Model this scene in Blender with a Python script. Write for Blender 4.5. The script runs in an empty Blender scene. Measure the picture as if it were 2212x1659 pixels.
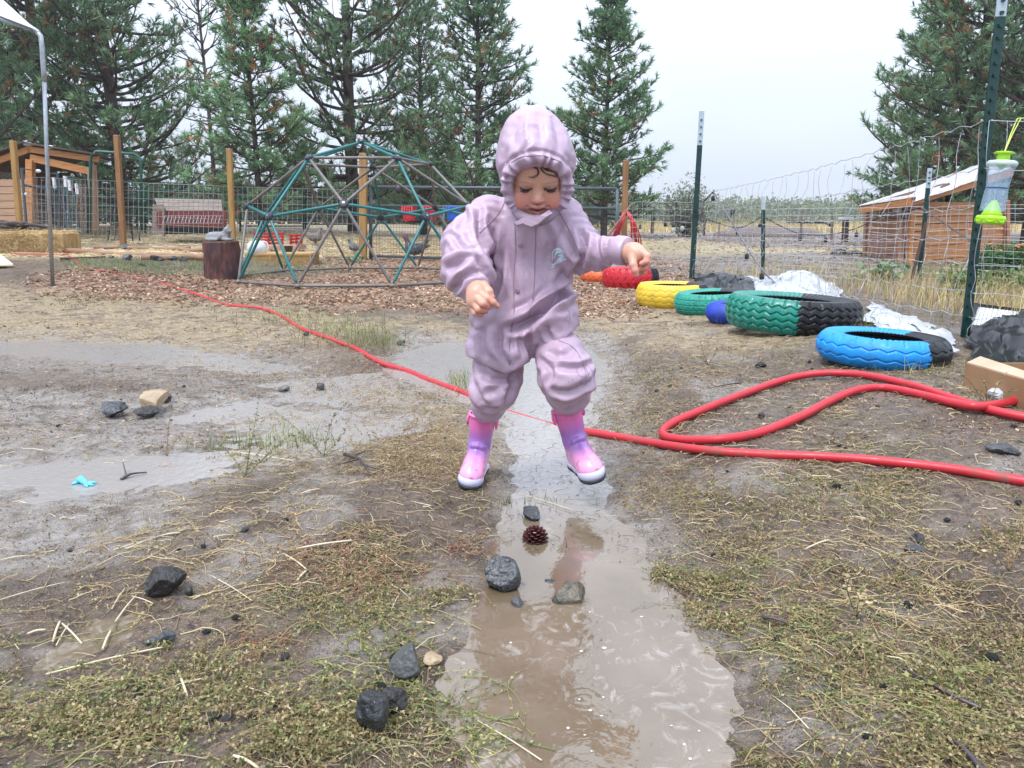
import bpy, math, random
import numpy as np
from mathutils import Vector, Matrix
from mathutils.bvhtree import BVHTree

rng = np.random.default_rng(7)
random.seed(7)
sc = bpy.context.scene
COL = sc.collection
R = math.radians

# ------------------------------------------------------------------ camera
CAM_H = 0.70
PITCH = R(12.45)
FPX = 1593.0                     # focal length in the pixels of a 2212 x 1659 picture
cd = bpy.data.cameras.new('camera')
cam = bpy.data.objects.new('camera', cd)
COL.objects.link(cam)
cam.location = (0, 0, CAM_H)
cam.rotation_euler = (R(90) - PITCH, 0, 0)
cd.sensor_width = 36
cd.lens = FPX / 2212 * 36
cd.clip_start = 0.05
cd.clip_end = 1500
sc.camera = cam

# ------------------------------------------------------------------ sky, sun, exposure
SUN_EL, SUN_AZ = R(63), R(215)
world = bpy.data.worlds.new('World')
sc.world = world
world.use_nodes = True
wn, wl = world.node_tree.nodes, world.node_tree.links
wn.clear()
w_out = wn.new('ShaderNodeOutputWorld')
w_bg = wn.new('ShaderNodeBackground')
w_sky = wn.new('ShaderNodeTexSky')
w_sky.sky_type = 'NISHITA'
w_sky.sun_disc = False
w_sky.sun_elevation = SUN_EL
w_sky.sun_rotation = SUN_AZ
w_sky.air_density = 1.0
w_sky.dust_density = 4.0
# cloud deck: pale, a little brighter overhead (CIE overcast), with faint soft variation
w_tc = wn.new('ShaderNodeTexCoord')
w_sep = wn.new('ShaderNodeSeparateXYZ')
wl.new(w_tc.outputs['Generated'], w_sep.inputs[0])
w_mr = wn.new('ShaderNodeMapRange')
w_mr.inputs['From Min'].default_value = 0.0
w_mr.inputs['From Max'].default_value = 1.0
w_mr.inputs['To Min'].default_value = 4.5
w_mr.inputs['To Max'].default_value = 14.5
wl.new(w_sep.outputs['Z'], w_mr.inputs['Value'])
w_nz = wn.new('ShaderNodeTexNoise')
w_nz.inputs['Scale'].default_value = 1.6
w_nz.inputs['Detail'].default_value = 3
w_map = wn.new('ShaderNodeMapping')
w_map.inputs['Scale'].default_value = (1, 1, 2.5)
wl.new(w_tc.outputs['Generated'], w_map.inputs[0])
wl.new(w_map.outputs[0], w_nz.inputs['Vector'])
w_mr2 = wn.new('ShaderNodeMapRange')
w_mr2.inputs['From Min'].default_value = 0.3
w_mr2.inputs['From Max'].default_value = 0.7
w_mr2.inputs['To Min'].default_value = 0.94
w_mr2.inputs['To Max'].default_value = 1.07
wl.new(w_nz.outputs['Fac'], w_mr2.inputs['Value'])
w_mul = wn.new('ShaderNodeMath'); w_mul.operation = 'MULTIPLY'
wl.new(w_mr.outputs[0], w_mul.inputs[0]); wl.new(w_mr2.outputs[0], w_mul.inputs[1])
w_cl = wn.new('ShaderNodeVectorMath'); w_cl.operation = 'SCALE'
w_cl.inputs[0].default_value = (0.875, 0.972, 1.15)
wl.new(w_mul.outputs[0], w_cl.inputs['Scale'])
w_mix = wn.new('ShaderNodeMixRGB')
w_mix.inputs['Fac'].default_value = 0.93
wl.new(w_sky.outputs[0], w_mix.inputs[1])
wl.new(w_cl.outputs[0], w_mix.inputs[2])
wl.new(w_mix.outputs[0], w_bg.inputs['Color'])
w_bg.inputs['Strength'].default_value = 0.10
wl.new(w_bg.outputs[0], w_out.inputs['Surface'])

sd_ = bpy.data.lights.new('sun', 'SUN')
sun = bpy.data.objects.new('sun', sd_)
COL.objects.link(sun)
sd_.energy = 1.5
sd_.angle = R(16)
sd_.color = (1.0, 0.97, 0.93)
sun.rotation_euler = (Vector((math.sin(SUN_AZ) * math.cos(SUN_EL), math.cos(SUN_AZ) * math.cos(SUN_EL), math.sin(SUN_EL)))).to_track_quat('Z', 'Y').to_euler()

sc.view_settings.view_transform = 'Standard'
sc.view_settings.look = 'None'
sc.view_settings.gamma = 1.0
sc.view_settings.exposure = 0.84
sc.cycles.use_denoising = True
sc.cycles.max_bounces = 8
sc.cycles.diffuse_bounces = 3
sc.cycles.glossy_bounces = 3
sc.cycles.transparent_max_bounces = 24
sc.cycles.caustics_reflective = False
sc.cycles.caustics_refractive = False

# ------------------------------------------------------------------ pixel helpers (2212 x 1659 picture)
CP, SP = math.cos(PITCH), math.sin(PITCH)


def raydir(px, py):
    dx = (px - 1106.0) / FPX
    dz = -(py - 829.5) / FPX
    return np.array((dx, CP + SP * dz, -SP + CP * dz))


def W(px, py, Y):
    """the point seen at px, py on the plane y = Y"""
    d = raydir(px, py)
    t = Y / d[1]
    return Vector((d[0] * t, Y, CAM_H + d[2] * t))


def flat(px, py, z=0.0):
    d = raydir(px, py)
    t = (z - CAM_H) / d[2]
    return (d[0] * t, d[1] * t)


def ss(a, b, x):
    t = np.clip((x - a) / (b - a), 0, 1)
    return t * t * (3 - 2 * t)


# ------------------------------------------------------------------ numpy noise
_P = np.random.default_rng(3).permutation(4096)
_G = np.random.default_rng(4).uniform(0, 2 * np.pi, 4096)
_GX, _GY = np.cos(_G), np.sin(_G)
_V3 = np.random.default_rng(5).normal(size=(4096, 3))
_V3 /= np.linalg.norm(_V3, axis=1)[:, None]


def n2(x, y):
    xi = np.floor(x).astype(np.int64); yi = np.floor(y).astype(np.int64)
    xf = x - xi; yf = y - yi
    u = xf * xf * xf * (xf * (xf * 6 - 15) + 10); v = yf * yf * yf * (yf * (yf * 6 - 15) + 10)

    def g(ix, iy, dx, dy):
        h = _P[(_P[ix & 4095] + iy) & 4095]
        return _GX[h] * dx + _GY[h] * dy
    a = g(xi, yi, xf, yf); b = g(xi + 1, yi, xf - 1, yf)
    c = g(xi, yi + 1, xf, yf - 1); d = g(xi + 1, yi + 1, xf - 1, yf - 1)
    return ((a + (b - a) * u) * (1 - v) + (c + (d - c) * u) * v) * 1.41


def n3(p):
    pi = np.floor(p).astype(np.int64); f = p - pi
    w = f * f * f * (f * (f * 6 - 15) + 10)
    out = 0
    for i in (0, 1):
        for j in (0, 1):
            for k in (0, 1):
                h = _P[(_P[(_P[(pi[..., 0] + i) & 4095] + pi[..., 1] + j) & 4095] + pi[..., 2] + k) & 4095]
                g = _V3[h]
                d = g[..., 0] * (f[..., 0] - i) + g[..., 1] * (f[..., 1] - j) + g[..., 2] * (f[..., 2] - k)
                ww = (w[..., 0] if i else 1 - w[..., 0]) * (w[..., 1] if j else 1 - w[..., 1]) * (w[..., 2] if k else 1 - w[..., 2])
                out = out + d * ww
    return out * 1.5


def fbm(x, y, o=4, g=.5):
    s = 0; a = 1; t = 0
    for i in range(o):
        s = s + a * n2(x * 2 ** i + 17.3 * i, y * 2 ** i - 9.1 * i); t += a; a *= g
    return s / t


# ------------------------------------------------------------------ materials
def mat_new(name):
    m = bpy.data.materials.new(name)
    m.use_nodes = True
    nt = m.node_tree
    return m, nt, nt.nodes['Principled BSDF']


def node(nt, kind, **kw):
    n = nt.nodes.new(kind)
    for k, v in kw.items():
        if k.startswith('i_'):
            key = k[2:].replace('_', ' ')
            n.inputs[key].default_value = v
        else:
            setattr(n, k, v)
    return n


_mats = {}


def mat(name, c1, c2=None, rough=.55, metal=0., spec=.5, scale=8., detail=5., bump=0., bscale=None, coat=0.,
        stretch=(1, 1, 1), rough2=None, attr=None, lo=.35, hi=.65, sss=0., alpha=1., trans=0., coord='Object', dist=0., ior=None):
    if name in _mats:
        return _mats[name]
    m, nt, b = mat_new(name)
    L = nt.links
    b.inputs['Roughness'].default_value = rough
    b.inputs['Metallic'].default_value = metal
    b.inputs['Specular IOR Level'].default_value = spec
    b.inputs['Coat Weight'].default_value = coat
    b.inputs['Coat Roughness'].default_value = .12
    if ior: b.inputs['IOR'].default_value = ior
    if sss:
        b.inputs['Subsurface Weight'].default_value = sss
        b.inputs['Subsurface Radius'].default_value = (1.0, .35, .2)
        b.inputs['Subsurface Scale'].default_value = .006
    if alpha < 1: b.inputs['Alpha'].default_value = alpha
    if trans: b.inputs['Transmission Weight'].default_value = trans
    if c2 is None:
        c2 = tuple(x * .8 for x in c1)
    tc = node(nt, 'ShaderNodeTexCoord')
    mp = node(nt, 'ShaderNodeMapping', i_Scale=stretch)
    L.new(tc.outputs[coord], mp.inputs[0])
    nz = node(nt, 'ShaderNodeTexNoise', i_Scale=scale, i_Detail=detail, i_Roughness=.6, i_Distortion=dist)
    L.new(mp.outputs[0], nz.inputs['Vector'])
    mr = node(nt, 'ShaderNodeMapRange', i_From_Min=lo, i_From_Max=hi)
    L.new(nz.outputs['Fac'], mr.inputs['Value'])
    mx = node(nt, 'ShaderNodeMixRGB')
    mx.inputs[1].default_value = (*c1, 1); mx.inputs[2].default_value = (*c2, 1)
    L.new(mr.outputs[0], mx.inputs[0])
    col = mx.outputs[0]
    if attr:
        at = node(nt, 'ShaderNodeAttribute', attribute_name=attr)
        mm = node(nt, 'ShaderNodeMixRGB', blend_type='MULTIPLY')
        mm.inputs[0].default_value = 1
        L.new(col, mm.inputs[1]); L.new(at.outputs['Color'], mm.inputs[2])
        col = mm.outputs[0]
    L.new(col, b.inputs['Base Color'])
    if rough2 is not None:
        mr3 = node(nt, 'ShaderNodeMapRange', i_From_Min=.35, i_From_Max=.65, i_To_Min=rough, i_To_Max=rough2)
        L.new(nz.outputs['Fac'], mr3.inputs['Value']); L.new(mr3.outputs[0], b.inputs['Roughness'])
    if bump:
        nb = node(nt, 'ShaderNodeTexNoise', i_Scale=bscale or scale * 4, i_Detail=4.)
        L.new(mp.outputs[0], nb.inputs['Vector'])
        bp = node(nt, 'ShaderNodeBump', i_Strength=1.0, i_Distance=bump)
        L.new(nb.outputs['Fac'], bp.inputs['Height']); L.new(bp.outputs[0], b.inputs['Normal'])
    _mats[name] = m
    return m


# ------------------------------------------------------------------ objects
def tag(o, label=None, cat=None, group=None, kind=None):
    if label: o['label'] = label
    if cat: o['category'] = cat
    if group: o['group'] = group
    if kind: o['kind'] = kind
    return o


def thing(name, label, cat, loc=(0, 0, 0), group=None):
    o = bpy.data.objects.new(name, None)
    o.empty_display_size = .1
    COL.objects.link(o)
    o.location = loc
    return tag(o, label, cat, group)


def link_mesh(name, me, parent=None, keep_world=True):
    o = bpy.data.objects.new(name, me)
    COL.objects.link(o)
    if parent is not None:
        o.parent = parent
        if keep_world:
            o.matrix_parent_inverse = world_matrix(parent).inverted()
    return o


def world_matrix(o):
    m = o.matrix_basis.copy()
    if o.parent is not None:
        m = world_matrix(o.parent) @ o.matrix_parent_inverse @ m
    return m


def np_mesh(name, V, F, mats, mi=None, col=None, smooth=False, uv=None):
    """V (n,3); F (m,3) or (m,4) array; col (n,3) per-vertex colour"""
    V = np.asarray(V, np.float32); F = np.asarray(F, np.int32)
    me = bpy.data.meshes.new(name)
    k = F.shape[1]
    me.vertices.add(len(V)); me.vertices.foreach_set('co', V.ravel())
    me.loops.add(F.size); me.loops.foreach_set('vertex_index', F.ravel())
    me.polygons.add(len(F))
    me.polygons.foreach_set('loop_start', np.arange(0, F.size, k, dtype=np.int32))
    for m in (mats if isinstance(mats, (list, tuple)) else [mats]):
        me.materials.append(m)
    if mi is not None: me.polygons.foreach_set('material_index', np.asarray(mi, np.int32))
    me.polygons.foreach_set('use_smooth', np.full(len(F), smooth))
    me.update(calc_edges=True)
    if col is not None:
        a = me.color_attributes.new('col', 'FLOAT_COLOR', 'POINT')
        c4 = np.ones((len(V), 4), np.float32); c4[:, :3] = col
        a.data.foreach_set('color', c4.ravel())
    me.validate()
    return me


class MB:
    """collects simple shapes; build() links them as one mesh object"""

    def __init__(s):
        s.v = []; s.f = []; s.m = []; s.c = []; s.mi = 0; s.col = (1, 1, 1)

    def add(s, vs, fs):
        o = len(s.v)
        s.v += [tuple(v) for v in vs]
        s.c += [s.col] * len(vs)
        s.f += [tuple(i + o for i in f) for f in fs]
        s.m += [s.mi] * len(fs)
        return s

    def box(s, c, size, rot=None, bev=0.):
        hx, hy, hz = (k / 2 for k in size)
        if bev > 0:
            b = min(bev, hx * .9, hy * .9, hz * .9)
            vs = []
            for sx in (-1, 1):
                for sy in (-1, 1):
                    for sz in (-1, 1):
                        vs += [(sx * hx, sy * (hy - b), sz * (hz - b)), (sx * (hx - b), sy * hy, sz * (hz - b)), (sx * (hx - b), sy * (hy - b), sz * hz)]
            bm_pts = vs
            import bmesh
            bm = bmesh.new()
            for v in bm_pts: bm.verts.new(v)
            r = bmesh.ops.convex_hull(bm, input=bm.verts)
            bmesh.ops.dissolve_limit(bm, angle_limit=.02, verts=bm.verts, edges=bm.edges)
            bm.verts.ensure_lookup_table(); bm.verts.index_update()
            vs = [v.co.copy() for v in bm.verts]; fs = [[v.index for v in f.verts] for f in bm.faces]
            bm.free()
        else:
            vs = [Vector((x, y, z)) for x in (-hx, hx) for y in (-hy, hy) for z in (-hz, hz)]
            fs = [(0, 1, 3, 2), (4, 6, 7, 5), (0, 4, 5, 1), (2, 3, 7, 6), (0, 2, 6, 4), (1, 5, 7, 3)]
        c = Vector(c)
        M = rot if rot is not None else Matrix.Identity(3)
        return s.add([M @ Vector(v) + c for v in vs], fs)

    def beam(s, a, b, w, h, up=(0, 0, 1), bev=0., ext=0.):
        a = Vector(a); b = Vector(b)
        d = (b - a); L = d.length; d.normalize()
        x = d.cross(Vector(up))
        if x.length < 1e-4: x = d.cross(Vector((0, 1, 0)))
        x.normalize(); z = x.cross(d)
        M = Matrix((x, d, z)).transposed()
        return s.box((a + b) / 2, (w, L + ext, h), M, bev)

    def tube(s, pts, r, n=8, cap=True, closed=False, twist=0.):
        pts = [Vector(p) for p in pts]
        N = len(pts)
        rs = r if hasattr(r, '__len__') else [r] * N
        T = []
        for i in range(N):
            if closed: t = pts[(i + 1) % N] - pts[i - 1]
            else: t = pts[min(i + 1, N - 1)] - pts[max(i - 1, 0)]
            T.append(t.normalized() if t.length > 1e-9 else Vector((0, 0, 1)))
        x = T[0].orthogonal().normalized()
        vs = []
        for i in range(N):
            x = x - T[i] * x.dot(T[i])
            if x.length < 1e-6: x = T[i].orthogonal()
            x.normalize(); y = T[i].cross(x)
            for k in range(n):
                a = 2 * math.pi * k / n + twist
                vs.append(pts[i] + (x * math.cos(a) + y * math.sin(a)) * rs[i])
        fs = []
        for i in range(N if closed else N - 1):
            j = (i + 1) % N
            for k in range(n):
                k2 = (k + 1) % n
                fs.append((i * n + k, i * n + k2, j * n + k2, j * n + k))
        if cap and not closed:
            fs.append(tuple(range(n))[::-1]); fs.append(tuple((N - 1) * n + k for k in range(n)))
        return s.add(vs, fs)

    def lathe(s, prof, n=24, c=(0, 0, 0), M=None, cap=True):
        """prof: list of (radius, z)"""
        c = Vector(c); vs = []
        for r_, z in prof:
            for k in range(n):
                a = 2 * math.pi * k / n
                v = Vector((r_ * math.cos(a), r_ * math.sin(a), z))
                vs.append((M @ v if M is not None else v) + c)
        fs = []
        for i in range(len(prof) - 1):
            for k in range(n):
                k2 = (k + 1) % n
                fs.append((i * n + k, i * n + k2, (i + 1) * n + k2, (i + 1) * n + k))
        if cap:
            fs.append(tuple(range(n))[::-1]); fs.append(tuple((len(prof) - 1) * n + k for k in range(n)))
        return s.add(vs, fs)

    def ball(s, c, r, n=12, m=8, M=None):
        r = r if hasattr(r, '__len__') else (r, r, r)
        c = Vector(c)
        vs = [Vector((0, 0, -r[2]))]
        for i in range(1, m):
            t = math.pi * i / m - math.pi / 2
            for k in range(n):
                a = 2 * math.pi * k / n
                vs.append(Vector((r[0] * math.cos(t) * math.cos(a), r[1] * math.cos(t) * math.sin(a), r[2] * math.sin(t))))
        vs.append(Vector((0, 0, r[2])))
        fs = []
        for k in range(n):
            k2 = (k + 1) % n
            fs.append((0, 1 + k2, 1 + k))
            for i in range(m - 2):
                fs.append((1 + i * n + k, 1 + i * n + k2, 1 + (i + 1) * n + k2, 1 + (i + 1) * n + k))
            fs.append((len(vs) - 1, 1 + (m - 2) * n + k, 1 + (m - 2) * n + k2))
        return s.add([(M @ v if M is not None else v) + c for v in vs], fs)

    def poly(s, pts, thick=0.):
        """flat polygon, extruded by vector thick (Vector) if given"""
        n = len(pts)
        if not thick: return s.add(pts, [tuple(range(n))])
        t = Vector(thick)
        vs = [Vector(p) for p in pts] + [Vector(p) + t for p in pts]
        fs = [tuple(range(n))[::-1], tuple(range(n, 2 * n))] + [(i, (i + 1) % n, n + (i + 1) % n, n + i) for i in range(n)]
        return s.add(vs, fs)

    def mesh(s, name, mats, smooth=False, colattr=False):
        me = bpy.data.meshes.new(name)
        me.from_pydata([tuple(v) for v in s.v], [], s.f)
        for m in (mats if isinstance(mats, (list, tuple)) else [mats]): me.materials.append(m)
        me.polygons.foreach_set('material_index', s.m)
        if smooth is True: me.polygons.foreach_set('use_smooth', [True] * len(s.f))
        if colattr:
            a = me.color_attributes.new('col', 'FLOAT_COLOR', 'POINT')
            a.data.foreach_set('color', [x for c in s.c for x in (*c, 1)])
        me.update()
        return me

    def build(s, name, mats, parent=None, smooth=False, colattr=False, auto=None):
        me = s.mesh(name, mats, smooth or auto is not None, colattr)
        if auto is not None:
            sharp_edges(me, auto)
        return link_mesh(name, me, parent)


def sharp_edges(me, deg):
    import bmesh
    bm = bmesh.new(); bm.from_mesh(me)
    for e in bm.edges:
        if len(e.link_faces) == 2:
            e.smooth = e.calc_face_angle(0) < R(deg)
    bm.to_mesh(me); bm.free()


def spline(pts, n=8, closed=False):
    """Catmull-Rom through the points"""
    P = [Vector(p) for p in pts]; N = len(P); out = []
    rngi = range(N if closed else N - 1)
    for i in rngi:
        p0 = P[(i - 1) % N] if (closed or i > 0) else P[0] * 2 - P[1]
        p1 = P[i]; p2 = P[(i + 1) % N]
        p3 = P[(i + 2) % N] if (closed or i + 2 < N) else p2 * 2 - p1
        for k in range(n):
            t = k / n
            out.append(.5 * ((2 * p1) + (p2 - p0) * t + (2 * p0 - 5 * p1 + 4 * p2 - p3) * t * t + (3 * p1 - p0 - 3 * p2 + p3) * t ** 3))
    if not closed: out.append(P[-1])
    return out


def copy_tree(o, parent=None):
    c = o.copy(); COL.objects.link(c)
    if parent is not None: c.parent = parent
    for ch in [x for x in bpy.data.objects if x.parent == o]:
        copy_tree(ch, c)
    return c
def norm_(v):
    return v / np.maximum(np.linalg.norm(v, axis=-1, keepdims=True), 1e-9)


def noisy(me, amp, f, seed=0, zk=1.):
    n = len(me.vertices); co = np.zeros(n * 3, np.float32); me.vertices.foreach_get('co', co); co = co.reshape(-1, 3).astype(float)
    no = np.zeros(n * 3, np.float32); me.vertices.foreach_get('normal', no); no = no.reshape(-1, 3)
    q = co * f * np.array([1, 1, zk]) + seed
    k = n3(q) + .5 * n3(q * 2.1)
    co += no * (k * amp)[:, None]
    me.vertices.foreach_set('co', co.ravel()); me.update()
    return me


# ================================================================== THE GROUND
def polyflat(pp):
    return np.array([flat(*p) for p in pp])


# puddles as outlines on the ground, taken where the photo shows their banks
CHANNEL = polyflat([(1040, 1720), (960, 1560), (938, 1450), (960, 1300), (1010, 1240), (1050, 1180), (1062, 1100), (1075, 1000), (1065, 930), (1000, 880),
                    (880, 840), (830, 800), (850, 762), (930, 742), (1060, 735), (1180, 738), (1290, 745), (1345, 790), (1330, 850), (1325, 930),
                    (1365, 1000), (1400, 1100), (1420, 1190), (1500, 1270), (1520, 1380), (1590, 1450), (1605, 1540), (1640, 1720)])
POOL_L = polyflat([(-500, 900), (0, 930), (150, 905), (330, 900), (420, 880), (560, 860), (620, 880), (760, 890), (900, 885), (960, 900), (930, 930), (830, 960), (720, 985), (560, 1010),
                   (430, 1035), (250, 1075), (120, 1090), (0, 1080), (-400, 1120)])
POOL_S = polyflat([(60, 1452), (90, 1380), (170, 1335), (250, 1310), (320, 1315), (300, 1370), (240, 1410), (170, 1445)])
POOL_M = polyflat([(-200, 745), (100, 735), (330, 742), (560, 770), (700, 800), (560, 812), (300, 790), (0, 770), (-200, 775)])
POOL_N = polyflat([(560, 830), (700, 812), (820, 800), (900, 850), (980, 880), (900, 880), (740, 880), (600, 872)])
POOL_R = polyflat([(1880, 1700), (1900, 1600), (1960, 1560), (2030, 1600), (2000, 1700)])


def sdist(poly, x, y):
    """signed distance to a polygon, negative inside"""
    d = np.full(x.shape, 1e9); ins = np.zeros(x.shape, bool)
    n = len(poly)
    for i in range(n):
        ax, ay = poly[i]; bx, by = poly[(i + 1) % n]
        ex, ey = bx - ax, by - ay
        wx, wy = x - ax, y - ay
        t = np.clip((wx * ex + wy * ey) / (ex * ex + ey * ey), 0, 1)
        d = np.minimum(d, (wx - ex * t) ** 2 + (wy - ey * t) ** 2)
        c = ((ay > y) != (by > y)) & (x < (bx - ax) * (y - ay) / ((by - ay) if by != ay else 1e-12) + ax)
        ins ^= c
    d = np.sqrt(d)
    return np.where(ins, -d, d)


WATER = 0.0


def ground_h(x, y, fine=True):
    x = np.asarray(x, float); y = np.asarray(y, float)
    near = (y < 9) & (np.abs(x) < 9)
    wx = x + .045 * n2(x * 5, y * 5) + .018 * n2(x * 17, y * 17)
    wy = y + .045 * n2(x * 5 + 40, y * 5) + .018 * n2(x * 17 + 9, y * 17)
    h = np.full(x.shape, .03)
    if near.any():
        X, Y = wx[near], wy[near]
        a = sdist(CHANNEL, X, Y)
        up = ss(1.35, 1.75, Y)
        ha = np.where(a > 0, .004 + .038 * ss(0, .30, a), -(.028 * (1 - up) + .0095 * up) * ss(-.01, .13, -a) + .002)
        hh = ha
        for P, dep, rise in ((POOL_L, .0068, .020), (POOL_S, .009, .016), (POOL_M, .0042, .02), (POOL_N, .0042, .018), (POOL_R, .003, .015)):
            b = sdist(P, X, Y)
            hb = np.where(b > 0, .003 + rise * ss(0, .35, b) + 1.0 * ss(.35, 1.2, b), -dep * ss(0, .12, -b) + .0012)
            hh = np.minimum(hh, hb)
        h[near] = hh
    # raised bank on the right, under the hose and the tyres
    h = h + .10 * np.exp(-(((x - 1.75 - .25 * (y - 3)) / .75) ** 2)) * ss(1.2, 2.6, y) * (1 - ss(5.5, 8.5, y))
    h = h + .045 * np.exp(-(((x - 1.9) / .9) ** 2 + ((y - 1.5) / .8) ** 2))
    h = h + .05 * ss(-.5, -2.4, x) * np.exp(-((y - 2.35) / .22) ** 2)           # low ridge on the left
    # slow rise towards the yard on the left and the garden on the right
    h = h + .24 * ss(6.8, 11.5, y) * ss(-2.0, -5.5, x)
    h = h + .30 * ss(13.4, 17.0, y) * ss(5.5, 3.2, x - .02 * y)
    h = h + .10 * ss(8, 11, y) * ss(3.2, 5.5, x)
    lo = np.clip((h - .004) / .03, 0, 1)
    if fine:
        k = ss(.0, 1.0, lo) * .85 + .15
        h = h + k * (.016 * fbm(x * 1.7, y * 1.7, 3) + .009 * fbm(x * 7, y * 7, 3)) + (k * .0056 + .0014) * fbm(x * 30, y * 30, 3) + .0062 * fbm(x * 8 + 3, y * 11, 3) * (ss(1.55, 1.8, y) * .55 + .45 * ss(-.3, -.6, x))
        h = h + .35 * ss(30, 120, y) * fbm(x * .03, y * .03, 2)
    return h


def gh(x, y):
    return float(ground_h(np.array([x]), np.array([y]))[0])


_T = np.geomspace(.45, 90, 700)


def G(px, py, dz=0.):
    """the point of the ground seen at px, py"""
    d = raydir(px, py)
    P = d[None, :] * _T[:, None]
    h = ground_h(P[:, 0], P[:, 1])
    f = CAM_H + P[:, 2] - h
    i = int(np.argmax(f < 0))
    if f[i] >= 0: i = len(_T) - 1
    t = _T[i] if i == 0 else _T[i - 1] + (_T[i] - _T[i - 1]) * f[i - 1] / (f[i - 1] - f[i])
    return Vector((d[0] * t, d[1] * t, CAM_H + d[2] * t + dz))


def GZ(x, y, dz=0.):
    return Vector((x, y, gh(x, y) + dz))


def G_many(px, py):
    """vectorised: ground points for arrays of pixels"""
    px = np.asarray(px, float); py = np.asarray(py, float)
    dx = (px - 1106.) / FPX; dz = -(py - 829.5) / FPX
    D = np.stack([dx, CP + SP * dz, -SP + CP * dz], 1)
    lo = np.full(len(D), .4); hi = np.full(len(D), 110.)
    for _ in range(15):
        t = np.sqrt(lo * hi)
        f = CAM_H + D[:, 2] * t - ground_h(D[:, 0] * t, D[:, 1] * t, _ > 9)
        lo = np.where(f > 0, t, lo); hi = np.where(f > 0, hi, t)
    t = np.sqrt(lo * hi)
    P = D * t[:, None]; P[:, 2] += CAM_H
    return P


# ---- zones: x, y -> how much of each cover the photo shows there (pixel space outlines laid on the ground)
def zone(pp, x, y, soft=.25, wob=.25, f=2.2):
    d = sdist(polyflat(pp), x + wob * fbm(x * f, y * f, 3), y + wob * fbm(x * f + 31, y * f, 3))
    return ss(soft, -soft, d)


def zones(x, y):
    z = {}
    kk = np.clip(CAM_H / np.maximum(CAM_H - ground_h(x, y, False), .2), 1, 2.6) * (y > 5) + (y <= 5)
    x, y = x * kk, y * kk
    chip = zone([(150, 580), (420, 590), (640, 600), (1000, 590), (1240, 590), (1380, 600), (1420, 640), (1350, 690), (1000, 668), (700, 665), (420, 650), (200, 640), (90, 610)], x, y, .5, .5, 1.2)
    chip = np.maximum(chip, zone([(700, 540), (1400, 540), (1460, 600), (700, 610)], x, y, .8, .5, .8))
    z['chip'] = chip
    z['field_straw'] = ss(13.6, 15.2, y + .8 * fbm(x * .6, y * .6, 3)) * ss(1.5, .2, x - .05 * y)
    z['straw'] = np.maximum(zone([(-300, 600), (420, 640), (900, 690), (1000, 720), (860, 740), (600, 760), (200, 740), (-300, 720)], x, y, .35, .5, 1.5),
                            zone([(1240, 640), (1500, 640), (1640, 690), (1800, 780), (1700, 800), (1450, 780), (1350, 740), (1240, 720)], x, y, .3, .4, 1.8))
    z['straw'] = np.maximum(z['straw'], .7 * zone([(930, 870), (1010, 880), (1060, 960), (1010, 1060), (860, 1010), (900, 930)], x, y, .12, .12, 5))
    g = .5 + .9 * fbm(x * 2.6 + 3, y * 2.6, 4)
    low = zone([(-300, 1420), (300, 1400), (700, 1180), (960, 1060), (1050, 1160), (900, 1400), (950, 1720), (-300, 1720)], x, y, .1, .1, 6)
    rgt = zone([(1380, 1010), (1700, 980), (2400, 1120), (2400, 1720), (1650, 1720), (1600, 1500), (1500, 1230)], x, y, .1, .1, 6)
    mid = zone([(1370, 820), (1700, 760), (1950, 830), (2212, 960), (2212, 1080), (1500, 960)], x, y, .15, .2, 4)
    z['mat'] = np.clip(np.maximum(np.maximum(low, rgt) * ss(.42, .72, g), mid * ss(.4, .75, g) * .8), 0, 1)
    z['mat'] = np.maximum(z['mat'], .9 * zone([(430, 960), (620, 900), (900, 930), (1000, 1000), (760, 1050), (420, 1020)], x, y, .05, .08, 7) * ss(.3, .6, g))
    z['silt_sheen'] = np.maximum(zone([(-400, 880), (100, 860), (400, 860), (760, 830), (1000, 850), (1000, 900), (800, 980), (640, 1030), (430, 1060), (420, 1150), (250, 1230), (-400, 1300)], x, y, .10, .12, 4),
                           np.maximum(zone([(820, 830), (860, 730), (1320, 730), (1360, 800), (1380, 960), (1440, 1130), (1480, 1240), (1040, 1200), (1060, 1000), (980, 880)], x, y, .08, .08, 6),
                                      .7 * ss(.55, .72, .5 + .8 * fbm(x * 3.1 + 7, y * 3.1, 3)) * (y < 4.6)))
    z['silt_sheen'] = np.maximum(z['silt_sheen'], zone([(-400, 720), (300, 728), (760, 780), (760, 820), (500, 850), (-400, 800)], x, y, .25, .3, 2) * .8)
    z['lawn'] = zone([(130, 560), (460, 558), (700, 560), (760, 585), (560, 600), (300, 592), (130, 585)], x, y, .6, .4, .9)
    return z


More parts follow.
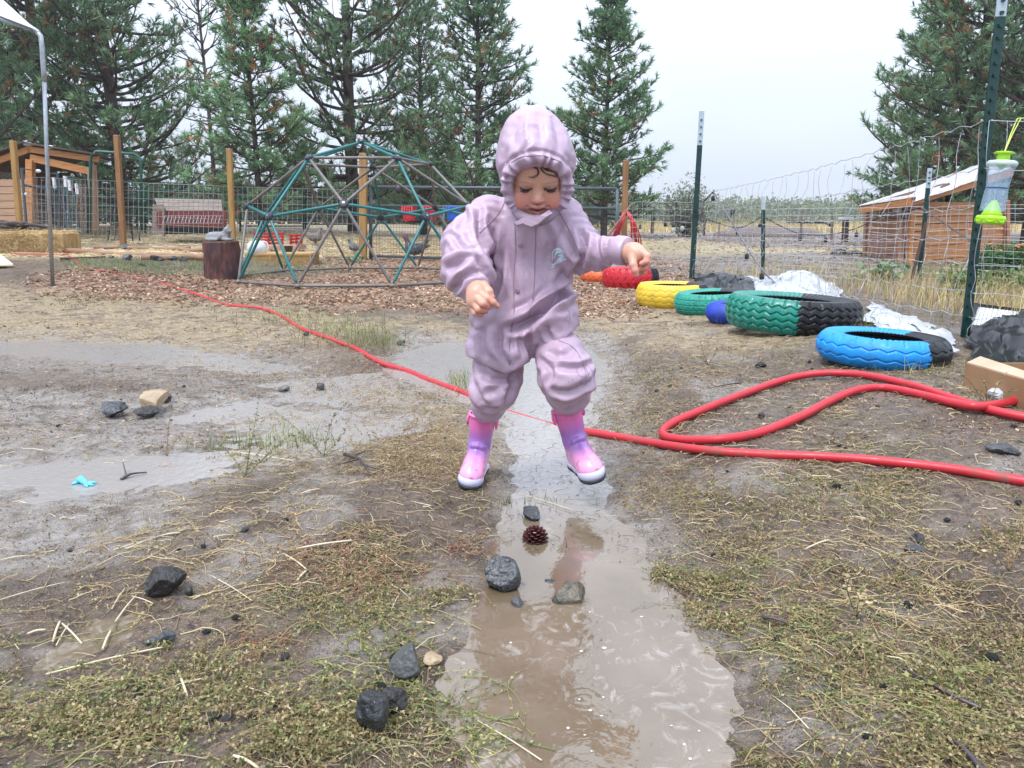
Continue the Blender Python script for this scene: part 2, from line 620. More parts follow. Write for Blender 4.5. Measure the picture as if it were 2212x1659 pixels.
def build_ground():
    ys = np.concatenate([-np.geomspace(40, .4, 14), np.linspace(-.25, .5, 12), np.geomspace(.53, 9, 520), np.geomspace(9.15, 700, 150)])
    us = np.linspace(-1, 1, 561)
    us = np.sign(us) * (np.abs(us) * .75 + np.abs(us) ** 4 * .25)
    w = 1.0 + .95 * np.maximum(ys, 0) + np.where(ys < 0, -ys, 0) + np.where(ys > 12, (ys - 12) * 1.2, 0)
    X = us[None, :] * w[:, None]; Y = np.repeat(ys[:, None], len(us), 1)
    x, y = X.ravel(), Y.ravel()
    h = ground_h(x, y)
    z = zones(x, y)
    nr, nc = X.shape
    i = np.arange(nr * nc).reshape(nr, nc)
    F = np.stack([i[:-1, :-1], i[:-1, 1:], i[1:, 1:], i[1:, :-1]], -1).reshape(-1, 4)
    me = np_mesh('ground', np.stack([x, y, h], 1), F, [M_ground], smooth=True)
    wet = np.clip(1 - (h - .002) / .03, 0, 1)
    c = np.ones((len(x), 4), np.float32)
    c[:, 0] = z['chip']; c[:, 1] = np.maximum(z['straw'] * .8, z['field_straw']); c[:, 2] = z['mat']
    a = me.color_attributes.new('zone', 'FLOAT_COLOR', 'POINT'); a.data.foreach_set('color', c.ravel())
    # field bands beyond the fence: dark worked soil, pale track, dry grass, as seen from the yard
    yy = y + .6 * n2(x * .3, y * .5) + .15 * n2(x * 1.3, y * 1.3)
    right = ss(.0, 1.5, x - .05 * y)
    dirt = right * np.maximum(ss(15.5, 17.5, yy) * (1 - ss(33, 40, yy)), 0)
    path = right * ss(13.6, 14.6, yy) * (1 - ss(16.2, 17, yy))
    dry = np.maximum(ss(36, 46, yy), 0)
    c2 = np.ones((len(x), 4), np.float32)
    c2[:, 0] = np.clip(dirt, 0, 1); c2[:, 1] = np.clip(path * .8 + dry, 0, 1)
    c2[:, 2] = wet * (y < 9); c2[:, 3] = z['silt_sheen']
    a = me.color_attributes.new('zone2', 'FLOAT_COLOR', 'POINT'); a.data.foreach_set('color', c2.ravel())
    return tag(link_mesh('ground', me), kind='structure')


def ground_material():
    m, nt, b = mat_new('wet_earth')
    L = nt.links
    tc = node(nt, 'ShaderNodeTexCoord')

    def noise(s, d=6., r=.6, dist=0.):
        n = node(nt, 'ShaderNodeTexNoise', i_Scale=s, i_Detail=d, i_Roughness=r, i_Distortion=dist)
        L.new(tc.outputs['Object'], n.inputs['Vector']); return n.outputs['Fac']

    def mr(v, a, b_, c=0., d=1.):
        n = node(nt, 'ShaderNodeMapRange', i_From_Min=a, i_From_Max=b_, i_To_Min=c, i_To_Max=d)
        L.new(v, n.inputs['Value']); return n.outputs[0]

    def mix(f, a, b_, bt='MIX'):
        n = node(nt, 'ShaderNodeMixRGB', blend_type=bt)
        for s, v in ((0, f), (1, a), (2, b_)):
            if hasattr(v, 'is_output') or hasattr(v, 'links'): L.new(v, n.inputs[s])
            elif isinstance(v, tuple): n.inputs[s].default_value = (*v, 1)
            elif s == 0: n.inputs[s].default_value = v
            else: n.inputs[s].default_value = (v, v, v, 1)
        return n.outputs[0]

    def math_(op, a, b_):
        n = node(nt, 'ShaderNodeMath', operation=op)
        for s, v in ((0, a), (1, b_)):
            if hasattr(v, 'links'): L.new(v, n.inputs[s])
            else: n.inputs[s].default_value = v
        return n.outputs[0]
    z1 = node(nt, 'ShaderNodeAttribute', attribute_name='zone'); s1 = node(nt, 'ShaderNodeSeparateColor'); L.new(z1.outputs['Color'], s1.inputs[0])
    z2 = node(nt, 'ShaderNodeAttribute', attribute_name='zone2'); s2 = node(nt, 'ShaderNodeSeparateColor'); L.new(z2.outputs['Color'], s2.inputs[0])
    chip, straw, matz = s1.outputs[0], s1.outputs[1], s1.outputs[2]
    dirt, dry, wet = s2.outputs[0], s2.outputs[1], s2.outputs[2]
    silt_sheen = z2.outputs['Alpha']
    mud = mix(mr(noise(3.), .35, .65), (.092, .062, .042), (.195, .144, .106))
    mud = mix(mr(noise(38., 4.), .45, .7), mud, (.045, .032, .025))
    mud = mix(mr(noise(150., 3.), .57, .70), mud, (.34, .27, .20))
    mud = mix(math_('MULTIPLY', silt_sheen, mr(noise(12., 5.), .30, .5)), mud, mix(mr(noise(30., 4.), .35, .65), (.225, .195, .17), (.35, .32, .295)))  # pale silt, with the sky sheen of wet mud put into its colour
    chipc = mix(mr(noise(45., 3., .7, 1.), .4, .6), (.26, .155, .10), (.42, .28, .19))
    chipc = mix(mr(noise(90., 2.), .5, .65), chipc, (.07, .045, .035))
    strawc = mix(mr(noise(60., 4., .7, .5), .4, .62), (.27, .20, .12), (.46, .37, .22))
    strawc = mix(mr(noise(20., 4.), .52, .7), strawc, (.15, .105, .07))
    col = mix(math_('MULTIPLY', straw, mr(noise(9., 5.), .36, .52)), mud, strawc)
    col = mix(math_('MULTIPLY', chip, mr(noise(7., 5.), .32, .46)), col, chipc)
    col = mix(math_('MULTIPLY', matz, mr(noise(25., 4.), .42, .6)), col, (.075, .062, .03))
    drt = mix(mr(noise(1.2, 5.), .4, .6), (.13, .10, .088), (.20, .16, .145))
    col = mix(dirt, col, drt)
    dg = mix(mr(noise(.8, 5.), .4, .6), (.46, .36, .19), (.34, .27, .14))
    col = mix(dry, col, dg)
    L.new(col, b.inputs['Base Color'])
    r = mix(math_('MAXIMUM', wet, silt_sheen), mr(noise(14., 4.), .3, .7, .22, .52), mr(noise(20., 3.), .3, .7, .10, .28))
    r = mix(math_('MAXIMUM', math_('MAXIMUM', chip, straw), math_('MAXIMUM', dirt, dry)), r, .72)
    L.new(r, b.inputs['Roughness'])
    b.inputs['IOR'].default_value = 1.5
    hb = math_('ADD', math_('MULTIPLY', noise(32., 5., .7), .012), math_('ADD', math_('MULTIPLY', noise(140., 4., .7), .0062), math_('MULTIPLY', noise(420., 2., .7), .0016)))
    bp = node(nt, 'ShaderNodeBump', i_Strength=1., i_Distance=1.15)
    L.new(hb, bp.inputs['Height']); L.new(bp.outputs[0], b.inputs['Normal'])
    return m


M_ground = ground_material()
ground = build_ground()


def water_material():
    m, nt, b = mat_new('muddy_water')
    L = nt.links
    tc = node(nt, 'ShaderNodeTexCoord')

    def noise(s, d=4., dist=0., r=.55, sc_=(1, 1, 1)):
        mp = node(nt, 'ShaderNodeMapping', i_Scale=sc_); L.new(tc.outputs['Object'], mp.inputs[0])
        n = node(nt, 'ShaderNodeTexNoise', i_Scale=s, i_Detail=d, i_Distortion=dist, i_Roughness=r)
        L.new(mp.outputs[0], n.inputs['Vector']); return n.outputs['Fac']

    def mr(v, a, b_, c=0., d=1.):
        n = node(nt, 'ShaderNodeMapRange', i_From_Min=a, i_From_Max=b_, i_To_Min=c, i_To_Max=d)
        L.new(v, n.inputs['Value']); return n.outputs[0]

    def math_(op, a, b_):
        n = node(nt, 'ShaderNodeMath', operation=op)
        for s, v in ((0, a), (1, b_)):
            if hasattr(v, 'links'): L.new(v, n.inputs[s])
            else: n.inputs[s].default_value = v
        return n.outputs[0]
    at = node(nt, 'ShaderNodeAttribute', attribute_name='foam')
    sp = node(nt, 'ShaderNodeSeparateColor'); L.new(at.outputs['Color'], sp.inputs[0])
    mx = node(nt, 'ShaderNodeMixRGB'); mx.inputs[1].default_value = (.132, .096, .058, 1); mx.inputs[2].default_value = (.19, .145, .098, 1)
    L.new(mr(noise(4., 5., .6), .35, .65), mx.inputs[0])
    # foam: thin swirling scum, denser where the surface mask says
    f1 = noise(19., 9., 1.8, .7, (1, .8, 1))
    fo = math_('MULTIPLY', mr(f1, .52, .74), sp.outputs[0])
    mx2 = node(nt, 'ShaderNodeMixRGB'); mx2.inputs[2].default_value = (.50, .46, .42, 1)
    L.new(fo, mx2.inputs[0]); L.new(mx.outputs[0], mx2.inputs[1])
    ch = sp.outputs[1]
    mx3 = node(nt, 'ShaderNodeMixRGB'); mx3.inputs[2].default_value = (.31, .285, .27, 1)
    L.new(ch, mx3.inputs[0]); L.new(mx2.outputs[0], mx3.inputs[1]); L.new(mx3.outputs[0], b.inputs['Base Color'])
    L.new(math_('ADD', mr(fo, 0., 1., .04, .45), math_('MULTIPLY', ch, .12)), b.inputs['Roughness'])
    b.inputs['IOR'].default_value = 1.95
    hb = math_('ADD', math_('MULTIPLY', noise(22., 3., .6), .0010), math_('MULTIPLY', noise(70., 2.), .0002))
    hb = math_('ADD', hb, math_('MULTIPLY', fo, .0004))
    hb = math_('ADD', hb, math_('MULTIPLY', math_('MULTIPLY', noise(48., 3., .8), .0022), ch))
    bp = node(nt, 'ShaderNodeBump', i_Strength=1., i_Distance=1.)
    L.new(hb, bp.inputs['Height']); L.new(bp.outputs[0], b.inputs['Normal'])
    return m


M_water = water_material()


def build_water():
    ys = np.geomspace(.42, 5.2, 520); us = np.linspace(-1, 1, 420)
    # channel
    for nm, (xa, xb), (ya, yb), nx, ny in (('puddle_water', (-.85, 1.15), (.45, 5.0), 420, 560), ('shallow_pool_water', (-4.6, -.85), (.45, 5.0), 260, 320)):
        X, Y = np.meshgrid(np.linspace(xa, xb, nx), np.geomspace(ya, yb, ny))
        x, y = X.ravel(), Y.ravel()
        z = WATER + .0004 * fbm(x * 14, y * 14, 2)
        for cx, cy, rr, am in RINGS:
            d = np.hypot(x - cx, y - cy)
            z += .28 * am * np.sin(d * 2 * np.pi / (rr * .36)) * np.exp(-(d / rr) ** 2) * ss(rr * 1.6, rr * .9, d)
        g = ground_h(x, y)
        dist = sdist(CHANNEL, x, y)
        fm = ss(.3, .62, .42 + .9 * fbm(x * 3.2, y * 3.2 + 5, 3) + .34 * ss(.15, .62, x - .1) * ss(1.1, .75, y) - .25 * ss(.15, -.1, x) * ss(1.0, 1.3, y))
        fm = np.maximum(fm * .85, ss(.006, .0, z - g) * .55) * np.where(y > 1.7, .45, 1.) * np.where(x < -.8, .4, 1.)
        i = np.arange(len(x)).reshape(Y.shape)
        F = np.stack([i[:-1, :-1], i[:-1, 1:], i[1:, 1:], i[1:, :-1]], -1).reshape(-1, 4)
        keep = (g[F] < z[F] + .012).any(1)
        F = F[keep]
        used, inv = np.unique(F, return_inverse=True)
        V = np.stack([x, y, z], 1)[used]
        me = np_mesh(nm, V, inv.reshape(-1, 4), [M_water], smooth=True)
        c = np.ones((len(used), 4), np.float32); c[:, 0] = fm[used]; c[:, 1] = np.maximum(ss(1.55, 1.95, y[used]), ss(-.35, -.6, x[used]) * ss(1.35, 1.6, y[used]))
        a = me.color_attributes.new('foam', 'FLOAT_COLOR', 'POINT'); a.data.foreach_set('color', c.ravel())
        tag(link_mesh(nm, me), kind='structure')


RINGS = [(*flat(1310, 1385), .05, .0016), (*flat(1520, 1480), .06, .0010), (*flat(1160, 1500), .05, .0014),
         (*flat(1180, 1330), .06, .0012), (*flat(1365, 1245), .07, .0012), (*flat(1100, 1480), .06, .001), (*flat(1440, 1620), .04, .0012), (*flat(1260, 1510), .035, .0012), (*flat(1390, 1540), .03, .0012), (*flat(1100, 1590), .04, .0012)]
build_water()
# ================================================================== TREES
def leafmat(name, rough=.55, trans=.25):
    m, nt, b = mat_new(name)
    at = node(nt, 'ShaderNodeAttribute', attribute_name='col')
    nt.links.new(at.outputs['Color'], b.inputs['Base Color'])
    b.inputs['Roughness'].default_value = rough
    tr = node(nt, 'ShaderNodeBsdfTranslucent'); nt.links.new(at.outputs['Color'], tr.inputs['Color'])
    ms = node(nt, 'ShaderNodeMixShader'); ms.inputs[0].default_value = trans
    nt.links.new(b.outputs[0], ms.inputs[1]); nt.links.new(tr.outputs[0], ms.inputs[2])
    nt.links.new(ms.outputs[0], nt.nodes['Material Output'].inputs['Surface'])
    return m


M_needle = leafmat('pine_needles')
M_leaf = leafmat('leaves', .5, .3)
M_bark = mat('pine_bark', (.055, .045, .042), (.11, .085, .075), rough=.9, scale=14, bump=.01, stretch=(1, 1, .3))


def needles(C, D, L, n, w, rg, tint, dead):
    """C centres, D directions of the tufts -> triangles"""
    N = len(C)
    Cn = np.repeat(C, n, 0); Dn = np.repeat(D, n, 0)
    d = norm_(Dn * .95 + norm_(rg.normal(size=(N * n, 3))) * rg.uniform(.35, 1.05, (N * n, 1)))
    ln = np.repeat(L, n)[:, None] * rg.uniform(.7, 1.1, (N * n, 1))
    base = Cn - Dn * np.repeat(L, n)[:, None] * rg.uniform(0, .55, (N * n, 1))
    side = norm_(np.cross(d, rg.normal(size=(N * n, 3)))) * w
    droop = np.array([0, 0, -1.]) * ln * .12
    V = np.stack([base - side, base + side, base + d * ln + droop], 1).reshape(-1, 3)
    F = np.arange(len(V)).reshape(-1, 3)
    tb = np.where(dead[:, None], np.array([.34, .17, .08]), tint)
    tb = tb * rg.uniform(.7, 1.3, (N, 1))
    c = np.repeat(tb, n, 0) * rg.uniform(.75, 1.3, (N * n, 1))
    return V, F, np.repeat(c, 3, 0)


def pine_meshes(tag_, Ht, Rad, z0, seed, whorl=.42, nb=5, dens=1., tuftL=.17, prof=None, tr=.11, base_col=(.040, .080, .050), nn=15, w=.0112, deadp=.06, lift=.35, lean=.1):
    rg = np.random.default_rng(seed)
    mb = MB()
    tp = [(lean * .5 * math.sin(z * .7 + seed) * z / Ht, lean * .5 * math.cos(z * .5 + seed) * z / Ht, z) for z in np.linspace(-.3, Ht, 14)]
    mb.tube(tp, [tr * (1 - .93 * (i / 13)) + .008 for i in range(14)], 8)

    def trunk(z):
        i = min(max((z + .3) / (Ht + .3) * 13, 0), 12.999); k = int(i); f = i - k
        return np.array([tp[k][j] * (1 - f) + tp[k + 1][j] * f for j in range(3)])
    C = []; D = []; Z = []
    z = z0
    while z < Ht - .15:
        u = (z - z0) / (Ht - z0)
        r = Rad * (prof(u) if prof else (1 - u) ** .8)
        k = nb + rg.integers(-1, 2)
        a0 = rg.uniform(0, 6.28)
        for b in range(k):
            a = a0 + 6.283 * b / k + rg.normal() * .22
            L = max(r * rg.uniform(.62, 1.15), .18)
            el = lift * (u * 1.5 - .25) + rg.normal() * .12
            p = trunk(z + rg.normal() * .06); d = np.array([math.cos(a) * math.cos(el), math.sin(a) * math.cos(el), math.sin(el)])
            n = max(int(L / .22), 3); pts = [p]
            for s in range(n):
                d = norm_(d + np.array([0, 0, .07 + .10 * s / n]) + rg.normal(size=3) * .09)
                pts.append(pts[-1] + d * L / n)
            mb.tube(pts, [max(.006, (tr * .30 * (1 - u) + .012) * (1 - .85 * i / n)) for i in range(n + 1)], 4, cap=False)
            C.append(pts[-1]); D.append(d)
            for s in range(1, n + 1):
                t = s / n
                if t < .28: continue
                for sd in (-1, 1):
                    if rg.random() > dens: continue
                    bd = norm_(d * .55 + np.cross(d, [0, 0, 1]) * sd * rg.uniform(.5, 1.) + np.array([0, 0, rg.uniform(-.1, .5)]))
                    bl = (.16 + .42 * L * (1 - t) * .7) * rg.uniform(.6, 1.2)
                    q = pts[s - 1] + (pts[s] - pts[s - 1]) * rg.random()
                    e = q + bd * bl + np.array([0, 0, .06 * bl])
                    mb.tube([q, (q + e) / 2 - np.array([0, 0, .02]), e], [.009, .007, .005], 3, cap=False)
                    C.append(e); D.append(norm_(bd + [0, 0, .3]))
                    m = int(bl / .13)
                    for j in range(m):
                        f = rg.uniform(.25, .95)
                        bb = norm_(bd + rg.normal(size=3) * .7 + [0, 0, .25])
                        q2 = q + (e - q) * f
                        e2 = q2 + bb * rg.uniform(.07, .2)
                        C.append(e2); D.append(bb)
        z += whorl * rg.uniform(.7, 1.3) * (1 - .35 * u)
    top = trunk(Ht)
    for s in range(6):
        C.append(top - np.array([0, 0, .07 * s])); D.append(norm_(np.array([rg.normal() * .4, rg.normal() * .4, 1])))
    C = np.array(C); D = np.array(D)
    Lh = tuftL * rg.uniform(.75, 1.2, len(C))
    clump = .5 + .5 * n3(C * 1.3)
    tint = np.array([1.12, 1.0, .86]) * 2.75 * np.array(base_col) * (.75 + .9 * clump[:, None]) * np.array([1, 1, 1]) + np.array([.035, .022, .0]) * ss(.5, .9, .5 + .5 * n3(C * 1.1 + 20))[:, None]
    dead = rg.random(len(C)) < deadp * 2 * ss(.35, .8, .5 + .5 * n3(C * .9 + 50))
    V, F, c = needles(C, D, Lh, nn, w, rg, tint, dead)
    crown = np_mesh('crown', V, F, [M_needle], col=c)
    tm = mb.mesh('trunk', M_bark, smooth=True)
    return tm, crown, len(F)


PINES = {
    'cone': pine_meshes('cone', 5.8, 1.95, .55, 11, whorl=.30, nb=6, dens=1., tr=.085, nn=15, base_col=(.042, .084, .050)),
    'cone2': pine_meshes('cone2', 6.2, 2.1, .6, 12, whorl=.32, nb=6, dens=1., tr=.10, nn=14, prof=lambda u: (1 - u) ** .7, base_col=(.040, .078, .048)),
    'tall': pine_meshes('tall', 9.5, 2.7, .7, 13, whorl=.42, nb=6, dens=.8, tr=.16, nn=14, prof=lambda u: .62 + .5 * math.sin(u * 2.6) * (1 - u ** 4) if u < .97 else .2, deadp=.12, base_col=(.046, .085, .056), lift=.5),
    'wide': pine_meshes('wide', 8.5, 2.5, .5, 14, whorl=.38, nb=6, dens=.85, tr=.15, nn=14, prof=lambda u: .95 - .5 * u, deadp=.12, base_col=(.052, .096, .060)),
    'soft': pine_meshes('soft', 5.1, 1.6, .6, 15, whorl=.28, nb=6, dens=1., tr=.07, nn=15, prof=lambda u: (1 - u) ** .6, base_col=(.056, .108, .066), deadp=.10),
    'thin': pine_meshes('thin', 6.6, 1.25, 1.2, 16, whorl=.36, nb=5, dens=.38, tuftL=.10, tr=.05, nn=7, prof=lambda u: .5 + .8 * math.sin(u * 2.2) * (1 - u) if u > .03 else .3, base_col=(.07, .10, .085), lift=.9, deadp=.2),
}


def pine(kind, px, Y, s, rot, label, group='pines along the back of the yard'):
    x = W(px, 478, Y).x
    t = thing('pine_tree', label, 'pine tree', (x, Y, gh(x, Y)), group)
    t.rotation_euler.z = rot
    t.scale = (s, s, s)
    tm, cm, _ = PINES[kind]
    for nm, me in (('trunk', tm), ('crown', cm)):
        o = bpy.data.objects.new(nm, me); COL.objects.link(o); o.parent = t
    return t


for a in [
    ('cone', 1305, 17.0, .925, .3, 'small conical pine alone against the sky, just right of the child'),
    ('cone2', 1035, 16.0, .93, 1.1, 'dark dense pine with pointed top directly behind the child'),
    ('tall', 765, 17.0, 1.0, 2.1, 'tall open pine with bare dark trunk rising behind the climbing dome'),
    ('wide', 915, 20.5, .72, 4.0, 'pine partly hidden between the tall one and the dark pointed one'),
    ('soft', 563, 15.5, .98, .9, 'bushy light green pine left of the tall open pine'),
    ('thin', 470, 18.5, 1.06, 2.5, 'thin half bare pine with wispy top between the bushy ones'),
    ('wide', 269, 19.5, 1.2, .5, 'big wide pine behind the green arch of the yard gate'),
    ('tall', 123, 21.0, 1.25, 3.4, 'tall shaded pine behind the open wooden shelter on the left'),
    ('wide', -100, 16.5, 1.15, 5.2, 'nearest pine at the left edge with large needle tufts'),
    ('tall', -30, 22.0, 1.1, 1.0, 'pine at the far left behind the nearest one'),
    ('wide', 2075, 16.5, 1.08, 1.9, 'broad dark pine rising behind the cedar coop'),
    ('cone2', 1985, 19.5, 1.02, 3.9, 'pine forming the left edge of the right hand clump'),
    ('tall', 2230, 14.5, 1.0, .2, 'near pine at the right edge behind the tall green post'),
    ('wide', 2350, 19.0, 1.2, 2.2, 'pine mostly out of frame at the far right'),
]:
    pine(*a)
back = [(40, 30, .7), (190, 30, .6), (340, 32, .5), (405, 34, .42), (500, 31, .45), (610, 34, .42), (655, 32, .5), (720, 36, .45), (830, 32, .52), (880, 36, .5), (985, 31, .55),
        (1100, 30, .62), (1190, 33, .5), (2120, 27, .8), (2230, 30, .9), (2320, 25, .9)]
BACKL = ['far left behind the open shelter roof', 'in the gap between the two big pines on the left', 'just right of the green arch', 'in the gap left of the thin half bare pine', 'between the thin pine and the bushy one', 'right behind the bushy light green pine', 'above the left shoulder of the climbing dome', 'just left of the tall bare trunk', 'above the right shoulder of the climbing dome', 'behind the right upper bars of the dome', 'left of the dark pointed pine', "behind the child's hood on the left", "between the child's hood and the conical pine", 'behind the cedar coop roof', 'behind the hanging fly trap', 'at the right edge behind the near pine']
for i, (px, Y, s) in enumerate(back):
    pine(('wide', 'cone2', 'cone')[i % 3], px, Y, s, i * 1.3, 'distant dark back row pine ' + BACKL[i], 'back row of distant pines')


def leaf_cloud(C, size, n, cols, rg, spread):
    """n quads round each centre"""
    N = len(C) * n
    P = np.repeat(C, n, 0) + rg.normal(size=(N, 3)) * spread
    a = norm_(rg.normal(size=(N, 3))); b = norm_(np.cross(a, rg.normal(size=(N, 3))))
    s = size * rg.uniform(.5, 1.3, (N, 1))
    V = np.stack([P - a * s, P + b * s * .5, P + a * s, P - b * s * .5], 1).reshape(-1, 3)
    c = cols[rg.integers(0, len(cols), N)] * rg.uniform(.7, 1.3, (N, 1))
    return V, np.arange(N * 4).reshape(-1, 4), np.repeat(c, 4, 0)


# far wood on the horizon and the thicket behind the corral
def wood(name, x0, x1, y0, y1, hgt, n, size, cols, seed, zb=0.):
    rg = np.random.default_rng(seed)
    x = rg.uniform(x0, x1, n); y = rg.uniform(y0, y1, n)
    top = hgt * (.72 + .5 * n2(x / hgt * .9, y / hgt * .5) + .25 * n2(x / hgt * 3, y / hgt * 2))
    z = top * rg.uniform(.02, 1, n) ** .7
    C = np.stack([x, y, z + ground_h(x, y, True) + zb], 1)
    V, F, c = leaf_cloud(C, size, 3, np.array(cols), rg, size * .9)
    o = link_mesh(name, np_mesh(name, V, F, [M_leaf], col=c))
    return tag(o, kind='stuff')


wood('far_wood', -60, 260, 150, 190, 5.4, 52000, .5, [(.17, .22, .085), (.13, .18, .075), (.22, .25, .10), (.10, .14, .07)], 31)
wood('thicket', -34, 5, 36, 44, 2.3, 11000, .16, [(.09, .11, .08), (.13, .15, .10), (.16, .14, .11), (.07, .085, .07)], 32)
wood('low_scrub', 9, 60, 62, 72, .9, 4000, .15, [(.22, .22, .10), (.26, .24, .12), (.16, .18, .08)], 33)


# pale bush right of the conical pine
def shrub(name, px, Y, w, h, cols, label, cat, n=900, size=.05, seed=5, stems=14, leafn=4, loc=None, group=None):
    rg = np.random.default_rng(seed)
    x = W(px, 478, Y).x if loc is None else loc[0]
    z = gh(x, Y)
    t = thing(name, label, cat, (x, Y, z), group)
    mb = MB(); tips = []
    for i in range(stems):
        a = rg.uniform(0, 6.28); r = w * rg.uniform(.2, 1.)
        e = Vector((x + r * math.cos(a), Y + r * math.sin(a) * .8, z + h * rg.uniform(.55, 1.) * (1 - .3 * (r / w) ** 2)))
        b = Vector((x + rg.normal() * .06 * w, Y + rg.normal() * .06 * w, z - .02))
        m = (b + e) / 2 + Vector((0, 0, .12 * h))
        pts = spline([b, m, e], 4)
        mb.tube(pts, [.012 * h * (1 - .8 * k / (len(pts) - 1)) for k in range(len(pts))], 4)
        tips += [np.array(p) for p in pts[2:]]
    mb.build('stem', M_bark, t)
    tips = np.array(tips)
    C = tips[rg.integers(0, len(tips), n)] + rg.normal(size=(n, 3)) * np.array([w, w, h]) * .13
    C[:, 2] = np.maximum(C[:, 2], z + .02)
    V, F, c = leaf_cloud(C, size, leafn, np.array(cols), rg, size * 1.2)
    link_mesh('foliage', np_mesh('foliage', V, F, [M_leaf], col=c), t)
    return t


shrub('pale_bush', 1482, 24, .95, 1.75, [(.30, .33, .26), (.20, .24, .15), (.42, .44, .38), (.12, .16, .09)], 'rounded pale bush with whitish leaves standing in the field right of the conical pine', 'bush', n=1500, size=.045, stems=30)
# ================================================================== YARD BEHIND: POSTS, FENCES, GATES, SHEDS
M_amber = mat('treated_post_wood', (.40, .235, .07), (.27, .145, .05), rough=.6, scale=5, stretch=(4, 4, .5), bump=.003, bscale=30)
M_amber2 = mat('orange_post_wood', (.31, .155, .06), (.20, .095, .04), rough=.6, scale=5, stretch=(4, 4, .5), bump=.003, bscale=30)
M_galv = mat('galvanised_steel', (.42, .45, .48), (.30, .33, .36), rough=.35, metal=.7, scale=30)
M_wire = mat('fence_wire', (.50, .52, .54), (.32, .34, .35), rough=.4, metal=.5, scale=40)
M_greenpipe = mat('green_pipe_paint', (.010, .10, .075), (.008, .07, .055), rough=.4, scale=20)
M_greypipe = mat('grey_pipe_paint', (.075, .105, .125), (.05, .07, .085), rough=.45, scale=20)
M_cedar = mat('cedar_boards', (.56, .26, .09), (.40, .16, .05), rough=.6, scale=3.5, stretch=(1, 1, 9), detail=8, bump=.002, bscale=25, dist=.6)
M_cedar_red = mat('cedar_red_boards', (.32, .12, .075), (.50, .26, .17), rough=.65, scale=3.0, stretch=(1, 1, 4), detail=8, bump=.002, bscale=25)
M_pine_board = mat('pale_pine_boards', (.47, .30, .19), (.36, .22, .14), rough=.65, scale=3.5, stretch=(1, 1, 9), detail=8, bump=.002, bscale=25)
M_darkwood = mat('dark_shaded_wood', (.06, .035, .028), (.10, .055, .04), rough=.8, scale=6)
M_greyboard = mat('weathered_grey_wood', (.28, .23, .20), (.17, .14, .125), rough=.8, scale=5, stretch=(1, 1, 8), bump=.003)
M_redboard = mat('barn_red_boards', (.22, .035, .03), (.15, .03, .026), rough=.6, scale=6)
M_roof = mat('dark_roofing', (.06, .045, .045), (.10, .07, .065), rough=.8, scale=12)
M_black = mat('black_plastic', (.015, .016, .018), (.025, .026, .03), rough=.35, scale=8)
M_blackmetal = mat('black_metal', (.02, .022, .026), (.03, .03, .034), rough=.45, scale=8)
M_whiteplastic = mat('white_plastic', (.72, .73, .75), (.60, .62, .66), rough=.3, scale=6)


def wood_post(px, pyt, pxb, pyb, Y, w, label, m=M_amber, rnd=False):
    a = W(pxb, pyb, Y); b = W(pxb + (px - pxb), pyt, Y)
    t = thing('fence_post', label, 'post', a, 'wooden posts along the yard fence')
    mb = MB()
    if rnd: mb.tube([a - Vector((0, 0, .1)), a.lerp(b, .3), a.lerp(b, .7), b], [w * .52, w * .5, w * .49, w * .47], 12)
    else: mb.beam(a - Vector((0, 0, .15)), b, w, w, up=(0, 1, 0), bev=.008)
    mb.build('post_shaft', m, t)
    return t


wood_post(28, 304, 43, 500, 12.0, .08, 'amber wooden post leaning at the far left, behind the straw bale')
wood_post(252, 292, 266, 532, 12.7, .085, 'orange brown wooden post standing in front of the green arch', M_amber2)
wood_post(495, 321, 503, 530, 13.0, .085, 'amber wooden post behind the log stump with the cat figure')
wood_post(785, 331, 783, 559, 12.8, .125, 'thick amber wooden post seen through the middle of the climbing dome')
wood_post(1352, 346, 1346, 570, 11.8, .085, 'brown wooden post with the coiled red hose hanging on it', M_amber2)


def welded_mesh(name, P0, P1, P2, P3, nx, nz, r, m, parent=None, wob=0., n=3, zs=None, seed=1):
    """wire grid on the quad P0 bottom left, P1 bottom right, P2 top right, P3 top left"""
    rg = np.random.default_rng(seed)
    mb = MB()

    def pt(u, v):
        a = P0.lerp(P1, u); b = P3.lerp(P2, u)
        p = a.lerp(b, v)
        if wob: p += Vector((0, wob * float(n2(np.array([u * 9.]), np.array([v * 3. + seed]))[0]), wob * .6 * float(n2(np.array([u * 7. + 30]), np.array([seed * 1.]))[0])))
        return p
    k = 14 if wob else 2
    for i in range(nx + 1):
        mb.tube([pt(i / nx, v) for v in np.linspace(0, 1, 5 if wob else 2)], r, n, cap=False)
    for v in (zs if zs is not None else np.linspace(0, 1, nz + 1)):
        mb.tube([pt(u, v) for u in np.linspace(0, 1, k)], r * 1.1, n, cap=False)
    o = mb.build(name, m, parent)
    o['kind'] = 'stuff'
    return o


t = thing('wire_fence', 'welded wire yard fence strung between the amber posts on the left', 'fence', GZ(-6, 12.9))
for (xa, xb, ya0, ya1, yb0, yb1, Ya, Yb, nx) in ((60, 266, 382, 532, 392, 534, 12.2, 12.75, 22), (266, 503, 393, 534, 403, 546, 12.75, 13.05, 22), (503, 783, 403, 546, 411, 556, 13.05, 12.9, 26)):
    welded_mesh('wire_mesh', W(xa, ya1, Ya), W(xb, yb1, Yb), W(xb, yb0, Yb), W(xa, ya0, Ya), nx, 9, .0042, M_wire, t, zs=[0, .08, .17, .27, .38, .5, .63, .76, .88, 1])


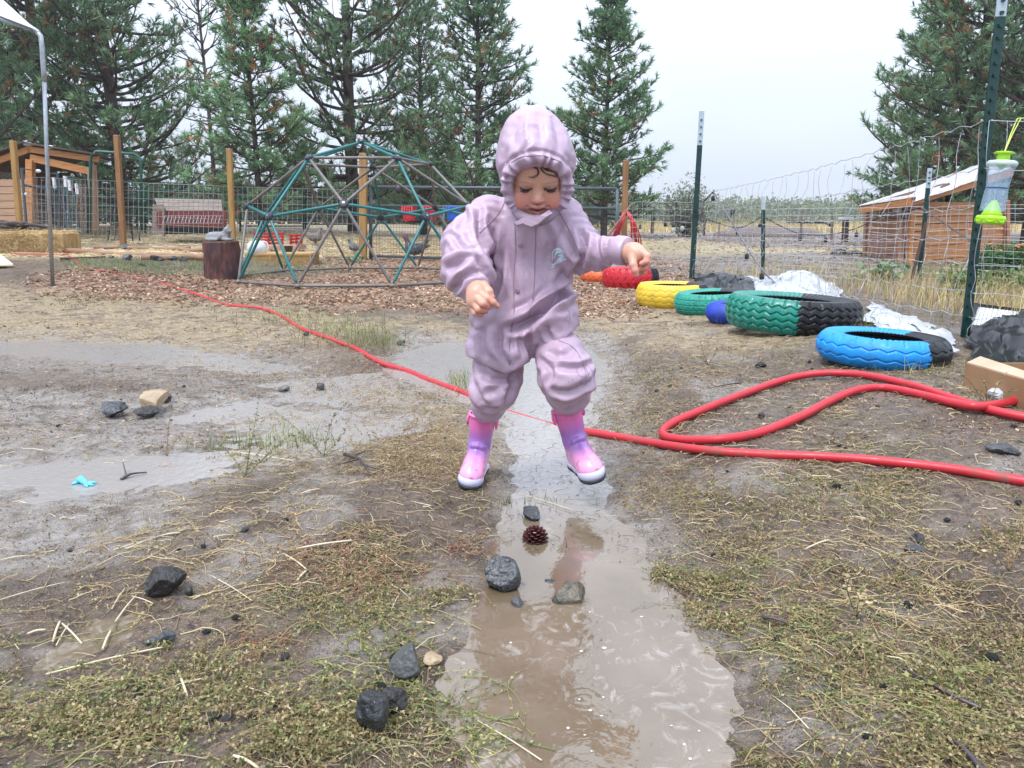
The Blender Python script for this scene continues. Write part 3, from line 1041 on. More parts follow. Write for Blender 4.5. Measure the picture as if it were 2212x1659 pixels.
def pipe_panel(label, pts, rails, Y, name='corral_panel', m=M_greenpipe, r=.022, rnd=.12, group='green pipe corral panels', uprights=(), slope=None):
    """pts: xl, xr, ytop_l, ytop_r, ybot"""
    xl, xr, yl, yr, yb = pts
    Yl, Yr = Y if hasattr(Y, '__len__') else (Y, Y)
    A = W(xl, yb, Yl); B = W(xr, yb, Yr); C_ = W(xr, yr, Yr); D_ = W(xl, yl, Yl)
    t = thing(name, label, 'corral panel', (A + B) / 2, group)
    mb = MB()
    f = lambda u, v: A.lerp(B, u).lerp(D_.lerp(C_, u), v)
    L = (B - A).length; du = rnd / L; dv = rnd / (D_ - A).length
    mb.tube([f(0, -.12), f(0, 1 - dv), f(du * .3, 1 - dv * .3), f(du, 1), f(1 - du, 1), f(1 - du * .3, 1 - dv * .3), f(1, 1 - dv), f(1, -.12)], r, 8)
    mb.build('pipe_frame', m, t, smooth=True)
    for i in range(rails):
        v = .02 + .84 * i / max(rails - 1, 1)
        mb = MB(); mb.tube([f(0, v), f(1, v)], r * .7, 6); mb.build('rail', m, t, smooth=True)
    for u in uprights:
        mb = MB(); mb.tube([f(u, 0), f(u, 1)], r * .8, 6); mb.build('upright', m, t, smooth=True)
    return t


pipe_panel('green corral panel with rounded corners to the left of the green arch', (140, 190, 382, 389, 492), 6, (13.4, 14.4))
pipe_panel('green corral panel closing the opening of the green arch', (209, 296, 389, 393, 480), 6, (15.0, 15.1), uprights=(.5,))
pipe_panel('long green corral panel behind the red and grey nest box', (314, 486, 397, 403, 492), 6, (15.2, 15.4), uprights=(.55,))
pipe_panel('green corral panel running from the stump post towards the dome', (519, 655, 403, 404, 490), 6, (15.2, 16.2), uprights=(.08,))
pipe_panel('green corral panel far back behind the climbing dome', (660, 775, 404, 407, 486), 6, (16.4, 16.8))
# arch
t = thing('gate_arch', 'tall dark green pipe arch over the corral gate on the left', 'gate arch', W(250, 497, 14.3))
a, b = W(194, 500, 14.1), W(306, 500, 14.4)
c, d = W(303, 336, 14.4), W(194, 331, 14.1)
mb = MB(); mb.tube([a, d - Vector((0, 0, .12)), d - Vector((-.03, 0, .03)), d + Vector((.12, 0, .03)), c + Vector((-.12, 0, .03)), c - Vector((.03, 0, .03)), c - Vector((0, 0, .12)), b], .028, 8)
mb.build('pipe_frame', M_greenpipe, t, smooth=True)
for v in (.38, .62, .82):
    mb = MB(); mb.tube([b + Vector((.0, 0, v * .9)), b + Vector((.14, 0, v * .9))], .02, 6); mb.build('hinge', M_greenpipe, t)

# small grey gate, far left
t = thing('grey_pipe_gate', 'small grey pipe gate with wire mesh in front of the open shelter', 'gate', W(85, 505, 12.9))
A, B, C_, D_ = W(58, 500, 12.6), W(128, 512, 13.1), W(124, 376, 13.1), W(47, 364, 12.6)
mb = MB(); mb.tube([A, D_, C_, B], .024, 8); mb.tube([A.lerp(D_, .74), B.lerp(C_, .74)], .02, 8); mb.tube([A.lerp(D_, .06), B.lerp(C_, .06)], .02, 8)
mb.build('pipe_frame', M_greypipe, t)
welded_mesh('wire_mesh', A, B, B.lerp(C_, .74), A.lerp(D_, .74), 8, 8, .004, M_wire, t)
mb = MB()
for u, v in ((0.02, .6), (.02, .1), (.45, 1.0)):
    mb = MB(); p = A.lerp(B, u).lerp(D_.lerp(C_, u), v); mb.ball(p, (.05, .03, .03), 8, 6)
    mb.build('white_tie', M_whiteplastic, t)
# rolled wire by the shelter
t = thing('wire_roll', 'loose upright sheet of bluish wire mesh leaning by the shelter post', 'wire', W(160, 500, 13.2))
for k, (xa, xb, yt) in enumerate(((128, 150, 388), (150, 172, 392), (172, 186, 400))):
    welded_mesh('wire_mesh', W(xa + 6, 508 - 4 * k, 13.0 + .1 * k), W(xb, 505 - 4 * k, 13.4), W(xb, yt, 13.4), W(xa, yt - 3, 13.0 + .1 * k), 5, 10, .0035, M_wire, t, wob=.05, seed=k + 3)
for (x, yt, yb, lab) in ((141, 382, 520, 'tallest and nearest'), (166, 398, 506, 'rightmost'), (117, 385, 470, 'leftmost and shortest'), (150, 390, 505, 'second from the right')):
    t = thing('step_in_post', lab + ' of the slim white capped stakes by the shelter', 'stake', W(x, yb, 13.0), 'white capped stakes by the shelter')
    mb = MB(); mb.box(W(x, (yt + 20 + yb) / 2, 13.0), (.035, .03, (yb - yt - 20) / 1593 * 13)); mb.build('shaft', M_greypipe, t)
    mb = MB(); mb.box(W(x, yt + 10, 13.0), (.04, .035, 22 / 1593 * 13)); mb.build('cap', M_whiteplastic, t)


def planks(t, A, B, C_, D_, n, th, m, gap=.012, name='plank', vary=True):
    """horizontal boards on quad A bottom left, B bottom right, C top right, D top left"""
    nrm = (B - A).cross(D_ - A).normalized()
    for i in range(n):
        v0 = i / n; v1 = (i + 1) / n - gap / max((D_ - A).length, .1)
        off = nrm * (.006 * math.sin(i * 12.9898) if vary else 0)
        p = [A.lerp(D_, v0) + off, B.lerp(C_, v0) + off, B.lerp(C_, v1) + off, A.lerp(D_, v1) + off]
        mb = MB(); mb.poly([x - nrm * th for x in p], nrm * th)
        mb.build(name, m, t)


# open shelter on the left
t = thing('open_shelter', 'open fronted wooden shelter with low gable roof at the far left', 'shed', W(100, 500, 14.0))
Ys = 14.2
fr = lambda x, y, Y=Ys: W(x, y, Y)
planks(t, fr(-60, 482), fr(60, 480), fr(60, 386), fr(-60, 386), 6, .03, M_pine_board)
mb = MB(); mb.beam(fr(66, 500), fr(66, 345), .12, .12); mb.build('shelter_post', M_cedar, t)
mb = MB(); mb.beam(fr(203, 498), fr(196, 362), .09, .09); mb.build('shelter_post', M_pine_board, t)
mb = MB(); mb.beam(fr(208, 495, 14.3), fr(202, 356, 14.3), .05, .09); mb.build('shelter_post', M_pine_board, t)
mb = MB(); mb.beam(fr(62, 322), fr(212, 345), .05, .11, bev=.005); mb.build('fascia', M_cedar, t)
mb = MB(); mb.beam(fr(66, 341), fr(200, 371), .06, .13, bev=.005); mb.build('beam', M_cedar, t)
mb = MB(); mb.beam(fr(-70, 372), fr(64, 322), .05, .11, bev=.005); mb.build('fascia', M_cedar, t)
bk = Vector((0, 2.4, .0))
up = Vector((0, 0, .07))
mb = MB(); mb.poly([fr(60, 320) + up - Vector((0, .15, 0)), fr(216, 344) + up - Vector((0, .15, 0)), fr(216, 344) + up + bk, fr(60, 320) + up + bk], Vector((0, 0, .03))); mb.build('roof', M_roof, t)
mb = MB(); mb.poly([fr(-80, 372) + up - Vector((0, .15, 0)), fr(60, 319) + up - Vector((0, .15, 0)), fr(60, 319) + up + bk, fr(-80, 372) + up + bk], Vector((0, 0, .03))); mb.build('roof', M_roof, t)
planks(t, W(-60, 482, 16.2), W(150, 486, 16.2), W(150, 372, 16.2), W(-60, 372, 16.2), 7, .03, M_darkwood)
planks(t, W(165, 490, 15.6), W(196, 490, 15.6), W(196, 400, 15.6), W(165, 400, 15.6), 6, .03, M_cedar)
for px in (62, 110):
    c = thing('white_rag', 'small white rag lying on the shelter roof ' + ('beside the ridge' if px < 100 else 'right of the canopy pole'), 'rag', fr(px, 310))
    mb = MB(); mb.ball(fr(px, 318 + (px - 62) * .12) + Vector((0, 0, .05)), (.09 if px < 100 else .05, .08, .035), 10, 6); mb.build('cloth', M_whiteplastic, c)

# red and grey nest box
t = thing('nest_box', 'long low nest box with weathered grey top boards and barn red front', 'animal feeder box', W(410, 505, 14.0))
Yn = 13.9
bx = lambda x, y, Y=Yn: W(x, y, Y)
planks(t, bx(338, 490), bx(488, 490), bx(488, 455), bx(338, 455), 2, .03, M_redboard)
planks(t, bx(345, 455, Yn + .06), bx(480, 455, Yn + .06), bx(478, 431, Yn + .5), bx(333, 428, Yn + .5), 3, .03, M_greyboard)
planks(t, bx(328, 507, Yn + .1), bx(352, 507, Yn + .0), bx(352, 440, Yn), bx(330, 440, Yn + .1), 5, .03, M_greyboard)
mb = MB(); mb.box(bx(415, 499) + Vector((0, .25, 0)), (1.15, .4, .12)); mb.build('dark_base', M_black, t)
mb = MB(); mb.beam(bx(354, 510, Yn - .03), bx(354, 448, Yn - .03), .06, .04); mb.build('corner_post', M_greyboard, t)
mb = MB()
for i in range(16):
    mb.tube([bx(356 + i * 8, 466, Yn - .05), bx(352 + i * 8, 482, Yn - .12)], .004, 3, cap=False)
mb.tube([bx(350, 466, Yn - .05), bx(482, 466, Yn - .05)], .006, 4); mb.tube([bx(350, 482, Yn - .12), bx(482, 482, Yn - .12)], .006, 4)
mb.build('wire_hay_rack', M_wire, t)

# metal chair
t = thing('metal_chair', 'thin black metal garden chair standing in straw behind the wire fence', 'chair', W(266, 518, 13.3))
q = lambda x, y, Y: W(x, y, Y)
mb = MB(); mb.tube([q(246, 440, 13.4), q(239, 490, 13.4)], .012, 6); mb.tube([q(279, 452, 13.9), q(284, 505, 13.9)], .012, 6)
for x in (250, 258, 266, 273): mb.tube([q(x, 441 + (x - 246) * .3, 13.5), q(x, 468 + (x - 246) * .3, 13.5)], .006, 5)
mb.tube([q(246, 440, 13.4), q(279, 452, 13.9)], .012, 6); mb.build('backrest', M_blackmetal, t)
mb = MB(); mb.poly([q(238, 486, 13.4), q(262, 482, 13.0), q(296, 492, 13.5), q(281, 498, 13.9)], Vector((0, 0, .02))); mb.build('seat', M_blackmetal, t)
for (x0, y0, x1, y1, Y) in ((239, 488, 233, 519, 13.4), (251, 486, 247, 520, 13.1), (285, 492, 287, 521, 13.4), (297, 490, 302, 520, 13.7)):
    mb = MB(); mb.tube([q(x0, y0, Y), q(x1, y1, Y)], .012, 6); mb.build('leg', M_blackmetal, t)

# straw bale, boards, log rails
M_straw = mat('baled_straw', (.50, .34, .15), (.27, .165, .065), rough=.85, scale=16, stretch=(1, 1, .18), detail=8, bump=.02, bscale=30, dist=1.2)
A = W(138, 550, 10.6); base = A.z
t = thing('straw_bale', 'rectangular golden straw bale lying at the left edge with flattened top', 'straw bale', W(60, 550, 10.6))
x1 = A.x; x0 = W(-60, 550, 10.6).x
V = []; nx, nz, ny = 60, 20, 16
rgb = np.random.default_rng(21)
mb = MB()
h_ = W(138, 500, 10.6).z - base
mb.box(((x0 + x1) / 2, 10.85, base + h_ / 2), (x1 - x0, .5, h_), bev=.04)
me = mb.mesh('bale', M_straw)
import bmesh
bm = bmesh.new(); bm.from_mesh(me)
bmesh.ops.subdivide_edges(bm, edges=bm.edges, cuts=14, use_grid_fill=True)
for v in bm.verts:
    k = .022 * float(n2(np.array([v.co.x * 22]), np.array([v.co.z * 5 + v.co.y * 9]))[0]) + .02 * float(n2(np.array([v.co.x * 4]), np.array([v.co.z * 3]))[0])
    v.co += Vector((k * .4, -k, k * .6))
bm.to_mesh(me); bm.free()
link_mesh('bale_body', me, t)
mb = MB()
for i in range(900):
    p = Vector((rgb.uniform(x0, x1), rgb.uniform(10.58, 11.1), base + h_ + rgb.uniform(0, .012))) if i % 2 else Vector((rgb.uniform(x0, x1), 10.58, base + rgb.uniform(.02, h_)))
    d = Vector((rgb.normal(), rgb.normal() * .4, rgb.normal() * (.15 if i % 2 else 1.0))).normalized() * rgb.uniform(.03, .09)
    mb.tube([p - d, p + d], .0022, 3, cap=False)
o = mb.build('loose_straw', mat('straw_stalk', (.58, .44, .22), (.42, .30, .14), rough=.6), t); o['kind'] = 'stuff'
t = thing('timber_board', 'flat brown timber lying along the foot of the straw bale', 'board', (x1 - .5, 10.4, base))
mb = MB(); mb.beam(W(30, 549, 10.3), W(142, 551, 10.3), .16, .05, bev=.006); mb.build('board', M_cedar_red, t)
t = thing('dark_root_pile', 'pile of dark wet roots and bark heaped on top of the straw bale', 'bark pile', W(40, 492, 10.8))
for i in range(16):
    mb = MB(); px = rgb.uniform(-10, 98)
    p = W(px, 494 - rgb.uniform(0, 12) * (1 - px / 110) - 2, 10.8 + rgb.uniform(-.15, .15)); d = Vector((rgb.uniform(.08, .22), rgb.normal() * .05, rgb.normal() * .02))
    mb.tube(spline([p - d, p + Vector((0, 0, rgb.uniform(.01, .03))), p + d], 3), [.01, .02, .028, .03, .024, .018, .008], 7); mb.build('root', M_bark, t, smooth=True)
for i, (p0, p1, r0, Y0, Y1, lab) in enumerate(((G(205, 540), G(412, 542), .036, 0, 0, 'upper of the brown peeled log rails lying behind the stones'),
                                        (G(139, 548), G(392, 561), .04, 0, 0, 'longest peeled log rail lying from the straw bale to the right'),
                                        (G(388, 545), G(446, 547), .04, 0, 0, 'short peeled log rail just left of the stump, behind the others'),
                                        (G(305, 562), G(450, 563), .044, 0, 0, 'front peeled log rail with dark cut end, left of the stump'))):
    t = thing('log_rail', lab, 'log', (p0 + p1) / 2, 'peeled log rails on the ground')
    mb = MB(); mb.tube([p0.lerp(p1, u) + Vector((0, 0, r0 * .8 + .01 * math.sin(u * 7 + i))) for u in np.linspace(0, 1, 9)], [r0 * (1.08 - .12 * u) for u in np.linspace(0, 1, 9)], 12)
    mb.build('log', mat('peeled_log', (.34, .19, .11), (.20, .105, .065), rough=.6, scale=6, stretch=(.4, 3, 3)), t, smooth=True)
t = thing('dark_plank', 'thin dark plank lying in front of the log rails near the bale', 'plank', W(190, 557, 10.3))
mb = MB(); mb.beam(G(130, 562) + Vector((0, 0, .02)), G(228, 558) + Vector((0, 0, .02)), .07, .02); mb.build('board', M_darkwood, t)
t = thing('cream_board', 'cream coloured flat board corner lying at the left edge', 'board', W(10, 570, 9.3))
mb = MB(); mb.poly([W(-80, 553, 9.6), W(2, 553, 9.6), W(29, 574, 9.0), W(-80, 577, 9.0)], Vector((0, 0, .02))); mb.build('board', mat('cream_paint', (.72, .66, .50), (.66, .60, .45), rough=.5), t)

# ---- big grey pipe gate behind the child
t = thing('long_pipe_gate', 'long dark grey pipe gate with fine mesh lower half behind the child', 'gate', W(1066, 566, 12.8))
A, B, C_, D_ = W(801, 556, 12.9), W(1333, 570, 12.5), W(1333, 408, 12.5), W(801, 404, 12.9)
f = lambda u, v: A.lerp(B, u).lerp(D_.lerp(C_, u), v)
mb = MB()
mb.tube([f(0, -.02), f(0, 1)], .03, 8); mb.tube([f(1, -.02), f(1, 1)], .03, 8); mb.tube([f(0, 1), f(1, 1)], .028, 8); mb.tube([f(0, .02), f(1, .02)], .022, 8)
mb.build('gate_frame', M_greypipe, t, smooth=True)
mb = MB(); mb.tube([f(0, .74), f(1, .74)], .024, 8); mb.build('rail', M_greypipe, t, smooth=True)
mb = MB(); mb.tube([f(.303, 0), f(.303, .74)], .024, 8); mb.build('upright', M_greypipe, t, smooth=True)
mb = MB(); mb.tube([f(.62, 0), f(.62, .74)], .024, 8); mb.build('upright', M_greypipe, t, smooth=True)
welded_mesh('wire_mesh', f(0, .02), f(1, .02), f(1, .74), f(0, .74), 84, 12, .0028, M_greypipe, t)
mb = MB(); mb.ball(f(.115, 1.0) + Vector((0, -.03, -.04)), (.06, .05, .08), 10, 6); mb.build('chain_knot', M_blackmetal, t)

M_redpl = mat('red_plastic', (.62, .03, .05), (.5, .02, .035), rough=.35)
M_bluepl = mat('blue_plastic', (.02, .13, .62), (.015, .1, .5), rough=.35)
for px, m, lab in ((884, M_redpl, 'red hanging plastic bucket, left one on the grey gate rail'), (930, M_redpl, 'red hanging plastic bucket, right one on the grey gate rail'), (979, M_bluepl, 'blue hanging plastic bucket on the gate rail beside the sleeve')):
    c = W(px, 459, 12.55)
    t = thing('hanging_bucket', lab, 'bucket', c, 'feeding buckets hanging on the gate')
    mb = MB(); vs = []; fs = []
    for z_, r_ in ((-.13, .085), (-.135, .09), (-.10, .10), (.06, .115), (.075, .13), (.08, .13), (.08, .11), (-.11, .08)):
        k0 = len(vs)
        for k in range(20):
            a = math.pi * 2 * k / 20
            vs.append(c + Vector((r_ * math.cos(a), max(-r_, min(r_ * math.sin(a), r_ * .55)), z_)))
        if k0: fs += [(k0 - 20 + k, k0 - 20 + (k + 1) % 20, k0 + (k + 1) % 20, k0 + k) for k in range(20)]
    fs.append(tuple(range(20))[::-1]); fs.append(tuple(range(len(vs) - 20, len(vs))))
    mb.add(vs, fs); mb.build('pail', m, t, smooth=False)
    for k in range(5):
        mb = MB(); mb.beam(c + Vector((-.10 + .04 * k, -.10, .10)), c + Vector((-.10 + .04 * k, -.125, .02)), .026, .02, bev=.004); mb.build('hook_rib', m, t)

# ---- coiled hose on its post
M_hose = mat('red_rubber_hose', (.50, .022, .035), (.30, .04, .04), rough=.34, scale=22, rough2=.55, spec=.5, lo=.55, hi=.78, detail=8)
t = thing('hanging_hose', 'red hose hung in long loops over the brown wooden post', 'hose', W(1352, 455, 11.6))
for i in range(11):
    a = i / 10
    xl = 1331 + 7 * math.sin(i * 2.1) - (3 if i % 3 == 0 else 0); xr = 1366 + 17 * a + 4 * math.sin(i * 3.7)
    top = 456 + 4 * math.sin(i * 1.7) + i * .5; bot = 545 + 16 * math.sin(i * 2.9)
    pts = [W(xl + 2, bot, 11.5 + .02 * i), W(xl, 510, 11.5), W(1338 + i * .8, 478, 11.45), W(1350 + i * .5, top, 11.55), W(1362 + 8 * a, 478, 11.45), W(xr - 2, 512, 11.5), W(xr, bot - 4, 11.5 + .02 * i)]
    mb = MB(); mb.tube(spline(pts, 6), .0105, 7); mb.build('hose_loop', M_hose, t, smooth=True)
t = thing('leaning_stick', 'bare brown stick leaning across the gate end beside the coiled hose', 'stick', W(1316, 506, 11.9))
mb = MB(); mb.tube([W(1314, 508, 11.4), W(1340, 474, 11.4), W(1366, 439, 11.4)], [.018, .016, .013], 7); mb.build('stick', mat('bare_stick', (.30, .19, .13), (.2, .12, .08)), t)

# ---- cedar coop on the right
t = thing('cedar_coop', 'low cedar plank coop with sloping roof covered by a pale tarp', 'chicken coop', W(1961, 578, 10.4))
YA, YB, YC = 10.4, 12.6, 11.6
A0, A1 = W(1961, 581, YA), W(1968, 432, YA)
B0, B1 = W(1868, 560, YB), W(1876, 448, YB)
C0, C1 = W(2170, 560, YC), W(2170, 436, YC)
planks(t, B0, A0, W(1955, 446, YA), B1, 11, .025, M_cedar_red)
planks(t, A0 + Vector((.06, 0, 0)), C0, C1, W(1975, 434, YA), 9, .025, M_cedar)
for p, q_, m in ((A0 + Vector((0, -.02, 0)), A1 + Vector((0, -.02, .0)), M_cedar), (W(1945, 578, YA - .02 + .15), W(1950, 440, YA + .13), M_pine_board), (B0, W(1872, 452, YB), M_pine_board), (C0 + Vector((0, -.05, 0)), C1 + Vector((0, -.05, .02)), M_cedar_red), (W(2048, 452, 11.05), W(2049, 405, 11.05), M_darkwood)):
    mb = MB(); mb.beam(p, q_, .09, .05, bev=.004); mb.build('corner_post', m, t)
# roof: low eave left, rising to the right
E0 = W(1856, 449, 11.9); E1 = W(1975, 431, YA - .35); E2 = W(2180, 360, YC - .5); E3 = W(2140, 352, 13.4)
E0b = W(1868, 446, 13.6)
mb = MB(); mb.beam(W(1960, 437, YA - .3), W(2185, 372, YC - .5), .05, .11); mb.build('rafter', M_cedar, t)
mb = MB(); mb.beam(W(1858, 455, 11.9), W(1962, 438, YA - .3), .05, .09); mb.build('fascia', M_cedar, t)
mb = MB(); mb.poly([E1, E2, E3, E0b, E0], Vector((0, 0, .03))); mb.build('roof', M_darkwood, t)
M_tarp = mat('pale_tarp', (.62, .60, .60), (.42, .40, .41), rough=.45, scale=7, bump=.01, bscale=9)
tt = thing('roof_tarp', 'crumpled pale grey tarp laid over the cedar coop roof', 'tarp', E1)
nv = 40; V = []; 
for j in range(14):
    for i in range(nv):
        u = i / (nv - 1); v = j / 13
        lo = E0.lerp(E1, min(u / .4, 1)) if u < .4 else E1.lerp(E2, (u - .4) / .6)
        hi = E0b.lerp(E3, u)
        p = lo.lerp(hi, max(v - .08, 0) / .92)
        k = float(fbm(np.array([u * 6.]), np.array([v * 4.]), 3)[0])
        p = p + Vector((0, -.04 if j == 0 else 0, .045 + .04 * k - (.07 + (.12 if 9 < i < 13 else 0) if j == 0 else 0)))
        V.append(p)
F = [(j * nv + i, j * nv + i + 1, (j + 1) * nv + i + 1, (j + 1) * nv + i) for j in range(13) for i in range(nv - 1)]
link_mesh('sheet', np_mesh('tarp_sheet', V, F, [M_tarp], smooth=True), tt)

# ---- field beyond: mounds, posts
for i, (px, py, w, h, Y) in enumerate(((1655, 511, 2.1, .42, 29), (1702, 511, 1.3, .36, 28.5), (1760, 513, .9, .14, 28))):
    c = W(px, py, Y); mb = MB(); mb.ball((c.x, Y, gh(c.x, Y) - .02), (w, 1.4, h), 24, 12)
    me = mb.mesh('dirt_mound', mat('dark_soil', (.12, .10, .095), (.18, .15, .14), rough=.9, scale=3, bump=.05), smooth=True)
    n = len(me.vertices); co = np.zeros(n * 3); me.vertices.foreach_get('co', co); co = co.reshape(-1, 3)
    co[:, 2] += .09 * fbm(co[:, 0] * 1.3, co[:, 1] * 1.3, 3); me.vertices.foreach_set('co', co.ravel()); me.update()
    tag(link_mesh('dirt_mound', me), ('largest dark dirt mound heaped in the middle of the far field', 'smaller dark dirt mound right of the largest one in the field', 'low flat dirt hump at the right of the mounds in the field')[i], 'dirt mound', 'dirt mounds in the far field')
for i, (px, yt, yb, Y, w, lab) in enumerate((
        (1409, 461, 502, 26, .11, 'dark short post in the field left of the pale bush'), (1521, 466, 497, 30, .12, 'dark field post right of the pale bush'),
        (1553, 480, 507, 28, .07, 'thin grey field stake between the green posts'), (1731, 455, 512, 24, .09, 'grey brown field post left end of the black pipe rail'),
        (1797, 463, 516, 22, .09, 'grey brown field post right end of the black pipe rail'), (1826, 474, 517, 21, .20, 'thick black field post with a pale cap'),
        (1365, 466, 500, 27, .08, 'slim dark field post close to the coiled hose'), (1585, 468, 500, 29, .07, 'slim far post in front of the distant green wood'))):
    a, b = W(px, yb, Y), W(px + 1, yt, Y)
    t = thing('field_post', lab, 'post', a, 'posts standing in the far field')
    mb = MB(); mb.tube([a - Vector((0, 0, .3)), b], [w * .5, w * .46], 8); mb.build('post_shaft', M_darkwood if i in (0, 1, 5, 6) else M_greyboard, t)
    if i == 5:
        mb = MB(); mb.box(b + Vector((0, 0, .03)), (.3, .3, .08)); mb.build('cap', M_whiteplastic, t)
t = thing('black_pipe_rail', 'horizontal black pipe joining two posts in the far field', 'pipe', W(1760, 480, 22.5))
mb = MB(); mb.tube(spline([W(1700, 478, 24), W(1735, 479, 23.5), W(1780, 480, 22.5), W(1793, 486, 22)], 4), .05, 8); mb.build('pipe', M_black, t)
t = thing('black_bundle', 'crumpled black plastic bundle lying in the field left of the coop', 'plastic bundle', W(1830, 560, 15))
for k, (px, w, h) in enumerate(((1812, .16, .14), (1835, .25, .10), (1852, .14, .09))):
    c = W(px, 556, 13.2); mb = MB(); mb.ball(c + Vector((0, 0, .02)), (w, .15, h), 12, 8); mb.build('fold', M_black, t, smooth=True)
# ================================================================== CLIMBING DOME
M_teal = mat('teal_pipe', (.010, .16, .165), (.008, .12, .125), rough=.35, scale=15)
M_beige = mat('beige_pipe', (.17, .155, .145), (.12, .11, .105), rough=.4, scale=15)
M_hub = mat('black_hub', (.018, .022, .04), (.03, .035, .055), rough=.4, scale=15)


def dome(px, Y, Rr, rot):
    x = W(px, 478, Y).x
    z0 = gh(x, Y) + .03
    t = thing('climbing_dome', 'geodesic climbing dome of teal and beige pipes with black hubs', 'climbing frame', (x, Y, z0))
    nodes = {}
    a63 = math.acos(1 / math.sqrt(5))

    def P(th, az):
        return np.array((math.sin(th) * math.sin(az), -math.sin(th) * math.cos(az), math.cos(th)))
    up = [P(a63, math.pi / 5 + 2 * math.pi * k / 5) for k in range(5)]
    lowv = [P(math.pi - a63, 2 * math.pi * k / 5) for k in range(5)]
    top = np.array((0, 0, 1.))
    m = lambda a, b: (a + b) / np.linalg.norm(a + b)
    r1 = [m(top, u) for u in up]
    r2 = [m(up[k - 1], up[k]) for k in range(5)]          # azimuth 2 pi k / 5
    base = []
    for k in range(5):
        base.append(m(up[k - 1], lowv[k])); base.append(m(up[k], lowv[k]))
    cz, sz = math.cos(rot), math.sin(rot)
    X = lambda p: Vector(((p[0] * cz - p[1] * sz) * Rr + x, (p[0] * sz + p[1] * cz) * Rr + Y, p[2] * Rr + z0))
    E = []
    for k in range(5):
        E += [(top, r1[k], 0), (r1[k], up[k], 0), (r1[k], r1[(k + 1) % 5], 1), (r1[k], r2[k], 1), (r1[k], r2[(k + 1) % 5], 1),
              (up[k], r2[k], 0), (up[k], r2[(k + 1) % 5], 0),
              (up[k - 1], base[2 * k], 0), (up[k], base[2 * k + 1], 0), (r2[k], base[2 * k], 1), (r2[k], base[2 * k + 1], 1)]
    for i in range(10): E.append((base[i], base[(i + 1) % 10], 1))
    for a, b, c in E:
        A, B = X(a), X(b); d = (B - A).normalized()
        mb = MB(); pts = [A + d * .03, A + d * .07, A.lerp(B, .5), B - d * .07, B - d * .03]
        mb.tube(pts, [.006, .0155, .0155, .0155, .006], 8)
        mb.build('bar', M_beige if c else M_teal, t, smooth=True)
    for p in [top] + r1 + up + r2:
        c = X(p); n = Vector(p) if False else Vector(((p[0] * cz - p[1] * sz), (p[0] * sz + p[1] * cz), p[2]))
        M = n.to_track_quat('Z', 'Y').to_matrix()
        mb = MB(); mb.lathe([(.030, -.022), (.045, -.012), (.048, .006), (.040, .020), (.018, .026)], 14, c, M); mb.build('hub', M_hub, t, smooth=False)
        mb = MB(); mb.lathe([(.010, .026), (.010, .031)], 8, c, M); mb.build('bolt', M_galv, t)
    for p in base:
        c = X(p); mb = MB(); mb.ball(c, (.035, .035, .022), 10, 6); mb.build('foot_joint', M_beige, t, smooth=True)
    return t


dome(789, 8.75, 1.5, R(2))

# ---- stump with the cat figure
M_stumpbark = mat('red_brown_bark', (.11, .035, .028), (.035, .014, .016), rough=.6, scale=16, stretch=(1, 1, .28), bump=.02, bscale=22, lo=.42, hi=.56)
M_cut = mat('cut_wood', (.24, .12, .07), (.13, .06, .04), rough=.7, scale=20)
b = G(483, 604); Ysm = b.y + .15
t = thing('log_stump', 'upright dark red brown log stump left of the climbing dome', 'log stump', b)
A, B = W(485, 606, Ysm), W(477, 522, Ysm)
mb = MB(); ax = (B - A)
prof = [(u, .195 * (1.05 - .06 * u)) for u in np.linspace(0, 1, 26)]
mb.tube([A + ax * u for u, _ in prof], [r_ for _, r_ in prof], 64)
me = noisy(mb.mesh('stump_bark', M_stumpbark, smooth=True), .016, 16, 3, .25)
link_mesh('bark', me, t)
mb = MB(); mb.tube([B - ax * .02, B + ax * .012], [.178, .176], 40); mb.build('cut_face', M_cut, t)
M_stone_cat = mat('grey_cast_stone', (.30, .31, .32), (.17, .18, .19), rough=.7, scale=30, bump=.004)
c0 = W(478, 521, Ysm - .02)
t = thing('cat_figure', 'grey stone cat figure lying on the log stump with raised head', 'cat figure', c0)
bm_ = [((-.06, 0, .05), (.10, .06, .055)), ((.03, 0, .055), (.075, .055, .055)), ((-.11, .0, .045), (.055, .06, .045)), ((.085, -.01, .12), (.042, .042, .042)), ((.065, 0, .085), (.04, .038, .05)), ((.09, -.05, .02), (.06, .018, .018)), ((.09, .03, .02), (.06, .018, .018)), ((-.07, -.06, .025), (.06, .02, .02)), ((.115, -.025, .108), (.018, .018, .014))]
# ================================================================== signed distance modelling (bodies, clothes, stones)
import openvdb


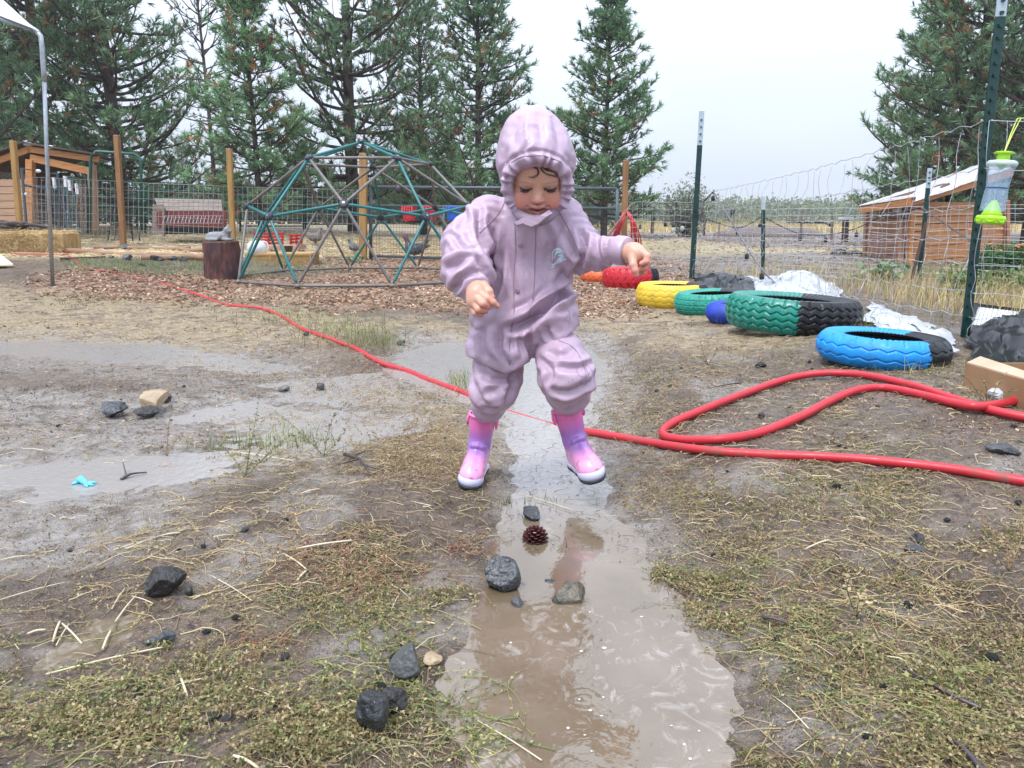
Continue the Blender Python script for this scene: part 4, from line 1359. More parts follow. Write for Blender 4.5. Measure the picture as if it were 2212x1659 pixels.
class SDF:
    def __init__(s, lo, hi, vox):
        s.lo = np.array(lo, float); s.vox = vox
        s.n = np.ceil((np.array(hi) - s.lo) / vox).astype(int) + 1
        s.a = np.full(s.n, .05, np.float32)

    def region(s, lo, hi):
        i0 = np.clip(np.floor((np.array(lo) - s.lo) / s.vox).astype(int), 0, s.n)
        i1 = np.clip(np.ceil((np.array(hi) - s.lo) / s.vox).astype(int) + 1, 0, s.n)
        sl = tuple(slice(a, b) for a, b in zip(i0, i1))
        g = [((np.arange(a, b)) * s.vox + l).astype(np.float32) for a, b, l in zip(i0, i1, s.lo)]
        return sl, g[0][:, None, None], g[1][None, :, None], g[2][None, None, :]

    def comb(s, sl, d, k, sub=False):
        a = s.a[sl]
        if a.size == 0: return
        if sub:
            d = -d
            if k <= 0: s.a[sl] = np.maximum(a, d)
            else:
                h = np.maximum(k - np.abs(a - d), 0) / k
                s.a[sl] = np.maximum(a, d) + h * h * k * .25
        else:
            if k <= 0: s.a[sl] = np.minimum(a, d)
            else:
                h = np.maximum(k - np.abs(a - d), 0) / k
                s.a[sl] = np.minimum(a, d) - h * h * k * .25

    def cone(s, p, q, r1, r2, k=.01, sub=False):
        p = np.array(p, float); q = np.array(q, float); m = max(r1, r2) + k + .03
        sl, x, y, z = s.region(np.minimum(p, q) - m, np.maximum(p, q) + m)
        d = q - p; L2 = float(d @ d) + 1e-12
        X, Y, Z = x - p[0], y - p[1], z - p[2]
        t = np.clip((X * d[0] + Y * d[1] + Z * d[2]) / L2, 0, 1)
        D = np.sqrt((X - t * d[0]) ** 2 + (Y - t * d[1]) ** 2 + (Z - t * d[2]) ** 2) - (r1 + (r2 - r1) * t)
        s.comb(sl, D.astype(np.float32), k, sub)

    def chain(s, pts, rs, k=.01):
        for i in range(len(pts) - 1): s.cone(pts[i], pts[i + 1], rs[i], rs[i + 1], k)

    def ell(s, c, r, k=.01, M=None, sub=False):
        c = np.array(c, float); r = np.array(r if hasattr(r, '__len__') else (r, r, r), float)
        m = r.max() + k + .03
        sl, x, y, z = s.region(c - m, c + m)
        X, Y, Z = x - c[0], y - c[1], z - c[2]
        if M is not None:
            Mi = np.array(M.transposed() if hasattr(M, 'transposed') else M.T)
            X, Y, Z = (Mi[0, 0] * X + Mi[0, 1] * Y + Mi[0, 2] * Z, Mi[1, 0] * X + Mi[1, 1] * Y + Mi[1, 2] * Z, Mi[2, 0] * X + Mi[2, 1] * Y + Mi[2, 2] * Z)
        k0 = np.sqrt((X / r[0]) ** 2 + (Y / r[1]) ** 2 + (Z / r[2]) ** 2)
        k1 = np.sqrt((X / r[0] ** 2) ** 2 + (Y / r[1] ** 2) ** 2 + (Z / r[2] ** 2) ** 2) + 1e-9
        D = k0 * (k0 - 1) / k1
        s.comb(sl, D.astype(np.float32), k, sub)

    def plane(s, p, n):
        """cut away the side that n points to"""
        n = np.array(n, float); n /= np.linalg.norm(n)
        sl, x, y, z = s.region(s.lo, s.lo + s.n * s.vox)
        D = ((x - p[0]) * n[0] + (y - p[1]) * n[1] + (z - p[2]) * n[2]).astype(np.float32)
        s.a = np.maximum(s.a, D)

    def extract(s, adapt=0.):
        g = openvdb.FloatGrid(background=.02)
        g.copyFromArray(np.clip(s.a, -.02, .02))
        g.transform = openvdb.createLinearTransform(voxelSize=s.vox)
        V, Q = g.convertToQuads(isovalue=0.)
        V = np.array(V, float) + s.lo
        Q = np.array(Q, np.int32)
        a_, b_, c_ = V[Q[:, 0]], V[Q[:, 1]], V[Q[:, 2]]
        if float((np.cross(b_ - a_, c_ - a_) * (a_ + b_ + c_)).sum()) - float(np.cross(b_ - a_, c_ - a_).sum(0) @ V.mean(0)) * 3 < 0: Q = Q[:, ::-1].copy()
        return V, Q


def vnormals(V, F):
    a, b, c = V[F[:, 0]], V[F[:, 1]], V[F[:, 2]]
    fn = np.cross(b - a, c - a)
    if F.shape[1] == 4: fn = fn + np.cross(c - a, V[F[:, 3]] - a)
    N = np.zeros_like(V)
    for k in range(F.shape[1]): np.add.at(N, F[:, k], fn)
    return norm_(N)


def smooth_mesh(V, F, it=2, lam=.5):
    E = np.concatenate([np.stack([F[:, i], F[:, (i + 1) % F.shape[1]]], 1) for i in range(F.shape[1])])
    E = np.concatenate([E, E[:, ::-1]])
    n = len(V); cnt = np.bincount(E[:, 0], minlength=n)[:, None] + 1e-9
    for _ in range(it):
        S = np.stack([np.bincount(E[:, 0], weights=V[E[:, 1], k], minlength=n) for k in range(3)], 1)
        V = V + (S / cnt - V) * lam
    return V
s_ = SDF(np.array(c0) + (-.2, -.12, -.01), np.array(c0) + (.2, .12, .2), .0045)
for c, r in bm_: s_.ell(np.array(c0) + c, r, .02)
s_.cone(np.array(c0) + (.075, .022, .15), np.array(c0) + (.073, .028, .178), .013, .003, .006)
s_.cone(np.array(c0) + (.10, -.022, .15), np.array(c0) + (.105, -.028, .175), .013, .003, .006)
s_.chain([np.array(c0) + p for p in ((-.15, 0, .03), (-.14, -.06, .02), (-.08, -.085, .018), (-.02, -.085, .016))], [.018, .016, .014, .01], .01)
V, F = s_.extract()
link_mesh('figure', noisy(np_mesh('cat_body', V, F, [M_stone_cat], smooth=True), .003, 60), t)

# ---- woven planter box, wagon, pots and hens inside the dome's view
Yb = 10.9
M_weave = mat('tan_woven_resin', (.50, .34, .13), (.36, .22, .08), rough=.55, scale=30)
A = W(533, 586, Yb); B = W(674, 586, Yb); hh = W(533, 546, Yb).z - A.z
t = thing('woven_box', 'long tan woven storage box on the grass behind the dome', 'woven box', (A + B) / 2)
mb = MB(); mb.box(((A.x + B.x) / 2, Yb + .25, A.z + hh / 2 - .02), (B.x - A.x - .02, .48, hh - .02)); mb.build('box_body', mat('dark_tan', (.27, .17, .06), rough=.6), t)
mb = MB()
nxw, nzw = 46, 13
for i in range(nxw):
    for j in range(nzw):
        xx = A.x + (i + .5) * (B.x - A.x) / nxw; zz = A.z + .01 + (j + .5) * (hh - .05) / nzw
        o_ = .004 if (i + j) % 2 else -.001
        mb.box((xx, Yb - .004 - o_, zz), ((B.x - A.x) / nxw * 1.02, .006, hh / nzw * .72))
o = mb.build('weave', M_weave, t); o['kind'] = 'stuff'
for (x0, x1, z0, z1) in ((A.x - .01, B.x + .01, hh - .045, hh), (A.x - .01, B.x + .01, -.02, .012)):
    mb = MB(); mb.box(((x0 + x1) / 2, Yb + .24, A.z + (z0 + z1) / 2), (x1 - x0, .52, z1 - z0), bev=.008); mb.build('rim', M_weave, t)
for xx in (A.x + .01, (A.x + B.x) / 2 - .12, B.x - .01):
    mb = MB(); mb.box((xx, Yb - .008, A.z + hh / 2), (.022, .02, hh - .03)); mb.build('edge_strip', M_weave, t)
# wagon
Yw = 11.6
t = thing('red_wagon', 'wooden toy wagon with red slatted sides and black wheels behind the woven box', 'wagon', W(600, 548, Yw))
M_redw = mat('red_painted_slats', (.42, .012, .02), (.34, .012, .018), rough=.4)
for (xa, xb, y0, dy) in ((547, 613, 505, 0), (625, 654, 508, 2)):
    for j in range(4):
        mb = MB(); mb.beam(W(xa, y0 + j * 7 + dy, Yw), W(xb, y0 + j * 7 - (1 if xa < 600 else 0), Yw), .02, .034, bev=.003); mb.build('slat', M_redw, t)
    for x in ((xa + 3), (xa + xb) / 2, xb - 3):
        mb = MB(); mb.beam(W(x, y0 - 2, Yw - .02), W(x, y0 + 30, Yw - .02), .035, .02); mb.build('stake', M_redw, t)
mb = MB(); mb.beam(W(575, 534, Yw), W(654, 533, Yw), .4, .07, bev=.005); mb.build('bed', M_pine_board, t)
for px in (592, 652):
    for dy in (-.2, .22):
        c = W(px, 549, Yw + dy); mb = MB(); Mx = Matrix.Rotation(R(90), 3, 'X'); mb.lathe([(.02, -.02), (.06, -.02), (.075, -.01), (.075, .01), (.06, .02), (.02, .02)], 18, c, Mx); mb.build('wheel', M_black, t)
t = thing('plant_pot', 'small black nursery pot beside the wagon wheels', 'plant pot', W(624, 545, 11.2))
mb = MB(); c = W(624, 546, 11.2); mb.lathe([(.045, 0), (.065, .09), (.07, .09), (.07, .10), (.055, .10)], 14, c); mb.build('pot', M_black, t)
t = thing('white_pot', 'round white pot with a loop handle left of the red wagon', 'pot', W(557, 547, 11.0))
c = W(555, 537, 11.0); mb = MB(); mb.lathe([(.05, -.11), (.12, -.08), (.145, 0), (.13, .07), (.08, .11), (.04, .12)], 20, c); mb.build('pot_body', M_whiteplastic, t, smooth=True)
mb = MB(); mb.tube([c + Vector((.10 + .07 * math.sin(a), 0, .03 + .075 * math.cos(a))) for a in np.linspace(-.3, 3.3, 10)], .010, 6); mb.build('handle', M_whiteplastic, t, smooth=True)


def hen(px, pyb, Y, s, face, m, label, comb=True):
    c = np.array(W(px, pyb, Y)); c[2] = gh(c[0], Y) if abs(gh(c[0], Y) - c[2]) < .08 else c[2]
    t = thing('hen', label, 'hen', c, 'hens in the yard')
    S = SDF(c + np.array((-.3, -.2, -.02)) * s, c + np.array((.3, .2, .5)) * s, .006 * s)
    f = face
    P = lambda x, y, z: c + np.array((x * f, y, z)) * s
    S.ell(P(0, 0, .17), np.array((.13, .085, .09)) * s, .03 * s)
    S.ell(P(.07, 0, .18), np.array((.08, .075, .085)) * s, .03 * s)
    S.cone(P(.09, 0, .22), P(.125, 0, .33), .05 * s, .03 * s, .03 * s)
    S.ell(P(.135, 0, .345), np.array((.034, .028, .032)) * s, .015 * s)
    S.cone(P(.16, 0, .343), P(.19, 0, .335), .012 * s, .003 * s, .004 * s)
    S.cone(P(-.09, 0, .2), P(-.20, 0, .30), .055 * s, .022 * s, .03 * s)
    S.cone(P(-.09, 0, .2), P(-.22, 0, .22), .05 * s, .015 * s, .03 * s)
    for sy in (-1, 1):
        S.ell(P(-.01, .08 * sy, .18), np.array((.10, .02, .06)) * s, .01 * s)
        S.cone(P(.01, .035 * sy, .11), P(.015, .035 * sy, .02), .016 * s, .009 * s, .01 * s)
        for a in (-.5, 0, .5): S.cone(P(.015, .035 * sy, .012), P(.055, .035 * sy + .02 * a, .008), .007 * s, .005 * s, .003)
    V, F = S.extract()
    link_mesh('body', noisy(np_mesh('hen_body', V, F, [m], smooth=True), .004 * s, 40), t)
    if comb:
        mb = MB()
        for k in range(4): mb.ball(P(.115 + .016 * k, 0, .378 + .006 * math.sin(k * 2)), (.011 * s, .006 * s, .018 * s), 8, 6)
        mb.ball(P(.16, 0, .315), (.010 * s, .006 * s, .018 * s), 8, 6)
        mb.build('comb', M_redpl, t, smooth=True)


M_hengrey = mat('speckled_feathers', (.04, .045, .055), (.30, .31, .33), rough=.7, scale=60, lo=.48, hi=.6, bump=.004, bscale=60)
M_henbrown = mat('brown_feathers', (.13, .10, .09), (.24, .20, .18), rough=.7, scale=45, bump=.004, bscale=60)
hen(897, 561, 13.2, 1.15, -1, M_hengrey, 'speckled grey hen with red comb behind the mesh gate under the buckets')
hen(681, 536, 14.6, .95, 1, M_henbrown, 'brownish grey hen pecking in the straw behind the wagon', False)
hen(768, 545, 14.0, .8, -1, M_hengrey, 'small dark hen just left of the thick amber post', False)

# ---- TYRES
def tyre(label, front, R_, hgt, px_c, paint, black_from, tread='zig', tilt=(0, 0), rin=.62, bulge=.02, dep=.008, n=288, sunk=.0, paint2=None, rows=3):
    """lies flat; front = pixel of the front foot; paint covers the angles below black_from (screen side), rest black"""
    f = G(*front)
    wpx, hpx = R_, hgt
    for _ in range(8): R_ = wpx / 2 * ((f.y + R_) * CP + (CAM_H - f.z) * SP) / FPX if _ else .25
    R_ = (R_ - bulge) * .955
    hgt = hpx * (f.y * CP + (CAM_H - f.z) * SP) / FPX
    d = Vector((f.x, f.y, 0)).normalized()
    c = Vector((f.x, f.y, 0)) + d * R_; c.x = W(px_c, 478, c.y).x
    z = (gh(c.x, c.y) * .5 + f.z * .5) - sunk - .006
    mb_prof = [(R_ * rin, .10 * hgt), (R_ * (rin + .05), .03 * hgt), (R_ * .86, 0), (R_ * .95, .015 * hgt)]
    nt_ = 30
    for i in range(nt_):
        v = i / (nt_ - 1)
        mb_prof.append((R_ + bulge * math.sin(math.pi * v) - .03 * R_ * (abs(2 * v - 1) ** 6), hgt * (.04 + .92 * v)))
    mb_prof += [(R_ * .95, .99 * hgt), (R_ * .88, 1.0 * hgt), (R_ * .80, .985 * hgt), (R_ * .74, .96 * hgt), (R_ * (rin + .04), .925 * hgt), (R_ * (rin + .015), .90 * hgt), (R_ * rin, .88 * hgt),
                (R_ * (rin + .02), .82 * hgt), (R_ * .86, .70 * hgt), (R_ * .9, .5 * hgt), (R_ * .86, .25 * hgt), (R_ * (rin + .02), .14 * hgt)]
    P = np.array(mb_prof); m = len(P)
    th = np.arange(n) / n * 2 * np.pi
    TH, I = np.meshgrid(th, np.arange(m), indexing='ij')
    rr = P[I, 0].copy(); zz = P[I, 1].copy()
    tv = np.clip((I - 4) / (nt_ - 1), 0, 1); on = (I >= 4) & (I < 4 + nt_)
    if tread == 'zig':
        K = round(2 * np.pi * R_ / .062)
        tri = np.abs(((TH * K / (2 * np.pi)) % 1) * 2 - 1)
        g = np.zeros_like(rr)
        for q_ in range(rows):
            v0 = (q_ + .9) / (rows + .8)
            g = np.maximum(g, ss(.040, .018, np.abs(tv - v0 - (tri - .5) * .10)))
        lug = ((TH * K / (2 * np.pi)) % 1); g2 = ss(.10, .03, np.abs(lug - .5)) * ((tv > .86) | (tv < .12))
        rr = rr - on * dep * np.maximum(g, g2)
    elif tread == 'ribs':
        K = round(2 * np.pi * R_ / .045)
        g = ss(.13, .05, np.abs(((TH * K / (2 * np.pi) + tv * .6) % 1) - .5)) * (np.abs(tv - .5) > .06)
        for v0 in (.25, .5, .75): g = np.maximum(g, ss(.03, .012, np.abs(tv - v0)))
        rr = rr - on * dep * g
    elif tread == 'lug':
        K = round(2 * np.pi * R_ / .075)
        g = ss(.16, .10, np.abs(((TH * K / (2 * np.pi) + tv * .35) % 1) - .5)) * ((tv > .72) | (tv < .28))
        g = np.maximum(g, .6 * ss(.10, .04, np.abs(((TH * K / (2 * np.pi) - tv * 1.1) % 1) - .5)) * (np.abs(tv - .5) < .12))
        rr = rr - on * dep * g
    rr = rr * (1 + .012 * np.sin(TH * 2 + R_ * 40))
    # grooves around the sidewall
    sw = (I > 4 + nt_) & (I < m - 6)
    zz = zz - sw * .0015 * np.sin(TH * 60)
    X = rr * np.cos(TH); Yy = rr * np.sin(TH); Z = zz
    V = np.stack([X, Yy, Z], -1).reshape(-1, 3)
    i = np.arange(n * m).reshape(n, m)
    F = np.stack([i, np.roll(i, -1, 0), np.roll(np.roll(i, -1, 0), -1, 1), np.roll(i, -1, 1)], -1).reshape(-1, 4)
    ang = np.degrees(TH + np.pi / n).ravel() % 360        # 270 = towards the camera
    lo_, hi_ = black_from
    edge = 2.5 * n2(Z.ravel() * 60, ang * 0 + R_ * 31) + 1.5 * n2(Z.ravel() * 200, ang * .1)
    rel = (ang - lo_ + edge) % 360
    isb = rel < ((hi_ - lo_) % 360 or 0) if hi_ != lo_ else np.zeros(len(ang), bool)
    inside = ((I.ravel() > 4 + nt_ + 4) | (I.ravel() < 2))
    if paint2 is not None: inside &= ~(rel > paint2)
    isb = isb | inside
    mt = np_mesh('tyre', V, F, [paint, M_rubber], mi=isb.astype(int), smooth=True)
    sharp_edges(mt, 30)
    o = link_mesh('painted_tyre', mt)
    o.location = (c.x, c.y, z)
    o.rotation_euler = (R(tilt[0]), R(tilt[1]), 0)
    tag(o, label, 'tyre', 'painted tyres half set in a row along the fence')
    return c, z


M_rubber = mat('wet_black_rubber', (.006, .007, .010), (.014, .016, .020), rough=.3, rough2=.5, scale=14, spec=.35, bump=.0012, bscale=60)


def paintm(name, c, rough=.38):
    return mat(name, c, tuple(k * .45 + .01 for k in c), rough=rough, scale=16, bump=.0015, bscale=50, rough2=rough + .2, lo=.50, hi=.80, detail=9)


tyre('light blue painted tyre with its right end left black, nearest one to the fence post', (1932, 799), 270, 66, 1934, paintm('sky_blue_paint', (.008, .27, .72)), (-75, 30), 'zig', (0, 2), n=400, rows=2, paint2=250, dep=.0045)
tyre('big tyre painted dark green on the left half and black on the right', (1725, 726), 286, 76, 1726, paintm('dark_green_paint', (.006, .20, .15), .25), (-106, 60), 'zig', (0, 3), n=440, rows=4, dep=.008)
tyre('small smooth royal blue tyre squeezed between the green ones', (1580, 700), 112, 44, 1591, paintm('royal_blue_paint', (.012, .05, .42)), (0, 0), 'none', bulge=.03)
tyre('teal green tyre with fine ribbed tread behind the small blue one', (1545, 681), 176, 46, 1553, paintm('teal_paint', (.010, .27, .20)), (-20, 60), 'ribs', (0, -3), dep=.006)
tyre('yellow painted tyre with a black right end', (1450, 667), 162, 50, 1459, paintm('yellow_paint', (.74, .50, .04)), (-52, 40), 'zig', rows=3, dep=.003, paint2=238)
tyre('dark red painted tyre with chunky lugs and a black right end', (1365, 624), 128, 44, 1366, paintm('crimson_paint', (.50, .008, .022)), (-52, 60), 'lug', dep=.012)
tyre('orange painted tyre half hidden behind the red one', (1300, 611), 116, 26, 1312, paintm('orange_paint', (.70, .13, .035)), (0, 0), 'lug', dep=.012)
c = W(1325, 574, 8.6); t = thing('pale_tub', 'pale turquoise white tub standing behind the red tyre', 'tub', c)
mb = MB(); mb.lathe([(.10, -.05), (.11, .045), (.12, .05), (.12, .056), (.10, .056), (.09, 0)], 24, c); mb.build('tub', mat('pale_aqua', (.50, .66, .68), rough=.4), t, smooth=False)

# ---- plastic sheets, box, boards behind the tyres
def sheet(name, label, cat, pts, m, amp, seed, nu=70, nv=34, base=.01, hump=None, f=4., group=None, wet=False):
    """pts: pixel corners front-left, front-right, back-right, back-left"""
    g = [G(*p) for p in pts]
    U, Vv = np.meshgrid(np.linspace(0, 1, nu), np.linspace(0, 1, nv))
    u, v = U.ravel(), Vv.ravel()
    g = [np.array(p) for p in g]
    P = g[0][None] * ((1 - u) * (1 - v))[:, None] + g[1][None] * (u * (1 - v))[:, None] + g[2][None] * (u * v)[:, None] + g[3][None] * ((1 - u) * v)[:, None]
    w = np.minimum(np.minimum(u, 1 - u) * 6, np.minimum(v, 1 - v) * 3)
    P[:, 0] += (.10 * fbm(u * 5 + seed, v * 3, 3)) * 1.; P[:, 1] += .12 * fbm(u * 5 + seed + 9, v * 3, 3)
    q = np.stack([P[:, 0] * f, P[:, 1] * f, np.full(len(u), seed * 1.7)], 1)
    ridge = 1 - np.abs(n3(q)) * 2; ridge2 = 1 - np.abs(n3(q * 2.3 + 5)) * 2
    hgt = amp * (.55 * ridge + .3 * ridge2 + .35 * fbm(u * 3 + seed, v * 2, 2)) * ss(0, 1, w)
    if hump is not None: hgt = hgt + hump[2] * np.exp(-((u - hump[0]) / hump[1]) ** 2) * ss(0, 1.2, w)
    P[:, 2] = ground_h(P[:, 0], P[:, 1]) + base + np.maximum(hgt, -.004)
    i = np.arange(nu * nv).reshape(nv, nu)
    F = np.stack([i[:-1, :-1], i[:-1, 1:], i[1:, 1:], i[1:, :-1]], -1).reshape(-1, 4)
    o = link_mesh(name, np_mesh(name, P, F, [m], smooth=True))
    sharp_edges(o.data, 38 if m is M_wsheet else 75)
    return tag(o, label, cat, group)


M_wsheet = mat('white_sheeting', (.50, .52, .55), (.36, .38, .42), rough=.35, scale=5, bump=.004, bscale=14)
M_bsheet = mat('black_sheeting', (.004, .005, .007), (.008, .009, .011), rough=.3, scale=5, bump=.002, bscale=12, spec=.3)
sheet('white_sheeting', 'crumpled white plastic sheeting lying behind the yellow and teal tyres', 'plastic sheet', [(1600, 664), (1830, 664), (1800, 612), (1530, 594)], M_wsheet, .10, 3, hump=(.70, .16, .07))
sheet('black_sheeting', 'shiny black plastic crumpled at the foot of the green fence post', 'plastic sheet', [(1500, 640), (1640, 664), (1640, 612), (1500, 596)], M_bsheet, .08, 5, hump=(.5, .3, .05), base=.03)
sheet('white_strip', 'long narrow white plastic strip running behind the two nearest tyres', 'plastic sheet', [(1860, 700), (2050, 772), (2060, 735), (1880, 660)], M_wsheet, .05, 8, base=.02)
sheet('black_sheeting', 'wet black plastic heaped behind the cardboard box at the right edge', 'plastic sheet', [(2090, 790), (2330, 830), (2330, 700), (2100, 715)], M_bsheet, .09, 9, hump=(.35, .3, .03), base=.03, f=3.)
t = thing('corrugated_tray', 'white ribbed plastic panel with black rim leaning at the right behind the post', 'plastic panel', G(2140, 720))
gz = G(2140, 722); Yt = gz.y
A, B, C_, D_ = W(2088, 722, Yt), W(2200, 716, Yt + .05), W(2207, 676, Yt + .55), W(2108, 664, Yt + .55)
for i in range(12):
    mb = MB(); a0, a1 = i / 12, (i + .8) / 12
    mb.poly([A.lerp(B, a0), A.lerp(B, a1), D_.lerp(C_, a1), D_.lerp(C_, a0)], Vector((0, .01, .012))); mb.build('rib', M_whiteplastic, t)
mb = MB(); mb.poly([A - Vector((0, 0, .012)), B - Vector((0, 0, .012)), C_ - Vector((0, 0, .012)), D_ - Vector((0, 0, .012))], Vector((0, .004, .006))); mb.build('backing', mat('pale_grey_plastic', (.5, .5, .52), rough=.4), t)
mb = MB()
for p, q_ in ((D_, C_), (C_, B), (A, D_)): mb.beam(p + Vector((0, 0, .015)), q_ + Vector((0, 0, .015)), .03, .02, ext=.02)
mb.build('rim', M_black, t)

M_card = mat('wet_cardboard', (.36, .215, .115), (.25, .145, .075), rough=.6, scale=3.5, detail=6, bump=.0015, bscale=30)
M_cardin = mat('shaded_cardboard_inside', (.07, .04, .026), (.045, .028, .02), rough=.7, scale=6)  # darker copy of the cardboard: shade inside the box put into the colour
t = thing('cardboard_box', 'open wet cardboard box with raised flap at the right edge below the fence', 'cardboard box', G(2110, 838))
g0 = G(2082, 834); g1 = G(2260, 905)
hb = .105
w_ = (g1 - g0); w_.z = 0; inw = Vector((-w_.y, w_.x, 0)).normalized() * .34
z0 = min(g0.z, g1.z) - .01
a0 = Vector((g0.x, g0.y, z0)); a1 = a0 + w_
zz = Vector((0, 0, hb))
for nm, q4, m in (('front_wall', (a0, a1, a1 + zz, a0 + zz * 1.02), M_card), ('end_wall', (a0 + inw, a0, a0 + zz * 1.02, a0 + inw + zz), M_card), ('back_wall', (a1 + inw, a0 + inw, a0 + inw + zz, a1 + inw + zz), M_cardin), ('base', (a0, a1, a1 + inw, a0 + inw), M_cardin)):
    q4 = [Vector(p) for p in q4]; nn_ = (q4[1] - q4[0]).cross(q4[3] - q4[0]).normalized() * .004
    mb = MB(); mb.poly([p - nn_ for p in q4], nn_ * 2); mb.build(nm, m, t)
fl = a0 + zz * 1.02
mb = MB(); mb.poly([fl, a1 + zz, a1 + zz + inw * .12 + Vector((0, 0, .006)), fl + inw * .13 + Vector((0, 0, .02))], Vector((0, 0, .004))); mb.build('folded_flap', mat('light_cardboard', (.52, .40, .28), (.42, .31, .2), rough=.5), t)
bf = a0 + inw * 1.0 + zz
k_ = (a1 - a0)
mb = MB(); mb.poly([bf + k_ * .12, bf + k_ * 1.0, bf + k_ * 1.0 + Vector((0, .05, .10)), bf + k_ * .16 + Vector((0, .05, .13))], Vector((0, .005, 0))); mb.build('raised_flap', M_card, t)
for i in range(5):
    mb = MB(); p = a0 + k_ * (.35 + .12 * i) + inw * .3 + zz * .9; mb.beam(p, p + inw * .65, .01, .02); mb.build('divider', M_cardin, t)
t = thing('white_scrap', 'small crumpled white scrap lying in front of the cardboard box', 'plastic scrap', G(2165, 862))
p = G(2165, 862); mb = MB(); mb.ball(p + Vector((0, 0, .015)), (.045, .03, .022), 14, 8); link_mesh('scrap', noisy(mb.mesh('scrap', M_wsheet, smooth=False), .012, 50), t)

# ---- FENCE ON THE RIGHT
M_tpost = mat('dark_green_steel', (.006, .045, .040), (.004, .03, .028), rough=.35, scale=20)
M_tpale = mat('pale_blue_post_tip', (.42, .50, .55), (.36, .44, .5), rough=.5)


def tpost(base, top, w, label, white, studs=True, sp=.055):
    d = (top - base).normalized()
    t = thing('steel_post', label, 'fence post', base, 'green steel T posts of the wire fence')
    x = Vector((1, 0, 0)) - d * d.x; x.normalize(); y = d.cross(x)
    L = (top - base).length
    mb = MB(); mb.beam(base - d * .2, base + d * (L - white), w, .005, up=y); mb.beam(base - d * .2 + y * w * .4, base + d * (L - white) + y * w * .4, .006, w * .8, up=y)
    mb.build('shaft', M_tpost, t)
    if white > 0:
        mb = MB(); mb.beam(base + d * (L - white), top, w, .005, up=y); mb.beam(base + d * (L - white) + y * w * .4, top + y * w * .4, .006, w * .8, up=y); mb.build('pale_tip', M_tpale, t)
    if studs:
        mb = MB(); s = .1
        while s < L - .02:
            mb.box(base + d * s - y * .007, (w * .32, .012, .014), Matrix((x, y, d)).transposed()); s += sp
        o = mb.build('stud', M_tpost, t); o['kind'] = 'stuff'
    return t


b1 = G(2085, 728); T1 = b1; D1 = b1.y
def up_at(px, py, Y): return W(px, py, Y)
tpost(b1, W(2168, -25, D1), .048, 'tall nearest dark green steel post running out of the top of the picture', .12, True)
b2 = G(1494, 602); D2 = b2.y
tpost(b2, W(1516, 240, D2), .06, 'dark green steel post with long pale tip in the middle distance', .36, True, .075)
b3 = G(1648, 592)
tpost(b3, W(1649, 425, b3.y), .05, 'thin dark green post with pale tip behind the string lights', .16, False)
b4 = G(1984, 612)
tpost(b4, W(2009, 363, b4.y), .05, 'leaning dark green post with white tip in front of the cedar coop', .20, True)
t = thing('leaning_stake', 'short dark stake leaning against the green post before the coop', 'stake', b4)
mb = MB(); mb.tube([G(1966, 616), W(2000, 480, b4.y - .1)], [.018, .014], 6); mb.build('stake', M_darkwood, t)

M_fw = mat('galvanised_wire', (.62, .64, .66), (.42, .44, .46), rough=.35, metal=.6, scale=60)


def field_fence(label, P0, P1, top0, top1, sp, fr_, r, seed=1, lean=0., kink=.012):
    """P0,P1 ground ends, top points above them; sp spacing of the uprights; fr_ = heights of the line wires (0..1)"""
    rg = np.random.default_rng(seed)
    t = thing('field_fence', label, 'wire fence', (P0 + P1) / 2, 'woven wire fence panels on the right')
    L = (P1 - P0).length; n = int(L / sp)
    g = lambda u, v: (P0.lerp(P1, u)).lerp(top0.lerp(top1, u), v)
    us = [i / n for i in range(n + 1)]
    jit = {}
    for v in fr_:
        pts = []
        for i in range(n * 2 + 1):
            u = i / (n * 2)
            sag = -.03 * math.sin(math.pi * u) * v
            p = g(u, v) + Vector((rg.normal() * .002, rg.normal() * .006 + .03 * float(n2(np.array([u * 8]), np.array([v * 3 + seed]))[0]), rg.normal() * .003 + (kink if i % 2 else 0) + sag))
            pts.append(p); jit[(i, v)] = p
        mb = MB(); mb.tube(spline(pts, 2), r, 4, cap=False); mb.build('line_wire', M_fw, t, smooth=True)
    for i in range(n + 1):
        off = rg.normal() * sp * .10; pts = []
        for k, v in enumerate(fr_):
            p = jit[(2 * i, v)].copy(); p.x += off * .3 + lean * v + rg.normal() * sp * .09
            pts.append(p)
        q = []
        for k in range(len(pts) - 1):
            q.append(pts[k]); q.append(pts[k].lerp(pts[k + 1], .5) + Vector((rg.normal() * .012, rg.normal() * .01, 0)))
        q.append(pts[-1])
        mb = MB(); mb.tube(spline(q, 2), r * .85, 3, cap=False); mb.build('stay_wire', M_fw, t, smooth=True)
    mb = MB()
    for i in range(n + 1):
        for v in fr_: mb.ball(jit[(2 * i, v)], r * 2.0, 5, 4)
    o = mb.build('wire_knot', M_fw, t); o['kind'] = 'stuff'
    return t, g


FR = [.0, .094, .216, .348, .468, .611, .784, 1.0]
ftop1 = W(2137, 261, D1); ftop2 = W(1508, 421, D2)
_, gfence = field_fence('near woven wire fence stretching from the tall green post back to the pale tipped post', b1 + Vector((0, -.03, .0)), b2 + Vector((0, -.03, .02)), ftop1 + Vector((0, -.03, 0)), ftop2 + Vector((0, -.03, 0)), .155, FR, .0022, 3, lean=.05)
pr = G(2290, 770); field_fence('short stretch of woven wire fence right of the tall green post', b1 + Vector((0, -.03, 0)), Vector((pr.x, D1 - .1, b1.z - .02)), ftop1 + Vector((0, -.03, 0)), W(2300, 250, D1 - .1), .155, FR, .0022, 5)
